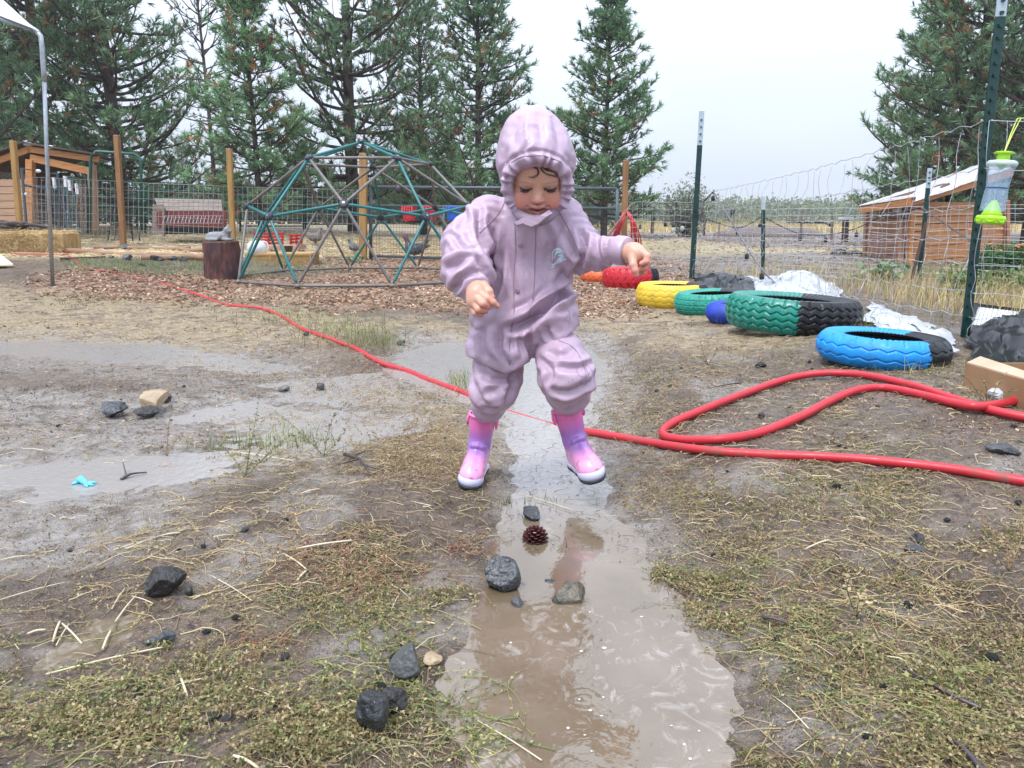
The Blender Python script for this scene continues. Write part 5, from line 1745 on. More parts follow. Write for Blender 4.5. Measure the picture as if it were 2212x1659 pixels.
# second fence further back, square mesh
t = thing('wire_fence', 'square mesh garden fence between the brown post and the cedar coop', 'fence', b3)
pts_b = [G(1356, 580), G(1494, 590), G(1648, 590), G(1984, 610), G(2260, 634)]
tops = [(1356, 436), (1494, 437), (1648, 452), (2002, 447), (2260, 440)]
for i in range(4):
    a, b_ = pts_b[i], pts_b[i + 1]
    n_ = max(int((b_ - a).length / .10), 6)
    welded_mesh('wire_mesh', a, b_, W(*tops[i + 1], b_.y), W(*tops[i], a.y), n_, 13, .0019, M_fw, t, wob=.03, seed=i + 2, zs=[0, .07, .14, .22, .3, .38, .46, .54, .63, .72, .81, .9, 1])

# ---- string lights: black cable and sockets
M_cable = mat('black_cable', (.02, .02, .022), (.03, .03, .032), rough=.45)
M_steelcable = mat('grey_cable', (.16, .17, .18), (.1, .1, .11), rough=.4)
t = thing('string_lights', 'black cable of string lights with empty bulb sockets hanging along the fence', 'string lights', b2)
run = lambda *a: [W(x, y, Y) for x, y, Y in a]
c1 = run((1372, 470, 11.3), (1390, 452, 11.2), (1398, 446, 11.1), (1420, 452, 11), (1431, 475, 10.8), (1462, 476, 10.4), (1490, 468, 10), (1506, 456, D2 - .1), (1520, 436, 9.2), (1541, 414, 8.9))
c1b = run((1398, 446, 11.1), (1412, 438, 11.0), (1436, 440, 10.8), (1460, 432, 10.6))
c2_ = run((1541, 414, 8.9), (1570, 462, 8.5), (1600, 512, 8.0), (1643, 578, 7.0), (1690, 626, 6.2), (1730, 655, 5.6))
c3 = run((1508, 465, D2 - .1), (1545, 480, 9.8), (1594, 492, 10.2), (1625, 481, 10.5), (1648, 470, b3.y - .05), (1690, 490, 10), (1730, 505, 9.6), (1790, 507, 9.4), (1850, 493, 9.2), (1900, 470, 9), (1990, 448, b4.y - .05))
c4 = run((1990, 448, b4.y - .05), (2030, 475, 6.4), (2070, 503, 5.6), (2112, 528, D1 + .05))
for c, m, r in ((c1, M_cable, .008), (c1b, M_cable, .006), (c2_, M_steelcable, .009), (c3, M_cable, .007), (c4, M_cable, .006)):
    mb = MB(); mb.tube(spline(c, 5), r, 6); mb.build('cable', m, t, smooth=True)
M_bulb = mat('clear_glass_bulb', (.8, .82, .84), (.7, .72, .74), rough=.08, alpha=.45)
for (x, y, Y, dx, bulb) in ((1541, 416, 8.9, 0, 0), (1578, 470, 8.4, 14, 0), (1614, 540, 7.8, 2, 0), (1646, 582, 7.0, 2, 0), (1594, 493, 10.2, 0, 0), (1643, 476, 10.4, -3, 0), (1729, 505, 9.6, 0, 0), (1781, 507, 9.4, 14, 0), (1457, 476, 10.4, -2, 1), (1476, 472, 10.2, -2, 1), (1437, 474, 10.7, 1, 0), (1508, 459, 9.5, -6, 0), (1851, 495, 9.2, 2, 0), (1413, 462, 11, 0, 0), (1383, 480, 11, 0, 0), (1950, 455, 8.6, 8, 0)):
    p = W(x, y, Y); s = 1.0
    up_ = x == 1578
    d = Vector((.35 * dx / 14, 0, 1 if up_ else -1)).normalized()
    mb = MB(); q = p + d * .035; mb.tube([p, q], .004, 5); mb.tube([q, q + d * .012, q + d * .055, q + d * .06], [.012, .022, .024, .016], 10)
    s_o = mb.build('bulb_socket', M_cable, t, smooth=True)
    if bulb:
        mb = MB(); mb.tube([q + d * .055, q + d * .075, q + d * .10, q + d * .12, q + d * .128], [.012, .026, .030, .02, .004], 12); mb.build('glass_bulb', M_bulb, t, smooth=True)

# ---- fly trap hanging on the near fence
Yf = D1 - .14
top_, bot_ = W(2170, 328, Yf), W(2138, 482, Yf)
ax = (top_ - bot_).normalized(); Lf = (top_ - bot_).length
M = ax.to_track_quat('Z', 'Y').to_matrix()
pxm = FPX / Yf / 1.0
M_lime = mat('lime_green_plastic', (.42, .78, .02), (.36, .68, .02), rough=.35, sss=0)
m_, nt_, b_ = mat_new('clear_blueish_plastic')
b_.inputs['Base Color'].default_value = (.42, .60, .80, 1); b_.inputs['Roughness'].default_value = .12; b_.inputs['Alpha'].default_value = .46; b_.inputs['Specular IOR Level'].default_value = .7
nz_ = node(nt_, 'ShaderNodeTexNoise', i_Scale=60., i_Detail=4.); mr_ = node(nt_, 'ShaderNodeMapRange', i_From_Min=.55, i_From_Max=.7, i_To_Min=.30, i_To_Max=.62)
nt_.links.new(nz_.outputs['Fac'], mr_.inputs['Value']); nt_.links.new(mr_.outputs[0], b_.inputs['Alpha'])
M_clear = m_
t = thing('fly_trap', 'hanging wasp trap with clear body, lime green lid, cone and base by the tall post', 'fly trap', bot_)
rr = lambda px: px / pxm / 2
Z = lambda f: bot_ + ax * Lf * f
mb = MB(); mb.lathe([(rr(44), -.006), (rr(52), 0), (rr(54), .012), (rr(56), .022), (rr(54), .03), (rr(52), .034), (rr(50), .032), (rr(48), .01)], 32, Z(0), M); mb.build('base_tray', M_lime, t, smooth=False)
for k in range(8):
    a = k * math.pi / 4 + .2; p = Z(.04) + M @ Vector((rr(53) * math.cos(a), rr(53) * math.sin(a), 0))
    Mk = M @ Matrix.Rotation(a, 3, 'Z')
    mb = MB(); mb.tube([p + Mk @ Vector((.003, .016 * math.cos(b) * 1.0, .004 - .012 * math.sin(b))) for b in np.linspace(0, math.pi, 9)], .0022, 5); mb.build('base_arch', M_lime, t)
mb = MB(); mb.lathe([(rr(44), .03), (rr(34), .05), (rr(20), .085), (rr(10), .105), (rr(9), .106)], 24, Z(0), M); mb.build('inner_cone', M_lime, t, smooth=True)
mb = MB(); mb.lathe([(rr(48), Lf * .17), (rr(46), Lf * .30), (rr(43), Lf * .44), (rr(41), Lf * .49), (rr(42), Lf * .50), (rr(41), Lf * .51), (rr(44), Lf * .60), (rr(49), Lf * .74), (rr(53), Lf * .80)], 32, Z(0), M, cap=False); mb.build('clear_body', M_clear, t, smooth=True)
mb = MB(); mb.lathe([(rr(41.5), Lf * .485), (rr(42.5), Lf * .495), (rr(41.5), Lf * .505)], 32, Z(0), M, cap=False); mb.build('dark_water_line', mat('dark_blue_ring', (.03, .07, .2), rough=.3), t)
mb = MB(); mb.lathe([(rr(54), Lf * .80), (rr(57), Lf * .815), (rr(57), Lf * .85), (rr(50), Lf * .875), (rr(30), Lf * .885)], 32, Z(0), M, cap=False); mb.build('clear_lid', mat('milky_plastic', (.62, .74, .72), rough=.2, alpha=.8), t, smooth=True)
mb = MB(); mb.lathe([(rr(8), Lf * .76), (rr(22), Lf * .84), (rr(24), Lf * .90), (rr(23), Lf * .965), (rr(37), Lf * .975), (rr(38), Lf * .99), (rr(30), Lf * 1.0), (rr(6), Lf * 1.005)], 28, Z(0), M); mb.build('green_funnel', M_lime, t, smooth=False)
wp = W(2198, 257, D1 - .03)
for dx in (-.004, .004):
    mb = MB(); mb.tube([Z(1.0), Z(1.0).lerp(wp, .5) + Vector((dx, 0, 0)), wp + Vector((dx * 2, -.01, 0)), wp + Vector((.03 + dx * 3, .01, .006)), wp + Vector((.06, 0, -.004))], .0026, 5); mb.build('string', mat('yellow_string', (.62, .68, .14), rough=.6), t)

# ---- canopy frame at the left
t = thing('canopy_tent', 'grey steel canopy leg and bent roof tube at the left edge', 'canopy frame', G(114, 617))
g = G(114, 617); Yc = g.y
mb = MB(); mb.tube([g, W(101, 320, Yc), W(95, 160, Yc)], .019, 10); mb.build('lower_leg', M_galv, t, smooth=True)
mb = MB(); mb.tube([W(96, 175, Yc), W(94, 150, Yc), W(91, 100, Yc), W(88, 78, Yc), W(80, 68, Yc + .02), W(70, 64, Yc + .05), W(-60, 18, Yc - .6)], .023, 10); mb.build('bent_tube', M_galv, t, smooth=True)
mb = MB(); mb.tube([W(84, 70, Yc), W(40, 40, Yc + .6), W(-40, -20, Yc + 1.5)], .02, 10); mb.build('side_tube', M_galv, t, smooth=True)
t = thing('canopy_cover', 'white canopy fabric edge at the top left corner', 'canopy cover', W(0, 30, Yc))
mb = MB(); mb.poly([W(76, 64, Yc), W(-60, 12, Yc - .6), W(-120, -60, Yc - .2), W(-60, -60, Yc + 1.4)], Vector((0, 0, .006))); mb.build('fabric', mat('white_canopy_cloth', (.66, .66, .68), (.58, .58, .62), rough=.6), t)

# ---- hoses on the ground
HR = .0138
main = [(140, 547), (152, 556), (185, 577), (215, 585), (250, 591), (300, 601), (340, 610), (380, 622), (430, 640), (480, 657), (530, 664), (570, 670), (610, 685), (650, 711), (690, 727), (730, 739), (770, 756), (800, 776), (830, 791), (880, 806), (930, 827), (1005, 855), (1060, 877), (1130, 900), (1200, 920), (1290, 942), (1400, 962), (1520, 980), (1640, 989), (1780, 995), (1900, 1004), (2050, 1021), (2150, 1038), (2330, 1070), (2600, 1130), (2900, 1150)]
pts = []
for i, (x, y) in enumerate(main):
    p = G(x, y); z = p.z + HR * (.75 if x < 1010 or x > 1250 else -.25)
    if x < 420: z = p.z + .001
    elif x < 800: z = p.z + HR * (.15 + .5 * ((i * 7) % 3) / 2)
    pts.append(Vector((p.x, p.y, z)))
M_hose_dirty = mat('muddy_red_hose', (.50, .022, .035), (.22, .08, .06), rough=.3, scale=26, rough2=.6, spec=.5, lo=.52, hi=.72, detail=8)
mb = MB(); mb.tube(spline(pts, 8), HR * .93, 14)
tag(mb.build('garden_hose', M_hose_dirty, smooth=True), 'long red hose crossing the whole yard through the puddle', 'hose')
loop = [(2900, 980, 0), (2600, 960, 0), (2400, 935, 0), (2300, 925, 0), (2212, 911, 0), (2130, 893, 0), (2050, 868, .0), (1980, 844, .004), (1900, 824, .01), (1840, 815, .015), (1770, 814, .015), (1700, 826, .01), (1600, 861, .004), (1510, 897, 0), (1455, 921, 0), (1432, 940, 0), (1440, 953, 0), (1490, 960, 0), (1560, 958, 0), (1640, 944, 0), (1730, 908, .004), (1790, 876, .008), (1850, 851, .01), (1910, 846, .0), (1990, 862, -.004), (2060, 880, .0), (2110, 887, .03), (2160, 882, .0), (2212, 870, 0), (2320, 845, 0), (2600, 850, 0), (2900, 900, 0)]
pts = []
for x, y, dz in loop:
    p = G(x, y); v = Vector((p.x, p.y, p.z + HR))
    d = (Vector((0, 0, CAM_H)) - v).normalized(); pts.append(v + d * dz * 2)
mb = MB(); mb.tube(spline(pts, 8), HR, 14)
tag(mb.build('garden_hose', M_hose, smooth=True), 'red hose lying in a long loop on the bank in front of the blue tyre', 'hose')

# ---- STONES
M_wetrock = mat('wet_dark_stone', (.022, .026, .031), (.055, .060, .066), rough=.18, rough2=.45, scale=18, bump=.010, bscale=55, spec=.6)
M_dullrock = mat('dull_black_stone', (.016, .016, .017), (.040, .038, .037), rough=.55, scale=22, bump=.014, bscale=60)
M_tanrock = mat('tan_mossy_stone', (.13, .11, .08), (.05, .048, .044), rough=.35, rough2=.6, scale=18, bump=.010, bscale=60)
M_tanflat = mat('tan_flat_stone', (.40, .30, .19), (.26, .19, .12), rough=.4, scale=14, bump=.003, bscale=40)
M_greyrock = mat('grey_stone', (.095, .10, .10), (.05, .052, .055), rough=.4, scale=16, bump=.003, bscale=50)


def rock(px, pyb, wpx, hpx, m, label, seed, cuts=11, group=None, depth=.9, name='stone', rot=0., sink=.12, res=30, rnd=.80, lift=0., cat='stone'):
    g = G(px, pyb); dist = math.hypot(g.y, g.x) ; s = FPX / (g.y * CP + (CAM_H - g.z) * SP)
    w = wpx / s / 2; pitch = math.atan2(CAM_H - g.z, g.y)
    d = w * depth; h = max((hpx / s / 2 - d * math.sin(pitch) * .5) / math.cos(pitch) * 1.1, w * .28)
    rg = np.random.default_rng(seed)
    c = np.array((g.x, g.y + d * .7, g.z + h * (1 - sink) + lift))
    vox = max(w / res, .0012)
    S = SDF(c - np.array((w, d, h)) * 1.25, c + np.array((w, d, h)) * 1.25, vox)
    Mr = Matrix.Rotation(rot, 3, 'Z') @ Matrix.Rotation(rg.normal() * .15, 3, 'X')
    S.ell(c, (w * 1.08, d * 1.05, h * 1.05), 0, Mr)
    for k in range(cuts):
        n_ = norm_(rg.normal(size=3) * np.array((1, 1, .9)) + (0, -.45, .35))
        S.plane(c + n_ * np.array((w, d, h)) * rg.uniform(rnd * .60, rnd), n_ / np.array((w, d, h)) * w)
    V, F = S.extract(); V = smooth_mesh(V, F, 1, .5)
    me = np_mesh(name, V, F, [m], smooth=True)
    noisy(me, w * .035, 2.4 / w, seed); noisy(me, w * .014, 7 / w, seed + 5)
    o = link_mesh(name, me)
    return tag(o, label, cat, group)


rock(232, 905, 72, 42, M_wetrock, 'wet blue grey stone lying left of the tan flat stone', 1)
rock(308, 906, 58, 30, M_dullrock, 'dark stone propping up the tan flat stone', 2)
rock(318, 895, 80, 24, M_tanflat, 'flat tan stone resting on a dark one beside the shallow pool', 3, cuts=4, lift=.03)
rock(349, 872, 32, 28, M_greyrock, 'small grey stone behind the flat tan one', 4)
rock(340, 1302, 100, 76, M_dullrock, 'large rough black stone on the mud at the lower left', 5, cuts=5)
rock(350, 1398, 46, 38, M_wetrock, 'small wet dark stone beside the little straw filled puddle', 6)
rock(318, 1398, 34, 20, M_wetrock, 'smaller flat dark stone touching the one by the little puddle', 7)
rock(408, 1292, 20, 24, M_dullrock, 'tiny black pebble just right of the large black stone', 8)
rock(876, 1472, 76, 78, M_greyrock, 'rounded grey stone at the left bank of the brown puddle', 9, cuts=4)
rock(800, 1596, 66, 104, M_wetrock, 'long smooth dark stone half sunk in a hole at the bottom', 10, cuts=3, depth=1.5)
rock(848, 1545, 58, 60, M_dullrock, 'dark muddy clod next to the long sunken stone', 30, cuts=4)
rock(1080, 1288, 100, 84, M_wetrock, 'big angular black wet stone standing in the puddle', 11, cuts=9, rnd=.8, depth=.8)
rock(1118, 1342, 46, 56, M_greyrock, 'narrow grey stone in the water right in front of the big angular one', 12, depth=1.1)
rock(1192, 1288, 66, 44, M_wetrock, 'low rounded grey stone left of the tan stone in the puddle', 13)
rock(1238, 1334, 88, 74, M_tanrock, 'pointed tan and black stone in the puddle, right of the others', 14, cuts=9, rnd=.78)
rock(1148, 1130, 62, 38, M_wetrock, 'squarish dark blue stone in the shallow water below the child', 15, cuts=8)
rock(930, 1440, 50, 30, M_tanflat, 'small pale knobbly stone beside the rounded grey stone', 16)
rock(690, 846, 24, 22, M_greyrock, 'small round grey stone on the wet ground left of the child', 17)
rock(866, 746, 22, 12, M_dullrock, 'small black stone at the edge of the upper puddle', 18)
rock(659, 727, 18, 12, M_dullrock, 'tiny dark stone touching the long red hose', 19)
rock(2185, 985, 70, 22, M_wetrock, 'flat dark slate piece at the right edge between the hoses', 20, cuts=5)
rock(1646, 905, 20, 14, M_dullrock, 'small dark stone inside the hose loop', 21)
rock(1978, 1196, 46, 20, M_wetrock, 'flat bluish stone in the weeds below the hose at the right', 22)
rock(1990, 1175, 38, 20, M_dullrock, 'small dark stone just above the flat bluish one at the right', 23)
rock(610, 848, 26, 16, M_greyrock, 'small grey pebble in the shallow pool at the left', 24)
rock(1648, 902, 18, 12, M_dullrock, 'tiny dark clod near the middle of the hose loop', 25)
rock(1645, 795, 24, 14, M_dullrock, 'small black stone on the bank above the hose loop', 26)
rock(262, 540, 22, 14, M_greyrock, 'pale grey stone resting against the upper log rail', 27)
for i, (px, py, w, h, lab) in enumerate(((240, 559, 14, 9, 'small white grey stone before the long log rail'), (273, 562, 26, 16, 'pointed grey stone in front of the log rails'), (330, 563, 22, 14, 'dark stone near the cut end of the front log rail'),
                                       (345, 565, 20, 10, 'dark grey stone lying left of the rounded ones by the front rail'), (372, 563, 20, 12, 'rounded grey stone in front of the front log rail'), (392, 565, 22, 14, 'largest rounded grey stone by the front log rail'), (222, 541, 18, 8, 'flat grey stone on the upper log rail'), (303, 576, 18, 9, 'lone dark stone in the short grass below the rails'))):
    rock(px, py, w, h, M_greyrock if i in (0, 1, 4, 5, 6) else M_dullrock, lab, 60 + i, group='stones along the log rails', res=12)
# small chunks scattered on the mud
rgk = np.random.default_rng(77)
LMK = [(340, 1265, 'the large black stone'), (876, 1435, 'the rounded grey stone'), (800, 1550, 'the long sunken stone'), (180, 1043, 'the light blue toy piece'), (318, 880, 'the flat tan stone'), (780, 1010, 'the forked dark twig'), (1010, 1050, 'the left boot'),
       (1285, 1040, 'the lifted boot'), (1980, 1190, 'the flat bluish stone'), (2185, 975, 'the slate piece'), (1440, 945, 'the tip of the hose loop'), (1650, 900, 'the middle of the hose loop'), (1800, 812, 'the crest of the hose loop'), (1800, 996, 'the long hose'), (1720, 728, 'the big green and black tyre'), (1925, 790, 'the light blue tyre'),
       (2000, 1480, 'the bark strip'), (1600, 1400, 'the right puddle bank'), (700, 1200, 'the red weeds'), (100, 1400, 'the little puddle'), (500, 670, 'the far hose stretch'), (690, 840, 'the small round grey stone'), (1660, 1350, 'the floating twig'), (2100, 1640, 'the lower right twig'), (120, 700, 'the canopy leg'), (1560, 1150, 'the hose crossing at the right bank'), (500, 1550, 'the green weeds at lower left'), (1900, 1330, 'the pale upright sprig'), (2150, 870, 'the cardboard box'), (900, 690, 'the climbing dome')]
pj = []
for i in range(140):
    px, py = rgk.uniform(-20, 2230), rgk.uniform(900, 1640) if i % 3 else rgk.uniform(640, 900)
    pj.append((px, py))
pv = G_many([a for a, _ in pj], [b for _, b in pj])
pm = []
for k in range(6):
    mb = MB(); mb.ball((0, 0, 0), (1, .8, .6), 10, 7); pm.append(noisy(mb.mesh('pebble', [M_dullrock, M_greyrock, M_wetrock, M_tanrock, M_dullrock, M_tanflat][k], smooth=True), .28, 1.1, k * 7))
for i, p in enumerate(pv):
    if p[2] < .004: continue
    o = bpy.data.objects.new('pebble', pm[i % 6]); COL.objects.link(o)
    s = rgk.uniform(.004, .011); o.location = (p[0], p[1], p[2] + s * .3); o.scale = (s, s, s); o.rotation_euler = (rgk.uniform(-.4, .4), rgk.uniform(-.4, .4), rgk.uniform(0, 6))
    kind_ = ('black', 'grey', 'wet dark', 'brownish', 'black', 'tan')[i % 6]
    ppx, ppy = pj[i]; bst = min(LMK, key=lambda q: (q[0] - ppx) ** 2 + (2.2 * (q[1] - ppy)) ** 2)
    dx_, dy_ = ppx - bst[0], 2.2 * (ppy - bst[1]); far_ = math.hypot(dx_, dy_) > 130
    dr = ('above', 'above right of', 'right of', 'below right of', 'below', 'below left of', 'left of', 'above left of')[int(round(math.atan2(dx_, -dy_) / (math.pi / 4))) % 8]
    tag(o, 'tiny ' + kind_ + ' pebble ' + ('some way ' if far_ else 'close ') + dr + ' ' + bst[2], 'pebble', kind_ + ' pebbles strewn over the mud')

# ---- pine cone
g = G(1157, 1188); c = g + Vector((0, .02, .014))
M_cone = mat('dark_red_cone_scales', (.12, .022, .018), (.05, .012, .014), rough=.3, scale=90, spec=.6)
t = thing('pine_cone', 'dark reddish brown pine cone standing in the shallow water', 'pine cone', c)
mb = MB(); mb.ball(c, (.012, .012, .016), 10, 8); mb.build('core', M_cone, t, smooth=True)
scale_me = None
for i in range(95):
    u = (i + .5) / 95; z = 1 - 2 * u; a = i * 2.39996
    rxy = math.sqrt(max(0, 1 - z * z)); d = Vector((rxy * math.cos(a), rxy * math.sin(a), z))
    if scale_me is None:
        mb = MB(); mb.poly([(-.0016, 0, -.0006), (.0016, 0, -.0006), (.0042, .5 * .018, 0), (.0028, .018, .001), (-.0028, .018, .001), (-.0042, .5 * .018, 0)], Vector((0, 0, .0014))); scale_me = mb.mesh('cone_scale', M_cone)
    o = bpy.data.objects.new('cone_scale', scale_me); COL.objects.link(o); o.parent = t
    e = Vector((d.x, d.y, d.z * .5 + .42)).normalized()
    q = e.to_track_quat('Y', 'Z')
    o.matrix_local = Matrix.Translation(d * .009 + Vector((0, 0, d.z * .007))) @ q.to_matrix().to_4x4() @ Matrix.Scale(.9 + .35 * rxy, 4)

# ---- light blue toy piece
g = G(180, 1052); s = 1 / (FPX / (g.y * CP + CAM_H * SP))
t = thing('blue_toy_piece', 'light blue plastic toy piece with prongs lying on wet mud at the left', 'toy piece', g)
M_toy = mat('light_blue_plastic', (.12, .55, .72), (.10, .48, .66), rough=.3)
Mt = Matrix.Rotation(-.18, 3, 'Z')
mb = MB(); mb.tube([g + Mt @ Vector(v) for v in ((-.026, .01, .010), (-.018, .016, .016), (0, .006, .012), (.012, .0, .010))], [.008, .011, .008, .006], 10); mb.build('toy_body', M_toy, t, smooth=True)
for v in (((.006, 0, .010), (.034, .012, .012)), ((.006, 0, .010), (.036, -.002, .008)), ((.006, 0, .010), (.026, -.014, .007)), ((-.022, .01, .01), (-.03, -.006, .008))):
    mb = MB(); mb.tube([g + Mt @ Vector(v[0]), g + Mt @ ((Vector(v[0]) + Vector(v[1])) / 2), g + Mt @ Vector(v[1])], [.005, .005, .002], 8); mb.build('prong', M_toy, t, smooth=True)

# ---- dark twigs
M_twig = mat('wet_dark_twig', (.045, .035, .04), (.08, .06, .06), rough=.35, scale=30, bump=.001)


def twig(pts, r, label, subs=(), name='twig'):
    P = [G(x, y) + Vector((0, 0, r + h)) for x, y, h in pts]
    t = thing(name, label, 'twig', P[0])
    sp = spline(P, 5); mb = MB(); mb.tube(sp, [r * (1 - .7 * i / len(sp)) for i in range(len(sp))], 7); mb.build('twig_stem', M_twig, t, smooth=True)
    for q in subs:
        P2 = [G(x, y) + Vector((0, 0, r * .7 + h)) for x, y, h in q]
        sp = spline(P2, 4); mb = MB(); mb.tube(sp, [r * .6 * (1 - .8 * i / len(sp)) for i in range(len(sp))], 6); mb.build('side_shoot', M_twig, t, smooth=True)
    return t


twig([(745, 988, .004), (775, 1003, .012), (790, 1018, .012), (828, 1022, .003)], .006, 'forked wet dark twig lying on the mud left of the left boot', [[(775, 1003, .012), (745, 1010, .01), (715, 1012, .0)], [(790, 1018, .012), (800, 1032, .004)], [(760, 996, .01), (790, 990, .02)]])
twig([(262, 1042, .004), (285, 1036, .012), (318, 1028, .006)], .005, 'short dark bent twig standing out of the shallow pool', [[(275, 1040, .01), (268, 1022, .03)]])
twig([(1648, 1345, .006), (1662, 1352, .012), (1690, 1360, .012), (1705, 1362, .004)], .0035, 'small reddish forked twig floating at the right side of the puddle', [[(1690, 1360, .012), (1694, 1340, .022)], [(1655, 1348, .008), (1640, 1338, .012)]])
twig([(2130, 1690, .004), (2080, 1640, .01), (2040, 1600, .004)], .005, 'thick dark twig pressed in the mud at the lower right corner')
twig([(2120, 1540, .003), (2060, 1520, .008), (1990, 1480, .008), (1930, 1440, .002)], .004, 'long dark bark strip in the mud at the lower right')
twig([(1600, 830, .002), (1570, 838, .01), (1530, 842, .002)], .004, 'short black twig on the bank left of the hose loop')
# ================================================================== GROUND COVER
M_cover = leafmat('dry_and_green_bits', .5, .15)


def sample(n, px, py, rg, dens=None, zmin=-1., ymax=99):
    """random ground points seen inside the pixel box; dens(x, y) in 0..1 thins them"""
    X = rg.uniform(px[0], px[1], n); Y = rg.uniform(py[0], py[1], n)
    P = G_many(X, Y)
    k = (P[:, 1] > .35) & (P[:, 1] < ymax) & (P[:, 2] > zmin)
    if dens is not None: k &= rg.random(n) < dens(P[:, 0], P[:, 1])
    return P[k]


def stems(P, rg, length, K, curl, w, lift, cols, up=0., hdg=None, wet_float=False):
    """creeping stems: P start points; returns verts, faces, colours and node positions"""
    N = len(P)
    a = rg.uniform(0, 2 * np.pi, N) if hdg is None else hdg + rg.normal(size=N) * .5
    L = length[0] + (length[1] - length[0]) * rg.random(N) ** 1.5
    c = rg.normal(size=N) * curl
    x, y = P[:, 0].copy(), P[:, 1].copy()
    el = up * rg.uniform(.2, 1., N)
    pts = []; zoff = np.zeros(N)
    for k in range(K + 1):
        base = np.maximum(ground_h(x, y), WATER)
        z = base + .0012 + lift * rg.random(N) * math.sin(math.pi * (k + .3) / (K + .6)) + zoff
        pts.append(np.stack([x, y, z], 1))
        a = a + c + rg.normal(size=N) * curl * .7
        x = x + np.cos(a) * L / K * np.cos(el); y = y + np.sin(a) * L / K * np.cos(el)
        zoff = zoff + L / K * np.sin(el)
    pts = np.stack(pts, 1)
    W_ = (w[0] + (w[1] - w[0]) * rg.random(N))
    C = cols[rg.integers(0, len(cols), N)] * rg.uniform(.7, 1.35, (N, 1))
    T = np.gradient(pts, axis=1); T /= np.maximum(np.linalg.norm(T, axis=2, keepdims=True), 1e-9)
    side = np.cross(T, np.array([0, 0, 1.])); side /= np.maximum(np.linalg.norm(side, axis=2, keepdims=True), 1e-6)
    tap = (1 - .6 * np.linspace(0, 1, K + 1))[None, :, None]
    ww = W_[:, None, None] * tap
    upv = np.cross(side, T)
    a_ = pts - side * ww - upv * ww * .5; b_ = pts + upv * ww; c_ = pts + side * ww - upv * ww * .5
    V = np.stack([a_, b_, c_], 2).reshape(-1, 3)
    i0 = (np.arange(N)[:, None] * (K + 1) + np.arange(K)[None, :]).ravel() * 3
    F = np.concatenate([np.stack([i0, i0 + 3, i0 + 4, i0 + 1], 1), np.stack([i0 + 1, i0 + 4, i0 + 5, i0 + 2], 1)])
    col = np.repeat(C, 3 * (K + 1), 0)
    return V, F, col, pts, C, a


def leaves_on(pts, C, rg, per, size, cols):
    N, K1, _ = pts.shape
    M = N * per
    i = np.repeat(np.arange(N), per); t = rg.uniform(.1, K1 - 1.001, M)
    k = t.astype(int); f = (t - k)[:, None]
    p = pts[i, k] * (1 - f) + pts[i, k + 1] * f
    d = norm_(rg.normal(size=(M, 3)) * np.array([1, 1, .55]) + [0, 0, .28]); s = size * rg.uniform(.5, 1.4, (M, 1))
    sd = norm_(np.cross(d, rg.normal(size=(M, 3)))) * s * .32
    V = np.stack([p, p + d * s * .5 - sd, p + d * s, p + d * s * .5 + sd], 1).reshape(-1, 3)
    F = np.arange(M * 4).reshape(-1, 4)
    c = (.45 * C[i] + .55 * cols[rg.integers(0, len(cols), M)]) * rg.uniform(.7, 1.3, (M, 1))
    return V, F, np.repeat(c, 4, 0)


def join(*parts):
    V = []; F = []; C = []; o = 0
    for v, f, c in parts:
        V.append(v); F.append(f + o); C.append(c); o += len(v)
    return np.concatenate(V), np.concatenate(F), np.concatenate(C)


def stuff(name, V, F, C, m=None):
    return tag(link_mesh(name, np_mesh(name, V, F, [m or M_cover], col=C)), kind='stuff')


GREENS = np.array([(.13, .17, .05), (.22, .23, .075), (.13, .16, .07), (.32, .29, .12), (.24, .19, .085)])
TANS = np.array([(.36, .27, .13), (.28, .20, .10), (.44, .36, .20), (.20, .13, .08), (.30, .20, .13)])
REDS = np.array([(.34, .17, .11), (.26, .14, .09), (.36, .24, .13), (.28, .22, .12)])
PALE = np.array([(.62, .54, .36), (.56, .46, .28), (.50, .40, .24)])

rg = np.random.default_rng(101)
zmat = lambda x, y: zones(x, y)['mat']


def patchy(th0, th1, f=6., s=0.):
    return lambda x, y: ss(th0, th1, .5 + .9 * fbm(x * f + s, y * f, 3))


# 1 creeping weeds
P = sample(60000, (-500, 2750), (780, 1800), rg, lambda x, y: np.clip(zmat(x, y) * patchy(.42, .75, 5.)(x, y) * patchy(.3, .6, 16., 3.)(x, y) + .03, 0, 1), zmin=.0035)
P = P[:7500]
print('weeds', len(P))
gr = ss(.4, .7, .5 + .8 * fbm(P[:, 0] * 3 + 9, P[:, 1] * 3, 3))
isg = rg.random(len(P)) < .08 + .50 * gr * ss(1.8, 1.0, P[:, 1])
sets = []
for sel, cols, lf in ((isg, GREENS, GREENS), (~isg, np.concatenate([TANS, GREENS[1:3]]), np.concatenate([TANS, GREENS[3:]]))):
    v, f, c, pts, C, _ = stems(P[sel], rg, (.02, .09), 4, .42, (.0004, .0008), .009, cols)
    sets += [(v, f, c), leaves_on(pts, C, rg, 8, .0050, lf)]
# red tinged patches as in the photo
for (px, py, n, r) in ((740, 1215, 230, 95), (800, 1265, 90, 60), (560, 1395, 50, 40), (1050, 1185, 90, 50), (690, 770, 500, 120), (1700, 1290, 30, 40)):
    X = px + rg.normal(size=n) * r; Y = py + rg.normal(size=n) * r * .35
    Q = G_many(X, Y); Q = Q[Q[:, 2] > .002]
    v, f, c, pts, C, _ = stems(Q, rg, (.02, .09), 4, .45, (.0005, .0010), .010, REDS)
    sets += [(v, f, c), leaves_on(pts, C, rg, 7, .005, REDS)]
stuff('creeping_weeds', *join(*sets))

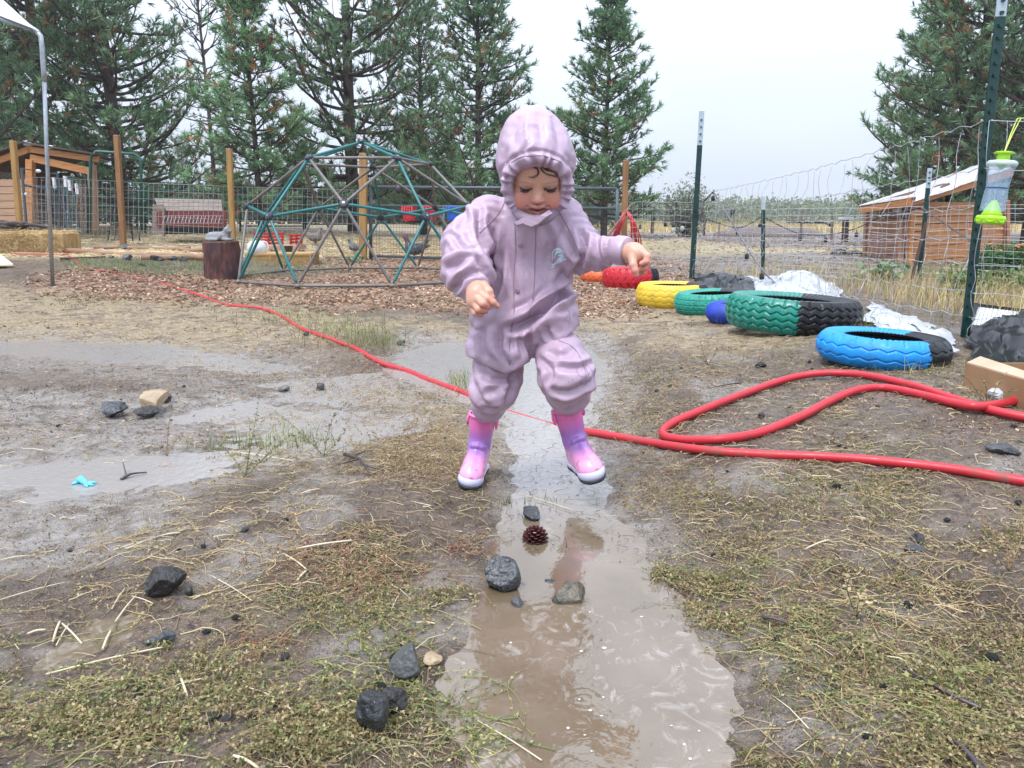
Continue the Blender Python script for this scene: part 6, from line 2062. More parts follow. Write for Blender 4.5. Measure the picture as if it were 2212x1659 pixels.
# long runners on the right and centre bottom
sets = []
for (px, py, n, r, hd, gcol) in ((1800, 1395, 46, 130, 3.0, 1), (2080, 1300, 50, 120, 2.6, 0), (1950, 1190, 60, 150, 2.9, 0), (2060, 1500, 50, 110, 2.3, 1), (1600, 1290, 22, 60, 2.4, 1), (450, 1190, 70, 200, .25, 0), (300, 1250, 60, 160, .35, 0), (840, 1400, 40, 90, 2.2, 1), (1080, 1620, 26, 60, 2.9, 1), (760, 1480, 34, 120, .3, 1),
                              (1760, 900, 40, 160, 2.9, 0), (1850, 1050, 50, 180, 3.0, 0), (2120, 1560, 40, 100, 2.0, 1), (200, 1520, 60, 150, .5, 1), (560, 1060, 60, 170, .2, 0)):
    X = px + rg.normal(size=n) * r; Y = py + rg.normal(size=n) * r * .4
    Q = G_many(X, Y)
    v, f, c, pts, C, _ = stems(Q, rg, (.07, .22), 9, .18, (.0005, .0010), .010, (GREENS if gcol else TANS[:3]) * 1.25, hdg=hd)
    sets += [(v, f, c), leaves_on(pts, C, rg, 16 if gcol else 9, .0055, GREENS * 1.2 if gcol else TANS)]
stuff('long_weed_runners', *join(*sets))

# dense leafy clumps
sets = []
for (px, py, n, r) in ((720, 1560, 620, 60), (660, 1610, 400, 60), (520, 1500, 300, 70), (300, 1560, 520, 90), (90, 1560, 420, 90), (420, 1440, 260, 70), (1530, 1265, 260, 34), (1560, 1350, 160, 30), (1830, 1440, 200, 60), (2080, 1480, 380, 80), (2100, 1600, 420, 90), (2000, 1640, 260, 80), (1880, 1060, 220, 50), (1720, 1090, 330, 80),
                      (1500, 1070, 200, 50), (1900, 1270, 240, 70), (1370, 930, 90, 30), (1600, 1180, 260, 70), (1405, 815, 110, 24), (1690, 762, 140, 26), (1340, 905, 120, 40), (1500, 1320, 90, 20), (1430, 1248, 150, 30), (2180, 1170, 260, 60), (2190, 1380, 300, 60), (800, 1320, 380, 80), (960, 1290, 150, 30), (1080, 1580, 100, 30)):
    n = int(n * .55); X = px + rg.normal(size=n) * r * 1.15; Y = py + rg.normal(size=n) * r * .36
    Q = G_many(X, Y); Q = Q[Q[:, 2] > -.002]
    gg = np.concatenate([GREENS, TANS[:3], REDS[2:]]) if py > 1300 and px < 900 else np.concatenate([GREENS[1:], TANS])
    v, f, c, pts, C, _ = stems(Q, rg, (.015, .05), 3, .5, (.0004, .0008), .012, gg, up=.35)
    sets += [(v, f, c), leaves_on(pts, C, rg, 8, .0055, gg)]
stuff('leafy_weed_clumps', *join(*sets))

# 2 straw and dead stalk litter
zs = lambda x, y: np.clip(zones(x, y)['straw'] * patchy(.30, .55, 4.)(x, y) + .05 * (y < 8) + .5 * zones(x, y)['mat'] * .25 + .35 * zones(x, y)['chip'] * .3, 0, 1)
P = sample(90000, (-700, 2900), (575, 1200), rg, zs, zmin=.002, ymax=11)[:22000]
print('straw', len(P))
v, f, c, *_ = stems(P, rg, (.012, .055), 2, .08, (.0006, .0013), .007, np.concatenate([TANS, TANS, PALE]), up=.08)
stuff('straw_litter', v, f, c)
P = sample(9000, (-500, 2700), (800, 1750), rg, lambda x, y: .12 + .6 * zmat(x, y), zmin=.001)[:2600]
v, f, c, *_ = stems(P, rg, (.02, .09), 2, .12, (.0005, .0011), .008, np.concatenate([TANS, PALE[:1]]))
stuff('dead_stalk_litter', v, f, c)

# tangled dead stems around the twigs, left of the boots and along the upper bank
sets = []
for (px, py, n, r, ry) in ((930, 930, 420, 70, 36), (860, 1010, 260, 80, 24), (970, 1000, 200, 40, 40), (700, 985, 300, 140, 22), (880, 860, 260, 90, 22), (1400, 880, 300, 60, 50), (1500, 780, 420, 120, 30), (1700, 800, 300, 150, 30), (1960, 790, 300, 120, 22), (620, 915, 120, 120, 12), (750, 840, 240, 110, 22), (500, 800, 260, 160, 22), (1420, 1040, 260, 60, 40), (2130, 850, 200, 60, 18)):
    X = px + rg.normal(size=n) * r; Y = py + rg.normal(size=n) * ry
    Q = G_many(X, Y)
    v, f, c, pts, C, _ = stems(Q, rg, (.03, .11), 5, .34, (.0005, .0010), .015, TANS)
    sets += [(v, f, c), leaves_on(pts, C, rg, 4, .006, TANS)]
stuff('tangled_dead_stems', *join(*sets))

# leaf flakes and bark bits over the middle ground, islands of litter on the wet mud
P = sample(60000, (-600, 2700), (596, 960), rg, lambda x, y: np.clip((.25 + .75 * patchy(.42, .62, 2.6, 11.)(x, y)) * patchy(.2, .5, 9., 5.)(x, y) * .9, 0, 1), ymax=9.5)
P = P[ground_h(P[:, 0], P[:, 1]) > .0015][:30000]
N = len(P); s = rg.uniform(.003, .012, N)[:, None] * np.clip(P[:, 1:2] / 4, .7, 1.6)
a = norm_(rg.normal(size=(N, 3)) * np.array([1, 1, .3])); b = norm_(np.cross(a, rg.normal(size=(N, 3)) * .35 + [0, 0, 1])) * rg.uniform(.15, .6, (N, 1))
P = P + [0, 0, .003]
V = np.stack([P - a * s, P + b * s, P + a * s, P - b * s], 1).reshape(-1, 3)
cc = np.array([(.34, .22, .13), (.26, .15, .09), (.16, .10, .07), (.44, .34, .20), (.09, .065, .05), (.38, .20, .13), (.30, .24, .13)])[rg.integers(0, 7, N)] * rg.uniform(.7, 1.3, (N, 1))
stuff('leaf_litter', V, np.arange(N * 4).reshape(-1, 4), np.repeat(cc, 4, 0))

# 3 pale straws lying separately on the near mud: each one could be picked up
def straw(px0, py0, px1, py1, w, label, grp='pale straws on the near mud', lift=.003):
    a, b = G(px0, py0), G(px1, py1)
    a.z = max(a.z, 0); b.z = max(b.z, 0)
    m_ = (a + b) / 2; m_.z = max(gh(m_.x, m_.y), a.z * .5 + b.z * .5, 0) + .001
    up_ = Vector((0, 0, w + lift))
    mb = MB(); mb.tube(spline([a + up_, m_ + up_ + Vector((0, 0, .001)), b + up_], 3), w, 6)
    o = mb.build('straw', mat('pale_straw', (.64, .57, .42), (.52, .42, .27), rough=.45, scale=60), smooth=True)
    tag(o, label, 'straw', grp)


SL = [(455, 1247, 545, 1302, 'pale straw right of the big black stone, slanting down right'), (612, 1200, 664, 1236, 'straw ending at the bent one above the red weeds'), (664, 1236, 640, 1262, 'short straw making an angle with the one above the red weeds'), (285, 1292, 332, 1308, 'pale straw at the foot of the large black stone'),
      (100, 1462, 370, 1400, 'longest pale straw lying under the little puddle'), (115, 1392, 130, 1348, 'straw standing leftmost in the little puddle'), (122, 1400, 150, 1352, 'second straw from the left in the little puddle'), (135, 1352, 178, 1398, 'straw crossing the others in the little puddle'), (222, 1410, 240, 1372, 'straw at the right end of the little puddle'), (242, 1320, 270, 1275, 'straw at the top of the little puddle'), (250, 1350, 295, 1290, 'long straw between the little puddle and the black stone'),
      (385, 1455, 405, 1510, 'short straw below the two wet stones'), (272, 1190, 345, 1162, 'left of the two long straws above the black stone'), (345, 1162, 390, 1155, 'right of the two long straws above the black stone'), (640, 1190, 760, 1172, 'faint straw above the red weeds'), (0, 1300, 140, 1262, 'long straw at the left edge above the little puddle'), (0, 1215, 70, 1205, 'pale straw at the far left edge'), (505, 1640, 560, 1668, 'straw at the bottom edge left of the leafy clump'),
      (535, 1490, 600, 1515, 'straw left of the leafy clump'), (605, 1530, 640, 1545, 'short straw by the leafy clump'), (60, 1375, 100, 1366, 'small straw by the left end of the little puddle'), (1170, 1660, 1030, 1580, 'straw at the left bank near the bottom of the puddle'), (900, 1350, 940, 1352, 'short pale straw near the puddle bank'), (650, 1070, 690, 1060, 'short straw near the dark forked twig'), (1130, 1075, 1240, 1112, 'thin straw lying in the shallow water between the boots'), (1740, 1190, 1790, 1170, 'short tan straw on the weeds at the right'),
      (500, 980, 640, 1000, 'straw lying in the shallow pool at the left'), (745, 1050, 800, 1040, 'straw below the dark forked twig')]
for i, (a, b_, c_, d_, lab) in enumerate(SL): straw(a, b_, c_, d_, .0011 + .0005 * (i % 3), lab)

# 4 wood chips
zc = lambda x, y: np.clip(zones(x, y)['chip'] * patchy(.25, .45, 3.)(x, y), 0, 1)
P = sample(60000, (-300, 1700), (555, 720), rg, zc, zmin=.002, ymax=13.5)[:21000]
print('chips', len(P))
N = len(P); s = rg.uniform(.008, .030, N) * np.clip(P[:, 1] / 7, .8, 1.5); a = rg.uniform(0, 6.28, N)
d = np.stack([np.cos(a), np.sin(a), rg.normal(size=N) * .25], 1); e = np.cross(d, [0, 0, 1.]) + rg.normal(size=(N, 3)) * .12; e = norm_(e)
wd = s * rg.uniform(.22, .5, N); th = np.full(N, .004)
b = P + np.array([0, 0, .004])[None] + np.array([0, 0, 1])[None] * rg.uniform(0, .010, N)[:, None]
q = [b - d * s[:, None] - e * wd[:, None], b + d * s[:, None] - e * wd[:, None] * .7, b + d * s[:, None] + e * wd[:, None] * .7, b - d * s[:, None] + e * wd[:, None]]
lowv = [k - np.array([0, 0, .008]) for k in q]
V = np.stack(q + lowv, 1).reshape(-1, 3); i0 = np.arange(N)[:, None] * 8
F = np.concatenate([i0 + np.array(f)[None] for f in ((0, 1, 2, 3), (0, 4, 5, 1), (1, 5, 6, 2), (2, 6, 7, 3), (3, 7, 4, 0))])
cc = np.array([(.38, .24, .16), (.46, .31, .21), (.26, .155, .10), (.52, .39, .28), (.16, .10, .075), (.38, .21, .13)])[rg.integers(0, 6, N)] * rg.uniform(.7, 1.3, (N, 1))
stuff('wood_chips', V, F, np.repeat(cc, 8, 0))

# 5 crumbs of soil and grit
P = sample(100000, (-400, 2650), (800, 1780), rg, lambda x, y: .25 + .75 * patchy(.4, .7, 5., 30.)(x, y), zmin=.0022)[:52000]
P2 = sample(16000, (-600, 2800), (600, 900), rg, lambda x, y: .5 + 0 * x, zmin=.0022)[:9000]
P = np.concatenate([P, P2])
N = len(P); s = rg.uniform(.0010, .0034, N)[:, None] * np.clip(P[:, 1:2] / 1.6, .7, 2.4)
r_ = norm_(rg.normal(size=(N, 4, 3)) * np.array([1, 1, .6]) + np.array([[.9, 0, 0], [-.5, .8, 0], [-.5, -.8, 0], [0, 0, 1.2]])[None])
V = (P[:, None, :] + r_ * s[:, None, :] * np.array([1, 1, .8])).reshape(-1, 3); i0 = np.arange(N)[:, None] * 4
F = np.concatenate([i0 + np.array(f)[None] for f in ((0, 1, 3), (1, 2, 3), (2, 0, 3))])
cc = np.array([(.05, .04, .036), (.10, .08, .068), (.16, .13, .11), (.035, .03, .03), (.30, .25, .20), (.22, .14, .10)])[rg.choice(6, N, p=[.28, .28, .2, .1, .06, .08])]
stuff('soil_crumbs', V, F, np.repeat(cc, 4, 0), mat('gritty_crumbs', (1, 1, 1), (.8, .8, .8), rough=.45, attr='col'))

# 6 upright grass and weeds
def blades(P, rg, h, w, cols, lean=.5, K=3, upright=1.):
    N = len(P); a = rg.uniform(0, 6.28, N); hh = (h[0] + (h[1] - h[0]) * rg.random(N))
    L = lean * rg.random(N); pts = []
    for k in range(K + 1):
        t = k / K
        r = hh * L * t ** 1.8
        pts.append(np.stack([P[:, 0] + np.cos(a) * r, P[:, 1] + np.sin(a) * r, P[:, 2] - .003 + hh * t * (1 - .35 * L * t)], 1))
    pts = np.stack(pts, 1)
    sd = np.stack([-np.sin(a + .5), np.cos(a + .5) * .3, np.zeros(N)], 1); sd = norm_(sd)[:, None, :] * (w[0] + (w[1] - w[0]) * rg.random(N))[:, None, None] * (1 - np.linspace(0, .85, K + 1))[None, :, None]
    V = np.stack([pts - sd, pts + sd], 2).reshape(-1, 3)
    i0 = (np.arange(N)[:, None] * (K + 1) + np.arange(K)[None]).ravel() * 2
    F = np.stack([i0, i0 + 1, i0 + 3, i0 + 2], 1)
    C = cols[rg.integers(0, len(cols), N)] * rg.uniform(.7, 1.3, (N, 1))
    return V, F, np.repeat(C, 2 * (K + 1), 0), pts, C


P = sample(30000, (100, 900), (556, 606), rg, lambda x, y: zones(x, y)['lawn'] * patchy(.3, .6, 2.)(x, y), ymax=13)[:7000]
v, f, c, *_ = blades(P, rg, (.02, .05), (.002, .004), np.array([(.16, .24, .09), (.12, .20, .08), (.26, .28, .13), (.36, .33, .17)]))
stuff('short_lawn_grass', v, f, c)
sets = []
for (px, py, n, rx, ry, h) in ((620, 685, 260, 60, 10, .10), (760, 720, 420, 60, 16, .12), (800, 745, 200, 40, 8, .10), (990, 835, 90, 14, 12, .10), (640, 640, 200, 60, 8, .08), (190, 650, 260, 80, 8, .08), (330, 588, 160, 60, 5, .06), (450, 660, 160, 60, 8, .06), (900, 660, 200, 60, 10, .07), (1680, 690, 160, 90, 12, .12), (1330, 660, 160, 60, 10, .05),
                            (1990, 800, 120, 60, 10, .07), (1900, 700, 160, 120, 14, .12), (560, 965, 120, 60, 10, .06), (640, 955, 80, 50, 10, .08), (1130, 1085, 40, 60, 8, .04)):
    Q = G_many(px + rg.normal(size=n) * rx, py + rg.normal(size=n) * ry)
    v, f, c, *_ = blades(Q, rg, (h * .3, h), (.0010, .0022), np.array([(.17, .22, .07), (.24, .26, .10), (.34, .31, .15), (.13, .18, .06)]), lean=.9)
    sets.append((v, f, c))
stuff('green_grass_tufts', *join(*sets))


# wiry weeds standing over the left pool
def wiry(px, py, tips, label, m, seed=0, gcols=GREENS):
    b0 = G(px, py); rq = np.random.default_rng(seed)
    t = thing('wiry_weed', label, 'weed', b0, 'wiry weeds by the shallow pool')
    pts_all = []
    for (tx, ty) in tips:
        e = W(tx, ty, b0.y + rq.normal() * .04); mid = b0.lerp(e, .5) + Vector((rq.normal() * .01, 0, .012))
        sp = spline([b0, mid, e], 6)
        mb = MB(); mb.tube(sp, [.0013 * (1 - .7 * i / len(sp)) for i in range(len(sp))], 5); mb.build('stem', m, t, smooth=True)
        pts_all.append(np.array([np.array(p) for p in sp]))
    pts = np.stack(pts_all); C = gcols[rq.integers(0, len(gcols), len(pts))]
    V, F, c = leaves_on(pts, C, rq, 26, .0085, gcols)
    link_mesh('leaves', np_mesh('leaves', V, F, [M_leaf], col=c), t)


M_gstem = mat('green_stem', (.20, .24, .09), (.16, .15, .07), rough=.5)
M_tstem = mat('tan_stem', (.30, .22, .12), (.20, .12, .08), rough=.5)
wiry(530, 1030, [(538, 905), (600, 950), (470, 960), (640, 930), (560, 860)], 'wiry green weed standing tall over the left pool', M_gstem, 1)
wiry(700, 985, [(585, 880), (770, 850), (745, 930), (620, 935), (800, 960)], 'wiry branching weed right of the tall one over the left pool', M_gstem, 2)
wiry(560, 1000, [(430, 1012), (660, 940), (700, 950), (480, 985)], 'low sprawling weed on the pool surface at the left', M_gstem, 3)
wiry(360, 985, [(372, 880), (330, 960), (400, 940)], 'single thin weed stem beside the tan flat stone', M_tstem, 4, TANS)
wiry(850, 1012, [(900, 900), (950, 940), (800, 930), (930, 990)], 'dry tan weed close to the left boot', M_tstem, 5, TANS)
wiry(2180, 1230, [(2110, 1120), (2080, 1180), (2205, 1100), (2150, 1150)], 'pale branching weed below the hose at the right edge', M_tstem, 6, TANS * 1.3)
wiry(2040, 1490, [(1960, 1400), (2150, 1440), (1990, 1560), (2120, 1560), (1900, 1470)], 'pale green spreading weed at the lower right', M_gstem, 7, GREENS * 1.3)
wiry(1850, 1330, [(1840, 1240), (1870, 1270), (1900, 1300)], 'pale upright sprig in the weeds at the right', M_tstem, 8, PALE)
wiry(2130, 885, [(2070, 800), (2120, 815), (2180, 800), (2200, 840)], 'green weed sprawling in front of the cardboard box', M_gstem, 9)
wiry(1530, 790, [(1512, 735), (1550, 755), (1500, 770)], 'dry sprig on the bank left of the big tyre', M_tstem, 10, TANS)
wiry(1560, 1260, [(1440, 1230), (1480, 1250), (1600, 1240), (1650, 1262)], 'dark green weed hanging into the right side of the puddle', M_gstem, 11)
wiry(870, 1395, [(960, 1420), (1040, 1456), (900, 1360), (820, 1350)], 'green runner reaching from the left bank over the brown water', M_gstem, 12)

# small dark twigs poking out of the shallow channel
P = sample(9000, (1040, 1440), (880, 1210), rg, lambda x, y: .06 + 0 * x)[:420]
P = np.concatenate([P, sample(3000, (1420, 1520), (1180, 1330), rg, lambda x, y: .04 + 0 * x)[:50]])
P[:, 2] = np.maximum(P[:, 2], 0)
v, f, c, *_ = stems(P, rg, (.006, .035), 3, .5, (.0004, .0010), .004, np.array([(.05, .04, .035), (.10, .075, .05), (.14, .12, .07)]), up=.45)
stuff('twiglets_in_water', v, f, c)

# 7 dry tall grass behind the tyres and along the fences
P = sample(30000, (1560, 2900), (586, 735), rg, lambda x, y: np.clip(ss(2.6, 3.2, x + .12 * (y - 5)) * patchy(.25, .6, 1.5)(x, y), 0, 1), ymax=10.5)[:7500]
v, f, c, *_ = blades(P, rg, (.05, .30), (.0016, .0034), np.array([(.55, .42, .20), (.46, .33, .15), (.36, .27, .13), (.60, .50, .28), (.30, .30, .12)]), lean=.8)
sets = [(v, f, c)]
P = sample(24000, (1400, 2900), (560, 640), rg, lambda x, y: np.clip(ss(1.9, 2.4, x) * .6, 0, 1), ymax=14)[:3500]
v, f, c, *_ = blades(P, rg, (.03, .12), (.002, .004), np.array([(.40, .30, .16), (.30, .22, .13), (.26, .24, .12)]), lean=.9)
sets.append((v, f, c))
stuff('dry_tall_grass', *join(*sets))
# straw over the left yard, gold grass in the far field, litter in the middle ground
P = sample(26000, (-400, 1400), (500, 556), rg, lambda x, y: .8 + 0 * x, ymax=17)[:14000]
v, f, c, *_ = stems(P, rg, (.05, .22), 2, .2, (.003, .006), .03, np.array([(.62, .50, .27), (.54, .42, .22), (.46, .34, .17), (.66, .56, .34)]))
stuff('yard_straw', v, f, c)
n_ = 26000
X = rg.uniform(-10, 75, n_); Yy = rg.uniform(38, 78, n_)
P = np.stack([X, Yy, ground_h(X, Yy)], 1)
v, f, c, *_ = blades(P, rg, (.2, .62), (.012, .03), np.array([(.58, .44, .20), (.50, .37, .17), (.62, .50, .26), (.44, .36, .17)]), lean=.5, K=2)
stuff('golden_field_grass', v, f, c)
n_ = 9000
X = rg.uniform(1.5, 12, n_); Yy = rg.uniform(9, 33, n_)
P = np.stack([X, Yy, ground_h(X, Yy)], 1)
k = rg.random(n_)[:, None]
v, f, c, *_ = stems(P, rg, (.03, .12), 1, .2, (.006, .014), .01, np.array([(.10, .075, .07), (.22, .15, .12), (.30, .22, .18), (.42, .34, .22), (.06, .05, .05)]))
stuff('field_litter', v, f, c)

# 8 garden plants on the right
def bigleaf(mb, base, tip, wid, rq, n=6, droop=.3):
    base = Vector(base); tip = Vector(tip); d = tip - base; L = d.length
    s = d.cross(Vector((0, 0, 1))).normalized(); vs = []
    for i in range(n + 1):
        t = i / n; w = wid * math.sin(math.pi * min(t * .92 + .08, 1)) ** .7
        p = base.lerp(tip, t) + Vector((0, 0, L * droop * math.sin(math.pi * t) * .6))
        vs += [p - s * w + Vector((0, 0, w * .35)), p, p + s * w + Vector((0, 0, w * .35))]
    fs = []
    for i in range(n):
        for k_ in (0, 1): fs.append((3 * i + k_, 3 * i + k_ + 1, 3 * i + k_ + 4, 3 * i + k_ + 3))
    mb.add(vs, fs)


def leafy(name, label, cat, px, py, n, spread, hgt, L, wid, cols, seed, group=None):
    g = G(px, py); rq = np.random.default_rng(seed)
    t = thing(name, label, cat, g, group)
    for i in range(n):
        mb = MB(); a = rq.uniform(0, 6.28); r = spread * rq.random()
        b = g + Vector((math.cos(a) * r, math.sin(a) * r * .6, hgt * rq.uniform(.2, 1) * (1 - r / spread * .5)))
        a2 = a + rq.normal() * .7
        e = b + Vector((math.cos(a2), math.sin(a2) * .7, rq.uniform(-.2, .5))).normalized() * L * rq.uniform(.6, 1.2)
        mb.col = tuple(np.array(cols[rq.integers(0, len(cols))]) * rq.uniform(.8, 1.2))
        bigleaf(mb, b, e, wid * rq.uniform(.7, 1.2), rq)
        mb.build('leaf', M_leaf, t, smooth=True, colattr=True)
        mb = MB(); mb.tube([g + Vector((0, 0, -.01)), g.lerp(b, .6) + Vector((0, 0, .02)), b], .005, 4); mb.build('leaf_stalk', M_gstem, t)
    return t


leafy('squash_plant', 'low squash plant with broad grey green leaves in front of the coop', 'squash plant', 1905, 606, 22, .38, .22, .16, .055, [(.16, .25, .13), (.24, .34, .20), (.12, .20, .10)], 3)
leafy('squash_plant', 'smaller pale leafed plant left of the leaning green post', 'squash plant', 1950, 602, 10, .2, .14, .12, .04, [(.24, .34, .20), (.30, .38, .24)], 4)
leafy('cabbage_plant', 'small grey green leafy plant at the foot of the thick amber post', 'cabbage', 765, 566, 12, .2, .10, .14, .05, [(.24, .34, .22), (.16, .26, .15), (.34, .40, .27)], 5)
leafy('garden_plant', 'low green garden plants between the coop and the marigold bush', 'garden plant', 2060, 606, 16, .5, .16, .10, .03, [(.10, .22, .06), (.18, .28, .10)], 6)
g = G(2040, 626); mb = MB(); mb.col = (.24, .42, .22); bigleaf(mb, W(2042, 628, g.y), W(1985, 572, g.y + .1), .02, rg, 10, .35)
t = thing('arching_leaf', 'single long pale green leaf arching out of the dry grass', 'leaf', g); mb.build('blade', M_leaf, t, smooth=True, colattr=True)
gz = G(2168, 618)
shrub('marigold_bush', 0, gz.y, .34, .40, [(.07, .17, .05), (.10, .22, .06), (.05, .12, .04)], 'rounded bright green marigold bush in front of the coop', 'marigold bush', n=1700, size=.022, stems=22, seed=8, loc=(gz.x, gz.y))
tb = bpy.data.objects['marigold_bush']
rq = np.random.default_rng(9)
for i in range(9):
    p = Vector((gz.x + rq.uniform(-.28, .12), gz.y - rq.uniform(.0, .15), gz.z + .40 + rq.uniform(-.06, .03))); mb = MB(); mb.ball(p, (.018, .018, .013), 8, 6); mb.build('flower', mat('orange_petals', (.75, .20, .03), (.6, .12, .02)), tb)
for (px, py, n) in ((2240, 640, 600), (2080, 640, 300)):
    gq = G(px, py); shrub('garden_greens', 0, gq.y, .42 if px > 2200 else .3, .22, [(.14, .24, .08), (.22, .30, .12), (.30, .32, .16)], 'leafy green garden row ' + ('at the right edge below the marigold bush' if px > 2200 else 'left of the marigold bush'), 'garden plant', n=n, size=.025, stems=14, seed=px, loc=(gq.x, gq.y))

# floating foam blobs, bubbles and petals on the puddle
M_foam = mat('white_foam', (.70, .68, .66), (.58, .55, .52), rough=.35, scale=40)
mbf = MB()
for i in range(22):
    px, py = rg.uniform(1000, 1590), 1290 + 400 * rg.random() ** .7
    p = G(px, py)
    if gh(p.x, p.y) > -.003: continue
    s_f = rg.uniform(.0010, .0034); mbf.ball((p.x, p.y, .0006), (s_f * rg.uniform(.8, 1.6), s_f, s_f * .35), 8, 4)
tag(mbf.build('foam_blobs', M_foam, smooth=True), kind='stuff')
# ================================================================== THE CHILD
def S3(px, py, Y): return np.array(W(px, py, Y))


def to_px(V):
    f = V[:, 1] * CP - (V[:, 2] - CAM_H) * SP
    u = V[:, 1] * SP + (V[:, 2] - CAM_H) * CP
    return 1106 + FPX * V[:, 0] / f, 829.5 - FPX * u / f


child = thing('person', 'toddler in a lilac rain suit and pink boots jumping over the puddle, looking down', 'person', (S3(1110, 1060, 1.86)[0], 1.86, 0.01))

def rotm(yaw, pitch, roll):
    """toe points to -Y world; yaw>0 turns the toe to picture right; pitch>0 lifts the toe; roll>0 tips the top to picture right"""
    M0 = Matrix.Rotation(math.pi, 3, 'Z')
    return Matrix.Rotation(R(roll), 3, 'Y') @ Matrix.Rotation(R(yaw), 3, 'Z') @ Matrix.Rotation(R(-pitch), 3, 'X') @ M0


rl = rotm(-8, -6, 8)
toe = Vector(G(1010, 1061)); toe.z = max(toe.z, 0) + .004
OL = toe - rl @ Vector((0, .105, -.004))
rr_ = rotm(14, -4, -15)
OR = W(1290, 1040, 1.70) - rr_ @ Vector((0, .105, .0))
inL = [OL + rl @ Vector((0, -.013, h)) for h in (.165, .10, .045)]
inR = [OR + rr_ @ Vector((0, -.013, h)) for h in (.165, .10, .045)]

# ---- head frame
TH = R(28)
ex = np.array((1., 0, 0)); ef = np.array((0, -math.cos(TH), -math.sin(TH))); eu = np.array((0, -math.sin(TH), math.cos(TH)))
HC = S3(1162, 407, 1.67) - .066 * ef
MH = Matrix((ex, ef, eu)).transposed()


def Hd(x, f, u): return HC + x * ex + f * ef + u * eu


B = SDF((-.30, 1.50, -.02), (.38, 2.02, 1.02), .0016)
# torso, neck and limbs under the clothes
B.cone(Hd(0, -.02, -.05), S3(1140, 530, 1.83), .033, .045, .02)
B.cone(S3(1138, 520, 1.84), S3(1110, 720, 1.87), .062, .070, .03)
B.chain([S3(1060, 478, 1.83), S3(1000, 560, 1.77), S3(1026, 612, 1.668), S3(1030, 626, 1.652)], [.032, .027, .0205, .0200], .01)
B.chain([S3(1212, 478, 1.83), S3(1268, 550, 1.78), S3(1348, 545, 1.69), S3(1360, 546, 1.678)], [.032, .027, .0200, .0195], .01)
B.chain([S3(1085, 720, 1.88), S3(1068, 830, 1.85)] + inL, [.05, .036, .023, .021, .020], .02)
B.cone(inL[2], OL + rl @ Vector((0, .06, .03)), .02, .018, .01)
B.chain([S3(1165, 720, 1.86), S3(1230, 800, 1.77)] + inR, [.05, .036, .023, .021, .020], .02)
B.cone(inR[2], OR + rr_ @ Vector((0, .06, .03)), .02, .018, .01)
# head
B.ell(Hd(0, -.014, .022), (.068, .084, .080), .02, MH)
B.ell(Hd(0, .034, .030), (.054, .040, .040), .02, MH)
B.ell(Hd(0, .028, -.018), (.0565, .044, .056), .02, MH)
B.ell(Hd(0, .026, -.046), (.042, .040, .032), .02, MH)
for s in (-1, 1):
    B.ell(Hd(.0345 * s, .044, -.037), (.0285, .0275, .0275), .018, MH)
    B.ell(Hd(.028 * s, .084, .002), (.0165, .011, .0095), .012, MH, sub=True)
    B.ell(Hd(.028 * s, .0605, -.001), (.0145, .0115, .0100), .004, MH)
    B.ell(Hd(.068 * s, -.012, -.010), (.008, .015, .020), .006, MH)
    B.cone(Hd(.016 * s, .0725, .012), Hd(.040 * s, .065, .012), .0030, .0025, .012)
B.ell(Hd(0, .056, -.066), (.019, .017, .015), .014, MH)
B.cone(Hd(0, .066, .006), Hd(0, .079, -.016), .0055, .0080, .010)
B.ell(Hd(0, .0825, -.0205), (.0088, .0080, .0070), .006, MH)
for s in (-1, 1):
    B.ell(Hd(.0085 * s, .0765, -.0235), (.0050, .0065, .0048), .004, MH)
    B.ell(Hd(.0048 * s, .0845, -.0285), (.0028, .0030, .0022), .001, MH, sub=True)
B.chain([Hd(-.017, .070, -.0415), Hd(-.005, .0785, -.0385), Hd(0, .0785, -.0395), Hd(.005, .0785, -.0385), Hd(.017, .070, -.0415)], [.0025, .0038, .0036, .0038, .0025], .004)
B.chain([Hd(-.015, .0675, -.0505), Hd(0, .0745, -.0555), Hd(.015, .0675, -.0505)], [.0028, .0048, .0028], .004)
B.chain([Hd(-.021, .073, -.0430), Hd(-.010, .0825, -.0462), Hd(0, .085, -.0470), Hd(.010, .0825, -.0462), Hd(.021, .073, -.0430)], [.0010, .0022, .0026, .0022, .0010], 0) if False else None
for a, b_ in (((-.023, .0735, -.0405), (-.011, .082, -.0455)), ((-.011, .082, -.0455), (0, .085, -.0472)), ((0, .085, -.0472), (.011, .082, -.0455)), ((.011, .082, -.0455), (.023, .0735, -.0405))):
    B.cone(Hd(*a), Hd(*b_), .0030, .0036, .001, sub=True)
# her right hand (left in the picture), index finger pointing
B.chain([S3(1030, 622, 1.655), S3(1031, 636, 1.640), S3(1028, 650, 1.634)], [.0205, .0230, .0215], .010)
B.chain([S3(1038, 634, 1.626), S3(1053, 645, 1.610), S3(1065, 653, 1.609), S3(1074, 660.5, 1.613)], [.0100, .0084, .0074, .0060], .003)
B.chain([S3(1045, 616, 1.646), S3(1057, 630, 1.632), S3(1061, 643, 1.630), S3(1061, 650, 1.634)], [.0110, .0086, .0078, .0062], .004)
B.chain([S3(1030, 643, 1.622), S3(1043, 656, 1.604), S3(1055, 660, 1.613), S3(1054, 664, 1.627)], [.0102, .0086, .0074, .0064], .002)
B.chain([S3(1024, 653, 1.626), S3(1034, 668, 1.610), S3(1048, 669, 1.618), S3(1049, 672, 1.630)], [.0098, .0084, .0072, .0062], .002)
B.chain([S3(1018, 660, 1.634), S3(1027, 676, 1.622), S3(1039, 679, 1.629), S3(1041, 680, 1.638)], [.0090, .0076, .0064, .0056], .002)
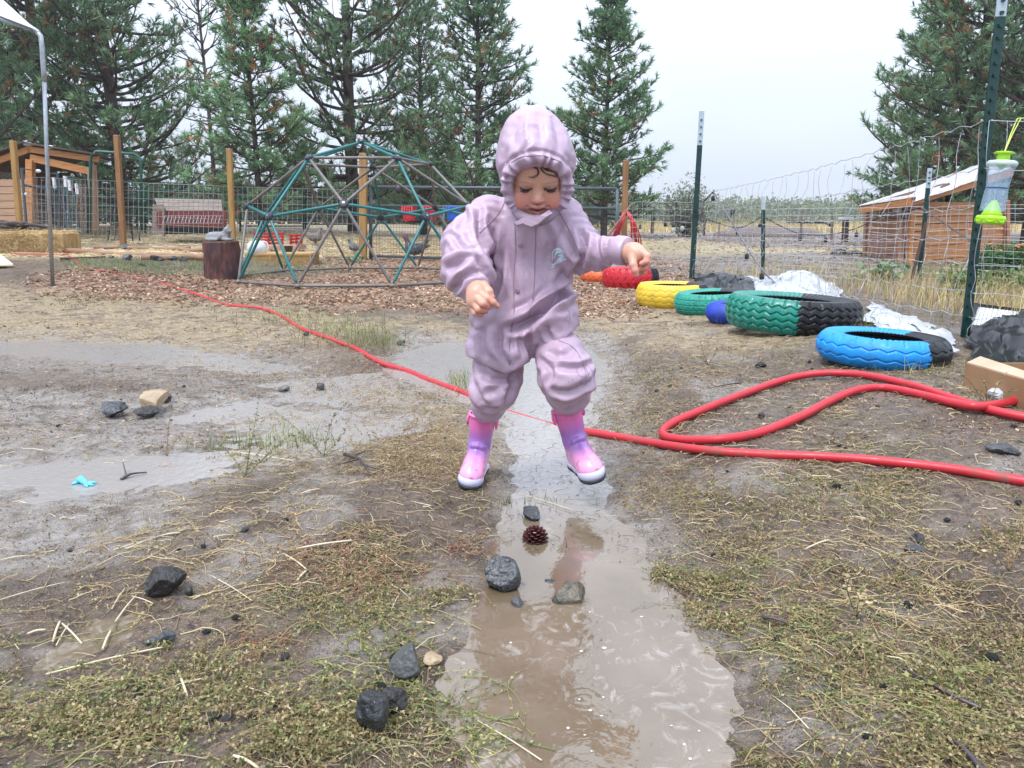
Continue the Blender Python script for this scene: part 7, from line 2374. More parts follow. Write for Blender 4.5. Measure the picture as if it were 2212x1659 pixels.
# her left hand (right in the picture), relaxed and drooping
B.chain([S3(1356, 546, 1.68), S3(1370, 547, 1.668), S3(1378, 550, 1.660)], [.0195, .0215, .0190], .010)
B.chain([S3(1384, 543, 1.652), S3(1398, 554, 1.640), S3(1396, 565, 1.636), S3(1386, 569, 1.638)], [.0098, .0082, .0072, .0060], .002)
B.chain([S3(1382, 553, 1.660), S3(1399, 568, 1.652), S3(1393, 579, 1.648), S3(1383, 582, 1.650)], [.0098, .0082, .0072, .0058], .002)
B.chain([S3(1378, 558, 1.672), S3(1392, 577, 1.668), S3(1389, 588, 1.664), S3(1381, 591, 1.664)], [.0092, .0078, .0068, .0056], .002)
B.chain([S3(1372, 560, 1.684), S3(1384, 580, 1.684), S3(1382, 592, 1.680)], [.0085, .0070, .0056], .002)
B.chain([S3(1366, 556, 1.652), S3(1368, 572, 1.640), S3(1372, 584, 1.636), S3(1375, 593, 1.636)], [.0110, .0086, .0076, .0060], .004)
V, F = B.extract()
V = smooth_mesh(V, F, 1, .4)
# skin tints: cheeks, nose, lips, brows, finger ends
L = (V - HC) @ np.stack([ex, ef, eu], 1)
base = np.array((.62, .345, .25))
col = np.repeat(base[None], len(V), 0)


def blend(w, c):
    global col
    w = np.clip(w, 0, 1)[:, None]
    col = col * (1 - w) + np.array(c)[None] * w


g3 = lambda c, r: np.exp(-(((L - np.array(c)) / np.array(r)) ** 2).sum(1))
hd = np.linalg.norm(L, axis=1) < .14
for s in (-1, 1):
    blend(.75 * g3((.036 * s, .065, -.030), (.020, .03, .018)) * hd, (.66, .22, .19))
    blend(.5 * g3((.028 * s, .075, .004), (.016, .02, .006)) * hd, (.42, .20, .16))  # lids darkened: shade of the lid crease put into the skin colour
    for k in range(5):
        x = (.014 + .0075 * k) * s
        blend(.55 * g3((x, .07, .0150 + .0022 * math.sin(k * .8)), (.0055, .02, .0024)) * hd, (.24, .12, .085))
blend(.6 * g3((0, .086, -.021), (.012, .012, .009)) * hd, (.70, .27, .22))
blend(.95 * np.maximum(g3((0, .078, -.0395), (.014, .012, .0035)), g3((0, .074, -.0550), (.012, .012, .0040))) * hd, (.50, .13, .12))
blend(1.3 * g3((0, .072, -.0470), (.019, .0095, .0038)) * hd * (L[:, 1] < .081), (.10, .018, .02))
pxv, pyv = to_px(V)
for c in ((1060, 662, 22), (1392, 574, 20), (1045, 676, 14), (1376, 588, 12)):
    blend(.55 * np.exp(-(((pxv - c[0]) ** 2 + (pyv - c[1]) ** 2) / c[2] ** 2)) * (V[:, 1] < 1.72), (.70, .24, .19))
m, nt, b = mat_new('skin')
at = node(nt, 'ShaderNodeAttribute', attribute_name='col'); nt.links.new(at.outputs['Color'], b.inputs['Base Color'])
b.inputs['Roughness'].default_value = .42; b.inputs['Subsurface Weight'].default_value = .25
b.inputs['Subsurface Radius'].default_value = (1, .3, .18); b.inputs['Subsurface Scale'].default_value = .006
M_skin = m
me = np_mesh('body', V, F, [M_skin], col=col, smooth=True)
body = link_mesh('body', me, child)
bvh_body = BVHTree.FromPolygons([tuple(v) for v in V[np.unique(F[hd[F].any(1)], return_inverse=True)[0]]], np.unique(F[hd[F].any(1)], return_inverse=True)[1].reshape(-1, 4).tolist())
CAMV = Vector((0, 0, CAM_H))


def on(bvh, px, py, off=.001, fallback=1.7):
    d = Vector(raydir(px, py)).normalized()
    h = bvh.ray_cast(CAMV, d)
    if h[0] is None: return W(px, py, fallback), -d
    n = h[1] if h[1].dot(d) < 0 else -h[1]
    return h[0] + n * off, n


# ---- eyes, lashes
M_eye = mat('dark_brown_eye', (.015, .010, .012), (.03, .018, .015), rough=.12, spec=.8)
M_lash = mat('dark_lashes', (.018, .010, .010), rough=.5)
for s, px in ((-1, 1137), (1, 1188)):
    c = Hd(.028 * s, .0655, -.0045)
    mb = MB(); mb.ball(c, (.0120, .0082, .0046), 16, 10, MH); mb.build('eye', M_eye, body, smooth=True)
    ln = [on(bvh_body, px + dx, 407.5 + dy, .0010)[0] for dx, dy in ((-13, -1.0), (-8, 1.4), (-2, 2.6), (5, 2.0), (11, -.6), (14, -3.0))] if s > 0 else [on(bvh_body, px + dx, 407.5 + dy, .0010)[0] for dx, dy in ((-14, -3.0), (-11, -.6), (-5, 2.0), (2, 2.6), (8, 1.4), (13, -1.0))]
    sp = spline(ln, 5)
    mb = MB(); mb.tube(sp, [.0007 + .0014 * math.sin(math.pi * min(1, i / len(sp) + .05)) for i in range(len(sp))], 6)
    for i in range(3, len(sp) - 1, 2):
        d = Vector((s * .0010 * (i - len(sp) / 2) / 6, -.0032, -.0030)); mb.tube([sp[i], sp[i] + d * .6, sp[i] + d + Vector((0, -.0004, .0006))], [.0006, .0004, .0002], 4)
    mb.build('lashes', M_lash, body, smooth=True)

# ---- hair
M_hair = mat('dark_brown_hair', (.030, .014, .012), (.065, .030, .022), rough=.38, scale=60, stretch=(3, .4, 1))
H_ = SDF(HC - .13, HC + .13, .0025)
H_.ell(Hd(0, -.018, .026), (.0735, .090, .083), 0, MH)
H_.ell(Hd(0, .075, -.014), (.0545, .056, .060), .004, MH, sub=True)
H_.plane(Hd(0, 0, -.05), -eu)
Vh, Fh = H_.extract()
hair = link_mesh('hair', noisy(np_mesh('hair', Vh, Fh, [M_hair], smooth=True), .0016, 90, 1, 3), child)
for cu in ([(1150, 360), (1159, 364), (1163, 372), (1159, 379), (1150, 382), (1142, 381)], [(1166, 359), (1170, 367), (1178, 374), (1190, 378), (1205, 381)], [(1140, 362), (1128, 365), (1118, 374), (1112, 385)],
           [(1160, 358), (1161, 366), (1163, 374)], [(1176, 362), (1188, 366), (1198, 373), (1208, 385)], [(1128, 363), (1116, 368), (1108, 380), (1105, 395)], [(1192, 362), (1204, 372), (1212, 386), (1214, 400)], [(1170, 360), (1180, 367), (1192, 371)]):
    P = [on(bvh_body, x, y, .0022)[0] for x, y in cu]
    for j in range(3):
        mb = MB(); sp = spline([p + Vector((.0012 * math.sin(j * 2 + i), 0, .0012 * math.cos(j * 3 + i))) for i, p in enumerate(P)], 5)
        mb.tube(sp, [.0011 * (1 - .7 * i / len(sp)) for i in range(len(sp))], 5); mb.build('hair_curl', M_hair, hair, smooth=True)

# ---- cloth
def clothmat():
    m, nt, b = mat_new('lilac_rainwear')
    Lk = nt.links
    tc = node(nt, 'ShaderNodeTexCoord')
    nz = node(nt, 'ShaderNodeTexNoise', i_Scale=7., i_Detail=5.); Lk.new(tc.outputs['Object'], nz.inputs['Vector'])
    mx = node(nt, 'ShaderNodeMixRGB'); mx.inputs[1].default_value = (.50, .37, .475, 1); mx.inputs[2].default_value = (.41, .295, .395, 1)
    Lk.new(nz.outputs['Fac'], mx.inputs[0])
    # mud flecks low down and wet patches
    n2_ = node(nt, 'ShaderNodeTexNoise', i_Scale=120., i_Detail=2.); Lk.new(tc.outputs['Object'], n2_.inputs['Vector'])
    mr = node(nt, 'ShaderNodeMapRange', i_From_Min=.79, i_From_Max=.82, i_To_Max=.6); Lk.new(n2_.outputs['Fac'], mr.inputs['Value'])
    mx2 = node(nt, 'ShaderNodeMixRGB'); mx2.inputs[2].default_value = (.13, .09, .09, 1); Lk.new(mr.outputs[0], mx2.inputs[0]); Lk.new(mx.outputs[0], mx2.inputs[1])
    at = node(nt, 'ShaderNodeAttribute', attribute_name='col'); mm = node(nt, 'ShaderNodeMixRGB', blend_type='MULTIPLY'); mm.inputs[0].default_value = 1
    Lk.new(mx2.outputs[0], mm.inputs[1]); Lk.new(at.outputs['Color'], mm.inputs[2])
    Lk.new(mm.outputs[0], b.inputs['Base Color'])
    b.inputs['Roughness'].default_value = .42; b.inputs['Specular IOR Level'].default_value = .5
    b.inputs['Coat Weight'].default_value = .08; b.inputs['Coat Roughness'].default_value = .22
    nb = node(nt, 'ShaderNodeTexNoise', i_Scale=26., i_Detail=3., i_Distortion=.8); Lk.new(tc.outputs['Object'], nb.inputs['Vector'])
    bp = node(nt, 'ShaderNodeBump', i_Strength=.6, i_Distance=.004); Lk.new(nb.outputs['Fac'], bp.inputs['Height']); Lk.new(bp.outputs[0], b.inputs['Normal'])
    return m


M_cloth = clothmat()
M_seam = mat('lilac_seam', (.33, .235, .315), (.27, .19, .26), rough=.5)


def crease(V, F, folds, noise_amp=.003, nf=(14, 10, 7), seed=0, seams=()):
    N = vnormals(V, F)
    px, py = to_px(V)
    front = ss(-.15, .25, -(N[:, 1] * .95 + N[:, 2] * .0))
    d_all = np.zeros(len(V))

    def seg(pl):
        P = np.array([(p.x, p.y) for p in spline([Vector((x, y, 0)) for x, y in pl], 5)])
        best = np.full(len(V), 1e9); bt = np.zeros(len(V))
        for i in range(len(P) - 1):
            e = P[i + 1] - P[i]; L2 = e @ e + 1e-9
            t = np.clip(((px - P[i, 0]) * e[0] + (py - P[i, 1]) * e[1]) / L2, 0, 1)
            d = (px - P[i, 0] - t * e[0]) ** 2 + (py - P[i, 1] - t * e[1]) ** 2
            m_ = d < best; best[m_] = d[m_]; bt[m_] = (i + t[m_]) / (len(P) - 1)
        return np.sqrt(best), bt
    for pl, w, dep in folds:
        dep = dep * 1.15; w = w * .92
        d, t = seg(pl)
        k = np.sin(np.pi * np.clip(t, .0, 1)) ** .6
        k = np.maximum(k, .0)
        if dep < 0:
            d_all += k * front * (dep * np.exp(-(d / w) ** 1.6) - .55 * dep * np.exp(-((d - 2.1 * w) / (w * 1.1)) ** 2))
        else:
            d_all += k * front * dep * np.exp(-(d / w) ** 1.7)
    q = V * np.array(nf) + seed
    r = 1 - np.abs(n3(q)) * 2.2
    q2 = V * np.array(nf)[[1, 2, 0]] * 2.1 + seed + 7 + .5 * n3(V * 9)[:, None]
    r2 = 1 - np.abs(n3(q2)) * 2.6
    d_all += noise_amp * (r - .5) + noise_amp * .22 * np.maximum(r2, 0) ** 2 + noise_amp * .15 * n3(V * 33 + seed)
    V = V + N * d_all[:, None]
    c = np.ones((len(V), 3))
    return V, c, seg, front, N


def buckle(V, F, segs, sa, sc_, iters=120, bend=.30, hold=.006, pin=None, seed=0, grav=.00002):
    """lets slightly oversized cloth buckle into folds: rest lengths are stretched along the limb axes, then relaxed"""
    V0 = V.copy(); rq = np.random.default_rng(seed)
    E = np.concatenate([F[:, [0, 1]], F[:, [1, 2]], F[:, [2, 3]], F[:, [3, 0]]])
    E = np.unique(np.sort(E, 1), axis=0)
    D = np.concatenate([F[:, [0, 2]], F[:, [1, 3]]])
    n = len(V)
    best = np.full(n, 1e9); ax = np.zeros((n, 3)); amt = np.ones(n)
    for p, q, k in segs:
        p = np.array(p); q = np.array(q); d = q - p; L2 = d @ d
        t = np.clip(((V - p) @ d) / L2, 0, 1); dd = np.linalg.norm(V - p - t[:, None] * d, axis=1)
        m_ = dd < best; best[m_] = dd[m_]; ax[m_] = d / math.sqrt(L2); amt[m_] = k
    A = np.concatenate([E, D]); i, j = A[:, 0], A[:, 1]
    e = V0[j] - V0[i]; L = np.linalg.norm(e, axis=1) + 1e-9
    c = np.abs((e * (ax[i] + ax[j]) * .5).sum(1)) / L
    k = .5 * (amt[i] + amt[j])
    wgt = (1 - pin[i]) * .5 + (1 - pin[j]) * .5 if pin is not None else 1.
    sA, sC = 1 + (sa - 1) * k * wgt, 1 + (sc_ - 1) * k * wgt
    rest = L * np.sqrt((sA * c) ** 2 + sC ** 2 * (1 - c ** 2))
    cnt = (np.bincount(i, minlength=n) + np.bincount(j, minlength=n)).astype(float)[:, None]
    ei, ej = E[:, 0], E[:, 1]; ce = (np.bincount(ei, minlength=n) + np.bincount(ej, minlength=n)).astype(float)[:, None]
    N0 = vnormals(V0, F)
    V = V + N0 * (.0016 * n3(V * 55 + seed) + .0012 * n3(V * 24 + seed + 3))[:, None]
    hw = np.full(n, hold) if pin is None else hold + pin * .6
    for it in range(iters):
        e = V[j] - V[i]; l = np.linalg.norm(e, axis=1) + 1e-9
        d = e * ((l - rest) / l * .5)[:, None]
        acc = np.stack([np.bincount(i, weights=d[:, m], minlength=n) - np.bincount(j, weights=d[:, m], minlength=n) for m in range(3)], 1)
        V = V + acc / cnt * 2.2
        if it % 2 == 0:
            lp = np.stack([np.bincount(ei, weights=V[ej, m], minlength=n) + np.bincount(ej, weights=V[ei, m], minlength=n) for m in range(3)], 1) / ce - V
            lp2 = np.stack([np.bincount(ei, weights=lp[ej, m], minlength=n) + np.bincount(ej, weights=lp[ei, m], minlength=n) for m in range(3)], 1) / ce - lp
            V = V - lp2 * bend
        off = ((V - V0) * N0).sum(1)
        V = V + N0 * (np.clip(off, -.013, .020) - off)[:, None] * .5
        V = V + (V0 - V) * hw[:, None]; V[:, 2] -= grav
    return V


def cloth_part(name, sdf, folds, amp, seed, seams=(), cuts=None, extra=None, nf=(14, 10, 7), buck=None):
    V, F = sdf.extract()
    V = smooth_mesh(V, F, 2, .5)
    V, c, seg, front, N = crease(V, F, folds, amp, nf, seed)
    if extra is not None: V = extra(V, N)
    if buck is not None:
        px, py = to_px(V)
        V = buckle(V, F, buck[0], buck[1], buck[2], buck[3], pin=buck[4](px, py, V) if buck[4] else None, seed=seed)
    N = vnormals(V, F)
    o = link_mesh(name, np_mesh(name, V, F, [M_cloth], col=c, smooth=True), child)
    sub = F[front[F].max(1) > .2]
    u, inv = np.unique(sub, return_inverse=True)
    md = o.modifiers.new('subdivision', 'SUBSURF'); md.levels = 2; md.render_levels = 2
    bv = BVHTree.FromPolygons([tuple(v) for v in V[u]], inv.reshape(-1, 4).tolist())
    for pl, w in seams:
        P = [on(bv, p.x, p.y, .0002)[0] for p in spline([Vector((x, y, 0)) for x, y in pl], 8)]
        P = [(P[max(k - 1, 0)] + P[k] * 2 + P[min(k + 1, len(P) - 1)]) / 4 for k in range(len(P))]
        mb = MB(); mb.tube(P, .0013, 6); mb.build('seam', M_seam, o, smooth=True)
        for k in range(2, len(P) - 2): pass
    return o, bv


# jacket
J = SDF((-.24, 1.56, .26), (.34, 1.99, .86), .0056)
J.cone(S3(1158, 436, 1.775), S3(1146, 480, 1.80), .050, .068, .03)
J.cone(S3(1072, 472, 1.825), S3(1208, 474, 1.825), .050, .050, .03)
J.ell(S3(1136, 520, 1.825), (.100, .084, .085), .03)
J.ell(S3(1134, 605, 1.84), (.120, .098, .105), .03)
J.ell(S3(1126, 682, 1.845), (.131, .105, .095), .03)
J.ell(S3(1078, 744, 1.845), (.083, .096, .070), .025)
J.ell(S3(1104, 758, 1.81), (.056, .075, .055), .02)
J.ell(S3(1190, 680, 1.815), (.068, .092, .062), .02)
J.chain([S3(1056, 474, 1.815), S3(1008, 528, 1.765), S3(1010, 585, 1.705), S3(1020, 612, 1.680)], [.058, .057, .056, .040], .014)
J.cone(S3(1020, 612, 1.680), S3(1024, 628, 1.668), .038, .026, .008)
J.chain([S3(1212, 474, 1.815), S3(1243, 536, 1.79), S3(1285, 546, 1.745), S3(1334, 538, 1.70)], [.057, .060, .038, .0300], .014)
J.ell(S3(1076, 780, 1.845), (.079, .092, .060), .02); J.ell(S3(1112, 790, 1.82), (.052, .08, .05), .02); J.ell(S3(1200, 722, 1.815), (.062, .088, .055), .02)
for (xa, ya, xb, yb) in ((1000, 768, 1094, 806), (1094, 806, 1150, 778), (1150, 778, 1250, 702)):
    p_, q_ = S3(xa, ya, 1.78), S3(xb, yb, 1.78); d_ = q_ - p_
    J.plane(p_, (d_[2], 0.10 * abs(d_[0]) * -1, -d_[0]))
# folds: valley lines (negative) and ridges (positive), in picture coordinates
JF = [([(1038, 446), (1034, 480), (1040, 520), (1056, 552), (1070, 590)], 6, -.013), ([(1068, 494), (1066, 530), (1064, 562), (1072, 600)], 5, -.010), ([(1082, 540), (1080, 575), (1076, 615), (1066, 640)], 7, -.012),
      ([(958, 560), (985, 551), (1012, 546), (1034, 556)], 5, .009), ([(965, 612), (990, 590), (1012, 570), (1026, 556)], 5, .010), ([(960, 580), (985, 572), (1005, 564)], 8, -.009), ([(1030, 552), (1040, 575), (1052, 600), (1060, 624)], 4, -.009),
      ([(975, 500), (995, 530), (1015, 545)], 6, -.007), ([(985, 620), (1000, 600), (1020, 590), (1044, 585)], 4, -.006), ([(968, 632), (985, 622), (1000, 606)], 5, -.006), ([(1040, 590), (1046, 606), (1056, 640)], 5, .007),
      ([(1010, 450), (1000, 480), (985, 505)], 7, -.005), ([(1000, 425), (1024, 470), (1040, 505)], 7, .006),
      # chest
      ([(1100, 470), (1094, 520), (1098, 580), (1110, 640)], 8, -.006), ([(1172, 480), (1186, 520), (1180, 580)], 9, -.005), ([(1140, 500), (1136, 560), (1140, 620), (1138, 680)], 7, -.004), ([(1086, 600), (1092, 640), (1086, 690)], 8, -.005),
      ([(1218, 500), (1236, 540), (1262, 560)], 6, -.006), ([(1250, 490), (1262, 520), (1258, 560), (1240, 590)], 5, -.011), ([(1292, 508), (1290, 530), (1298, 560)], 4, -.006), ([(1276, 500), (1280, 530), (1268, 568)], 5, .006), ([(1312, 512), (1310, 535), (1314, 562)], 4, -.005),
      ([(1222, 580), (1205, 610), (1192, 640)], 7, -.007), ([(1240, 585), (1226, 625), (1215, 650)], 6, -.007),
      # belly
      ([(1090, 712), (1122, 702), (1155, 682), (1190, 654), (1228, 620), (1246, 592)], 9, -.030), ([(1110, 684), (1150, 662), (1190, 628)], 7, .006), ([(1110, 668), (1150, 650), (1180, 620)], 6, -.005),
      ([(1146, 700), (1138, 730), (1146, 765), (1150, 780)], 5, -.012), ([(1165, 690), (1156, 720), (1158, 745)], 6, .008), ([(1185, 690), (1180, 715), (1196, 738)], 5, -.007), ([(1146, 712), (1170, 690), (1205, 672), (1225, 668)], 5, -.008),
      ([(1046, 704), (1040, 740), (1050, 775)], 7, -.008), ([(1066, 700), (1060, 735), (1068, 772)], 6, .005), ([(1082, 706), (1080, 745), (1094, 790)], 6, -.010), ([(1020, 690), (1018, 730), (1026, 765)], 7, -.006), ([(1110, 712), (1100, 745), (1098, 790)], 4, -.006), ([(1120, 708), (1126, 740), (1132, 775)], 6, -.006),
      ([(1026, 640), (1040, 660), (1060, 672)], 8, -.005), ([(1012, 700), (1022, 712), (1040, 714)], 5, -.004), ([(1210, 640), (1232, 660), (1240, 690)], 6, -.005)]
JS = [([(1091, 436), (1076, 462), (1056, 484), (1036, 504)], 1.6), ([(1204, 452), (1220, 478), (1240, 518), (1256, 556)], 1.6), ([(1112, 484), (1114, 540), (1110, 600), (1110, 680), (1102, 730), (1100, 790)], 1.5), ([(1158, 486), (1156, 560), (1152, 640), (1140, 690)], 1.3)]


def hem(V, N):
    px, py = to_px(V)
    k = ss(.0, 1.0, (py - 640) / 160)
    # gathered hems and cuff
    a = np.sin(px * .55 + 2.0 * np.sin(py * .05)) * .0016 * ss(1205, 1235, px) * ss(650, 690, py) * ss(720, 700, py)
    d = np.hypot(px - 1024, py - 626)
    ang = np.arctan2(py - 626, px - 1024)
    a = a + .0024 * np.sin(ang * 18) * ss(30, 8, d) * (V[:, 1] < 1.72)
    return V + N * a[:, None]


JSEG = [(S3(1146, 470, 1.82), S3(1110, 790, 1.85), .75), (S3(1060, 470, 1.82), S3(1008, 560, 1.75), 1.25), (S3(1008, 560, 1.75), S3(1024, 630, 1.67), 1.5), (S3(1208, 474, 1.82), S3(1250, 540, 1.78), 1.1), (S3(1250, 540, 1.78), S3(1350, 540, 1.69), 1.5)]
jacket, bvh_j = cloth_part('rain_jacket', J, JF, .0012, 3, JS, extra=hem, buck=(JSEG, 1.12, 1.035, 110, lambda px, py, V: np.clip(.35 * ss(60, 20, np.abs(px - 1135)) * ss(640, 560, py) + ss(24, 10, np.hypot(px - 1024, py - 628)) + ss(1322, 1336, px) + ss(455, 440, py) * (np.abs(px - 1155) < 60) + .5 * ss(770, 790, py) * (px < 1160), 0, 1)))

# trousers
T = SDF((-.22, 1.60, .10), (.28, 1.98, .46), .0068)
T.chain([S3(1092, 722, 1.88), S3(1075, 798, 1.845), S3(1066, 842, 1.825), S3(1056, 878, 1.845), inL[0] + Vector((0, 0, .004)), inL[0] + (inL[1] - inL[0]) * .25], [.054, .062, .057, .040, .028, .024], .016)
T.chain([S3(1178, 715, 1.85), S3(1212, 770, 1.765), S3(1224, 812, 1.735), S3(1228, 852, 1.765), inR[0] + Vector((0, 0, .004)), inR[0] + (inR[1] - inR[0]) * .25], [.053, .058, .068, .050, .028, .024], .016)
TF = [([(1040, 800), (1070, 822), (1100, 818), (1128, 800)], 7, -.008), ([(1024, 820), (1030, 845), (1046, 870), (1060, 880)], 6, -.008), ([(1040, 852), (1062, 846), (1082, 836), (1100, 842)], 5, -.008), ([(1110, 800), (1104, 836), (1090, 870)], 6, -.009), ([(1086, 828), (1084, 858), (1072, 890)], 5, .007),
      ([(1040, 880), (1062, 884), (1088, 874)], 4, -.006), ([(1016, 780), (1020, 806), (1018, 830)], 6, -.005), ([(1060, 790), (1062, 812), (1048, 838)], 7, .006),
      ([(1162, 770), (1185, 790), (1190, 812), (1180, 830)], 6, -.009), ([(1180, 758), (1206, 770), (1222, 766), (1240, 750)], 6, -.007), ([(1200, 790), (1230, 796), (1262, 790), (1284, 780)], 5, -.009), ([(1186, 835), (1210, 846), (1240, 842), (1268, 826)], 6, -.009), ([(1212, 812), (1240, 820), (1272, 808)], 6, .007),
      ([(1250, 760), (1262, 780), (1284, 796)], 5, .006), ([(1196, 856), (1216, 868), (1244, 862)], 5, -.006), ([(1290, 800), (1282, 822), (1264, 836)], 5, -.010), ([(1160, 800), (1166, 830), (1184, 862)], 6, -.006), ([(1205, 740), (1214, 762), (1206, 784)], 8, .007)]
TSEG = [(S3(1090, 722, 1.87), S3(1070, 820, 1.84), 1.), (S3(1070, 820, 1.84), inL[0], 1.3), (S3(1180, 715, 1.84), S3(1224, 800, 1.745), 1.), (S3(1224, 800, 1.745), inR[0], 1.3)]
trousers, bvh_t = cloth_part('rain_trousers', T, TF, .0014, 9, [([(1206, 735), (1240, 752), (1262, 790), (1266, 830)], 1.2)], buck=(TSEG, 1.10, 1.03, 90, lambda px, py, V: ss(880, 900, py) * (px < 1150) + ss(866, 884, py) * (px > 1150)))

# hood
Hs = SDF(HC - np.array((.14, .16, .14)), HC + np.array((.14, .17, .17)), .0030)
Hs.ell(S3(1157, 346, 1.730), (.0890, .118, .080), .03)
Hs.ell(S3(1150, 302, 1.745), (.070, .092, .074), .03)
Hs.ell(S3(1160, 404, 1.744), (.076, .096, .060), .025)
Hs.cone(S3(1157, 430, 1.775), S3(1150, 466, 1.80), .052, .060, .02)
OC = S3(1161, 414, 1.610); RX, RZ = .0680, .0595
Hs.ell(OC, (RX, .118, RZ), .006, sub=True)
Hs.ell(OC + np.array((0, .02, -.055)), (RX * .82, .09, .045), .012, sub=True)

brim = [(1116, 456, 1.700), (1102, 438, 1.690), (1094, 415, 1.682), (1093, 392, 1.674), (1099, 372, 1.662), (1113, 358, 1.652), (1135, 351, 1.644), (1160, 349, 1.641), (1186, 351, 1.644), (1208, 358, 1.652), (1222, 372, 1.662), (1228, 392, 1.674), (1228, 415, 1.682), (1220, 438, 1.690), (1204, 456, 1.700)]
Hs.chain([S3(*q) for q in brim], [.0070] * len(brim), .014)


def gathers(V, N):
    dx = (V[:, 0] - OC[0]) / RX; dz = (V[:, 2] - OC[2]) / RZ
    rho = np.hypot(dx, dz); phi = np.arctan2(dz, dx)
    fr = ss(.0, -.5, N[:, 1]) * (V[:, 1] < 1.75)
    wob = phi + .12 * n2(phi * 3, rho * 2)
    a = .0050 * np.sin(wob * 21 + 1.5 * np.sin(wob * 5)) * np.exp(-((rho - 1.08) / .22) ** 2)
    a += .0028 * np.sin(wob * 10 + 2.2 * np.sin(wob * 3)) * np.exp(-((rho - 1.65) / .38) ** 2) * ss(-.3, .3, dz)
    a += .0030 * np.exp(-((rho - 1.18) / .14) ** 2) - .0034 * np.exp(-((rho - 1.40) / .045) ** 2) * ss(-.2, .5, dz)
    return V + N * (a * np.maximum(fr, .25 * (rho > 1.3)))[:, None]


HF = [(a_, b_, c_ * .6) for a_, b_, c_ in [([(1150, 300), (1130, 325), (1122, 345)], 5, -.005), ([(1122, 250), (1110, 290), (1106, 330)], 9, -.006), ([(1160, 240), (1166, 280), (1172, 330)], 9, -.006), ([(1190, 250), (1206, 290), (1212, 330)], 8, -.006), ([(1140, 250), (1138, 290), (1146, 335)], 7, .005), ([(1096, 320), (1090, 350), (1094, 372)], 6, -.006), ([(1226, 330), (1232, 352), (1224, 380)], 6, -.006), ([(1130, 275), (1165, 268), (1196, 280)], 8, .004), ([(1098, 372), (1096, 400), (1110, 436)], 4, -.004), ([(1224, 385), (1222, 410), (1208, 440)], 4, -.004)]]
hood, bvh_h = cloth_part('hood', Hs, HF, .0012, 15, [([(1104, 352), (1124, 340), (1150, 336), (1180, 338), (1212, 350)], 1.0)], extra=gathers, buck=([(S3(1120, 340, 1.74), S3(1195, 340, 1.74), 1.)], 1.07, 1.02, 60, lambda px, py, V: ss(1.35, 1.1, np.hypot((V[:, 0] - OC[0]) / RX, (V[:, 2] - OC[2]) / RZ)) * .8 * (V[:, 1] < 1.72)))

# cuffs
a, b_ = Vector(S3(1328, 539, 1.704)), Vector(S3(1356, 543, 1.682))
ax_ = (b_ - a)
mb = MB(); mb.tube([a, a + ax_ * .12, a + ax_ * .35, a + ax_ * .62, a + ax_ * .92, a + ax_ * 1.0, a + ax_ * .94, a + ax_ * .6], [.0298, .0325, .0328, .0330, .0322, .0305, .0290, .0230], 40, cap=False)
me = noisy(mb.mesh('cuff', M_cloth, smooth=True, colattr=True), .0016, 45, 2); link_mesh('cuff', me, jacket)
mb = MB(); a, b_ = Vector(S3(1021, 614, 1.676)), Vector(S3(1028, 631, 1.657)); ax_ = b_ - a
mb.tube([a + ax_ * u for u in (0, .3, .6, .9, 1.0)], [.032, .031, .0275, .0250, .0215], 54, cap=False)
me = mb.mesh('cuff', M_cloth, smooth=True, colattr=True); co = np.zeros(len(me.vertices) * 3); me.vertices.foreach_get('co', co); co = co.reshape(-1, 3)
for i in range(len(co)):
    k = i % 54; lv = i // 54
    cc = np.array(a + ax_ * (0, .3, .6, .9, 1.0)[lv]); co[i] = cc + (co[i] - cc) * (1 + .06 * lv / 2 * math.sin(k * 2 * math.pi / 54 * 18))
me.vertices.foreach_set('co', co.ravel()); me.update(); link_mesh('cuff', me, jacket)

# press studs, collar tab, prints
for x, y in ((1125, 530), (1118, 628), (1101, 777), (1140, 474)):
    p, n = on(bvh_j, x, y, .0006)
    Mq = n.to_track_quat('Z', 'Y').to_matrix()
    mb = MB(); mb.lathe([(.0058, 0), (.0058, .0012), (.0046, .0020), (.0020, .0016)], 18, p, Mq); mb.build('press_stud', M_seam, jacket, smooth=True)
Yt_ = 1.650
for nm, pl, dy in (('collar_tab', [(1110, 481), (1128, 471), (1146, 466), (1150, 476), (1134, 481), (1116, 486)], .0), ('collar_flap', [(1130, 483), (1150, 474), (1168, 465), (1186, 453), (1194, 460), (1180, 468), (1162, 483), (1148, 489)], -.004)):
    P = [W(x, y, Yt_ + dy + (.02 if y < 455 else 0)) for x, y in pl]
    mb = MB(); mb.poly(P, Vector((0, .006, -.004))); mb.col = (1, 1, 1); mb.build(nm, M_cloth, jacket, colattr=True)
# inner collar under the chin
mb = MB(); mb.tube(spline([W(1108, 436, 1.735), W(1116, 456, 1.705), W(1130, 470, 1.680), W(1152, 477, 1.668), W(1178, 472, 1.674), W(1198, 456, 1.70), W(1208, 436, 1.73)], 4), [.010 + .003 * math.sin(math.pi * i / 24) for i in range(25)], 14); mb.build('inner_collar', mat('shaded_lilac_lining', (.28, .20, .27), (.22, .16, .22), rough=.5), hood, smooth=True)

M_print = mat('silver_blue_print', (.55, .80, .82), (.66, .72, .88), rough=.3, metal=.0, scale=60)
M_line = mat('thin_dark_drawing', (.16, .11, .17), rough=.5)


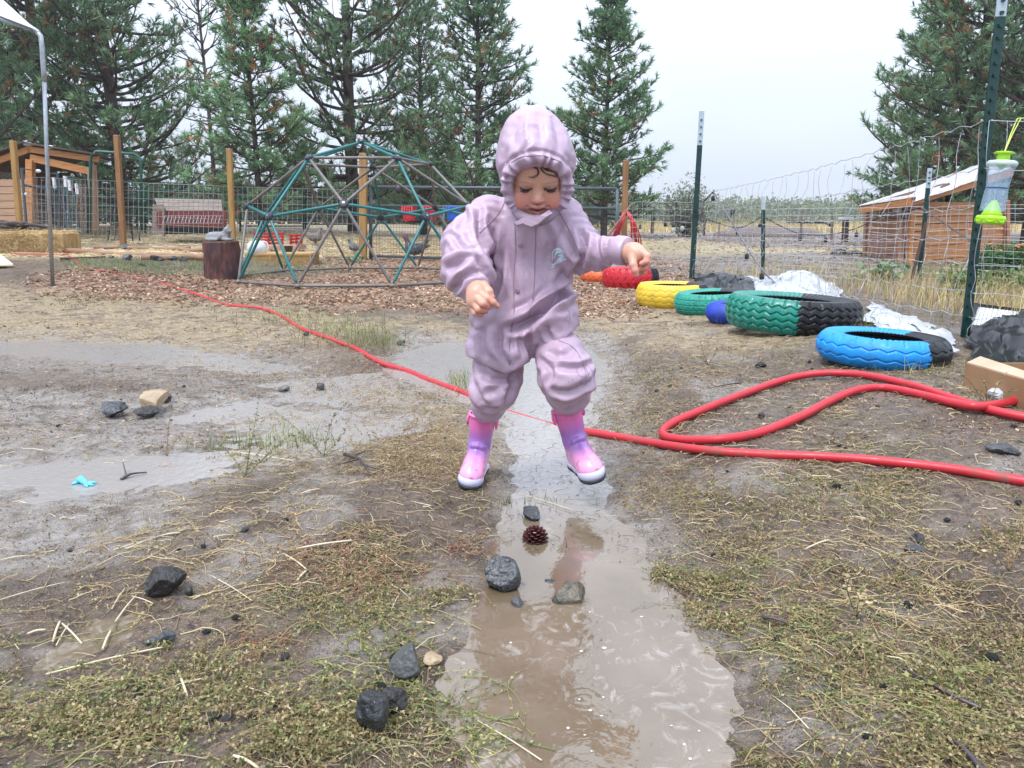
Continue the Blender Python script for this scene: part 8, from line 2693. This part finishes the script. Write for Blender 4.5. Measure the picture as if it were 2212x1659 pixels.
def ribbon(bvh, pl, wid, m, parent, name, off=.0009):
    P = [on(bvh, x, y, off) for x, y in [(p.x, p.y) for p in spline([Vector((x, y, 0)) for x, y in pl], 6)]]
    vs = []; n_ = len(P)
    for i, (p, n) in enumerate(P):
        tdir = (P[min(i + 1, n_ - 1)][0] - P[max(i - 1, 0)][0]).normalized(); sdir = tdir.cross(n).normalized()
        w = wid * (.35 + .65 * math.sin(math.pi * (i + .5) / n_)) / 2
        vs += [p - sdir * w, p + sdir * w]
    mb = MB(); mb.add(vs, [(2 * i, 2 * i + 1, 2 * i + 3, 2 * i + 2) for i in range(n_ - 1)])
    return mb.build(name, m, parent)


for pl, w in (([(1194, 562), (1195, 545), (1204, 538), (1215, 541), (1219, 548)], .0042), ([(1198, 558), (1202, 546), (1211, 544), (1217, 549)], .0042), ([(1196, 572), (1203, 566), (1210, 558), (1219, 553)], .0050), ([(1203, 569), (1211, 564), (1221, 558), (1222, 563)], .0042), ([(1190, 570), (1195, 572), (1194, 577), (1189, 577)], .0026), ([(1206, 552), (1214, 551), (1220, 554)], .0040)):
    ribbon(bvh_j, pl, w * 1.35, M_print, jacket, 'chest_emblem')
for x in range(10):
    for k in range(2):
        px_, py_ = 1143 + x * 3.1 + k, 299 + (x % 3) * 2.4 + k * 4.5 + abs(x - 5) * .5
        p, n = on(bvh_h, px_, py_, .0006); mb = MB(); mb.lathe([(.0009, 0), (.0009, .0005)], 6, p, n.to_track_quat('Z', 'Y').to_matrix()); mb.build('silver_dot', M_print, hood)
for pl in ([(1250, 790), (1246, 800), (1252, 812), (1264, 814), (1272, 808)], [(1262, 790), (1268, 800), (1272, 816)], [(1272, 792), (1280, 804), (1284, 812)], [(1256, 818), (1254, 826), (1258, 832)], [(1276, 812), (1276, 822), (1270, 828)]):
    ribbon(bvh_t, pl, .0009, M_line, trousers, 'line_drawing')

M_mudspeck = mat('mud_speck', (.10, .065, .05), (.06, .04, .03), rough=.6)
rs = np.random.default_rng(41); mbs = MB()
for i in range(34):
    x = rs.uniform(1015, 1285); y = 905 - abs(rs.normal()) * 70
    h = bvh_t.ray_cast(CAMV, Vector(raydir(x, y)).normalized())
    if h[0] is None or h[1].y > -.1: continue
    r_ = rs.uniform(.0004, .0011); mbs.ball(h[0], (r_, r_ * .5, r_ * rs.uniform(.8, 2.2)), 6, 4)
o = mbs.build('mud_specks', M_mudspeck, trousers, smooth=True); o['kind'] = 'stuff'
M_drop = mat('water_bead', (.75, .72, .80), (.7, .7, .78), rough=.05, spec=.9)
mbs = MB()
for i in range(260):
    x = rs.uniform(960, 1350); y = rs.uniform(235, 700)
    hh_ = [(b.ray_cast(CAMV, Vector(raydir(x, y)).normalized())) for b in (bvh_j, bvh_h)]
    hh_ = [h for h in hh_ if h[0] is not None and h[1].y < -.3]
    if not hh_: continue
    h = min(hh_, key=lambda q: q[3]); r_ = rs.uniform(.0005, .0012)
    if np.hypot(x - 1160, (y - 410) * 1.1) < 62: continue
    mbs.ball(h[0], (r_, r_ * .6, r_ * 1.2), 6, 4)
o = mbs.build('water_beads', M_drop, jacket, smooth=True); o['kind'] = 'stuff'

# ---- boots (built once around the sole, toe along +Y, then copied)
Bt = SDF((-.06, -.08, -.01), (.06, .13, .19), .0018)
Bt.cone((0, -.014, .062), (0, -.012, .175), .0290, .0375, .012)
Bt.chain([(0, -.020, .032), (0, .030, .031), (0, .068, .027)], [.0290, .0285, .0275], .012)
Bt.cone((0, -.002, .070), (0, .052, .036), .0265, .0235, .018)
Bt.ell((0, .070, .024), (.0310, .0360, .0235), .012)
Bt.chain([(-.020, .014, .078), (-.012, .024, .086), (0, .027, .089), (.012, .024, .086), (.020, .014, .078)], [.0035, .005, .0055, .005, .0035], .006)
Bt.plane((0, 0, .164), (0, -.10, 1)); Bt.plane((0, 0, .010), (0, 0, -1))
Bt.cone((0, -.013, .120), (0, -.012, .20), .0300, .0345, 0, sub=True)
V, F = Bt.extract(); V = smooth_mesh(V, F, 2, .5)
z = V[:, 2]; y = V[:, 1]
nn = n3(V * 38) * .5 + n3(V * 90) * .25
pk, pu, lp = np.array((.72, .17, .42)), np.array((.33, .17, .50)), np.array((.86, .34, .60))
w1 = ss(.090, .150, z + .012 * nn); w2 = ss(.030, .085, z - .25 * (y - .02) + .02 * nn)
col = lp[None] * (1 - w2[:, None]) + pu[None] * w2[:, None]; col = col * (1 - w1[:, None]) + pk[None] * w1[:, None]
lav = np.array((.62, .36, .70)); k = ss(.2, .5, n3(V * 26 + 4))[:, None] * (z < .09)[:, None] * .5
col = col * (1 - k) + lav * k
k = ss(.60, .68, n3(V * 150 + 9))[:, None] * .6; col = col * (1 - k) + np.array((.80, .10, .28)) * k
m, nt, b = mat_new('pink_purple_rubber')
at = node(nt, 'ShaderNodeAttribute', attribute_name='col'); nt.links.new(at.outputs['Color'], b.inputs['Base Color'])
b.inputs['Roughness'].default_value = .24; b.inputs['Coat Weight'].default_value = .3
k = (ss(.30, .45, n3(V * 70 + 30) + .5 * n3(V * 160)) * ss(.075, .02, z))[:, None] * .7; col = col * (1 - k) + np.array((.20, .14, .11)) * k
boot_me = np_mesh('boot_upper', V, F, [m], col=col, smooth=True)
Sl = SDF((-.06, -.08, -.02), (.06, .13, .05), .0018)
Sl.ell((0, -.018, .014), (.0330, .0370, .022), .01); Sl.ell((0, .025, .014), (.0315, .060, .022), .01); Sl.ell((0, .072, .015), (.0345, .0385, .024), .01)
Sl.plane((0, 0, .003), (0, 0, -1)); Sl.plane((0, 0, .0185), (0, -.10, 1))
V, F = Sl.extract(); sole_me = np_mesh('sole_band', V, F, [mat('lavender_white_rubber', (.62, .62, .82), (.56, .56, .76), rough=.35)], smooth=True)
Sl = SDF((-.06, -.08, -.02), (.06, .13, .05), .0018)
Sl.ell((0, -.018, .004), (.0330, .0370, .020), .01); Sl.ell((0, .025, .004), (.0300, .060, .020), .01); Sl.ell((0, .072, .004), (.0342, .0380, .020), .01)
Sl.plane((0, 0, -.006), (0, 0, -1)); Sl.plane((0, 0, .0045), (0, 0, 1))
for i in range(9): Sl.cone((-.05, -.05 + .017 * i, -.007), (.05, -.045 + .017 * i, -.007), .0028, .0028, 0, sub=True)
V, F = Sl.extract(); tread_me = np_mesh('outsole', V, F, [mat('dark_blue_sole', (.012, .016, .03), (.03, .035, .05), rough=.5)], smooth=True)
M_rim = mat('pink_rim_rubber', (.82, .22, .50), (.76, .18, .44), rough=.3)


def make_boot(origin, rot, label):
    t = bpy.data.objects.new('boot', boot_me); COL.objects.link(t); t.parent = child
    t['label'] = label
    Mw = Matrix.Translation(origin) @ rot.to_4x4()
    t.matrix_local = world_matrix(child).inverted() @ Mw
    for nm, me in (('sole_band', sole_me), ('outsole', tread_me)):
        o = bpy.data.objects.new(nm, me); COL.objects.link(o); o.parent = t
    mb = MB(); mb.tube([(.0372 * math.cos(a), -.0125 + .0372 * math.sin(a), .1635 + .10 * .0372 * math.sin(a)) for a in np.linspace(0, 2 * math.pi, 30, endpoint=False)], .0042, 8, closed=True)
    o = link_mesh('rim', mb.mesh('rim', M_rim, smooth=True)); o.parent = t
    for s in (-1, 1):
        mb = MB(); mb.tube([(s * .0375, -.022, .160), (s * .0400, -.022, .140), (s * .0392, -.013, .131), (s * .0400, -.004, .140), (s * .0375, -.004, .160)], .0030, 6)
        o = link_mesh('pull_loop', mb.mesh('pull_loop', M_rim, smooth=True)); o.parent = t
    return t


make_boot(OL, rl, 'left one in the photo, touching the mud at the puddle edge')
make_boot(OR, rr_, 'right one in the photo, lifted in the air above the puddle')

# ================================================================== RAIN HAZE
mh = bpy.data.materials.new('rain_haze'); mh.use_nodes = True
mh.node_tree.nodes.clear()
ho = mh.node_tree.nodes.new('ShaderNodeOutputMaterial'); hv = mh.node_tree.nodes.new('ShaderNodeVolumePrincipled')
hv.inputs['Color'].default_value = (.97, .985, 1, 1); hv.inputs['Density'].default_value = 0.0012; hv.inputs['Anisotropy'].default_value = .2
mh.node_tree.links.new(hv.outputs[0], ho.inputs['Volume'])
mb = MB(); mb.box((0, 330, 7), (1500, 820, 18))
tag(mb.build('haze', mh), kind='stuff')
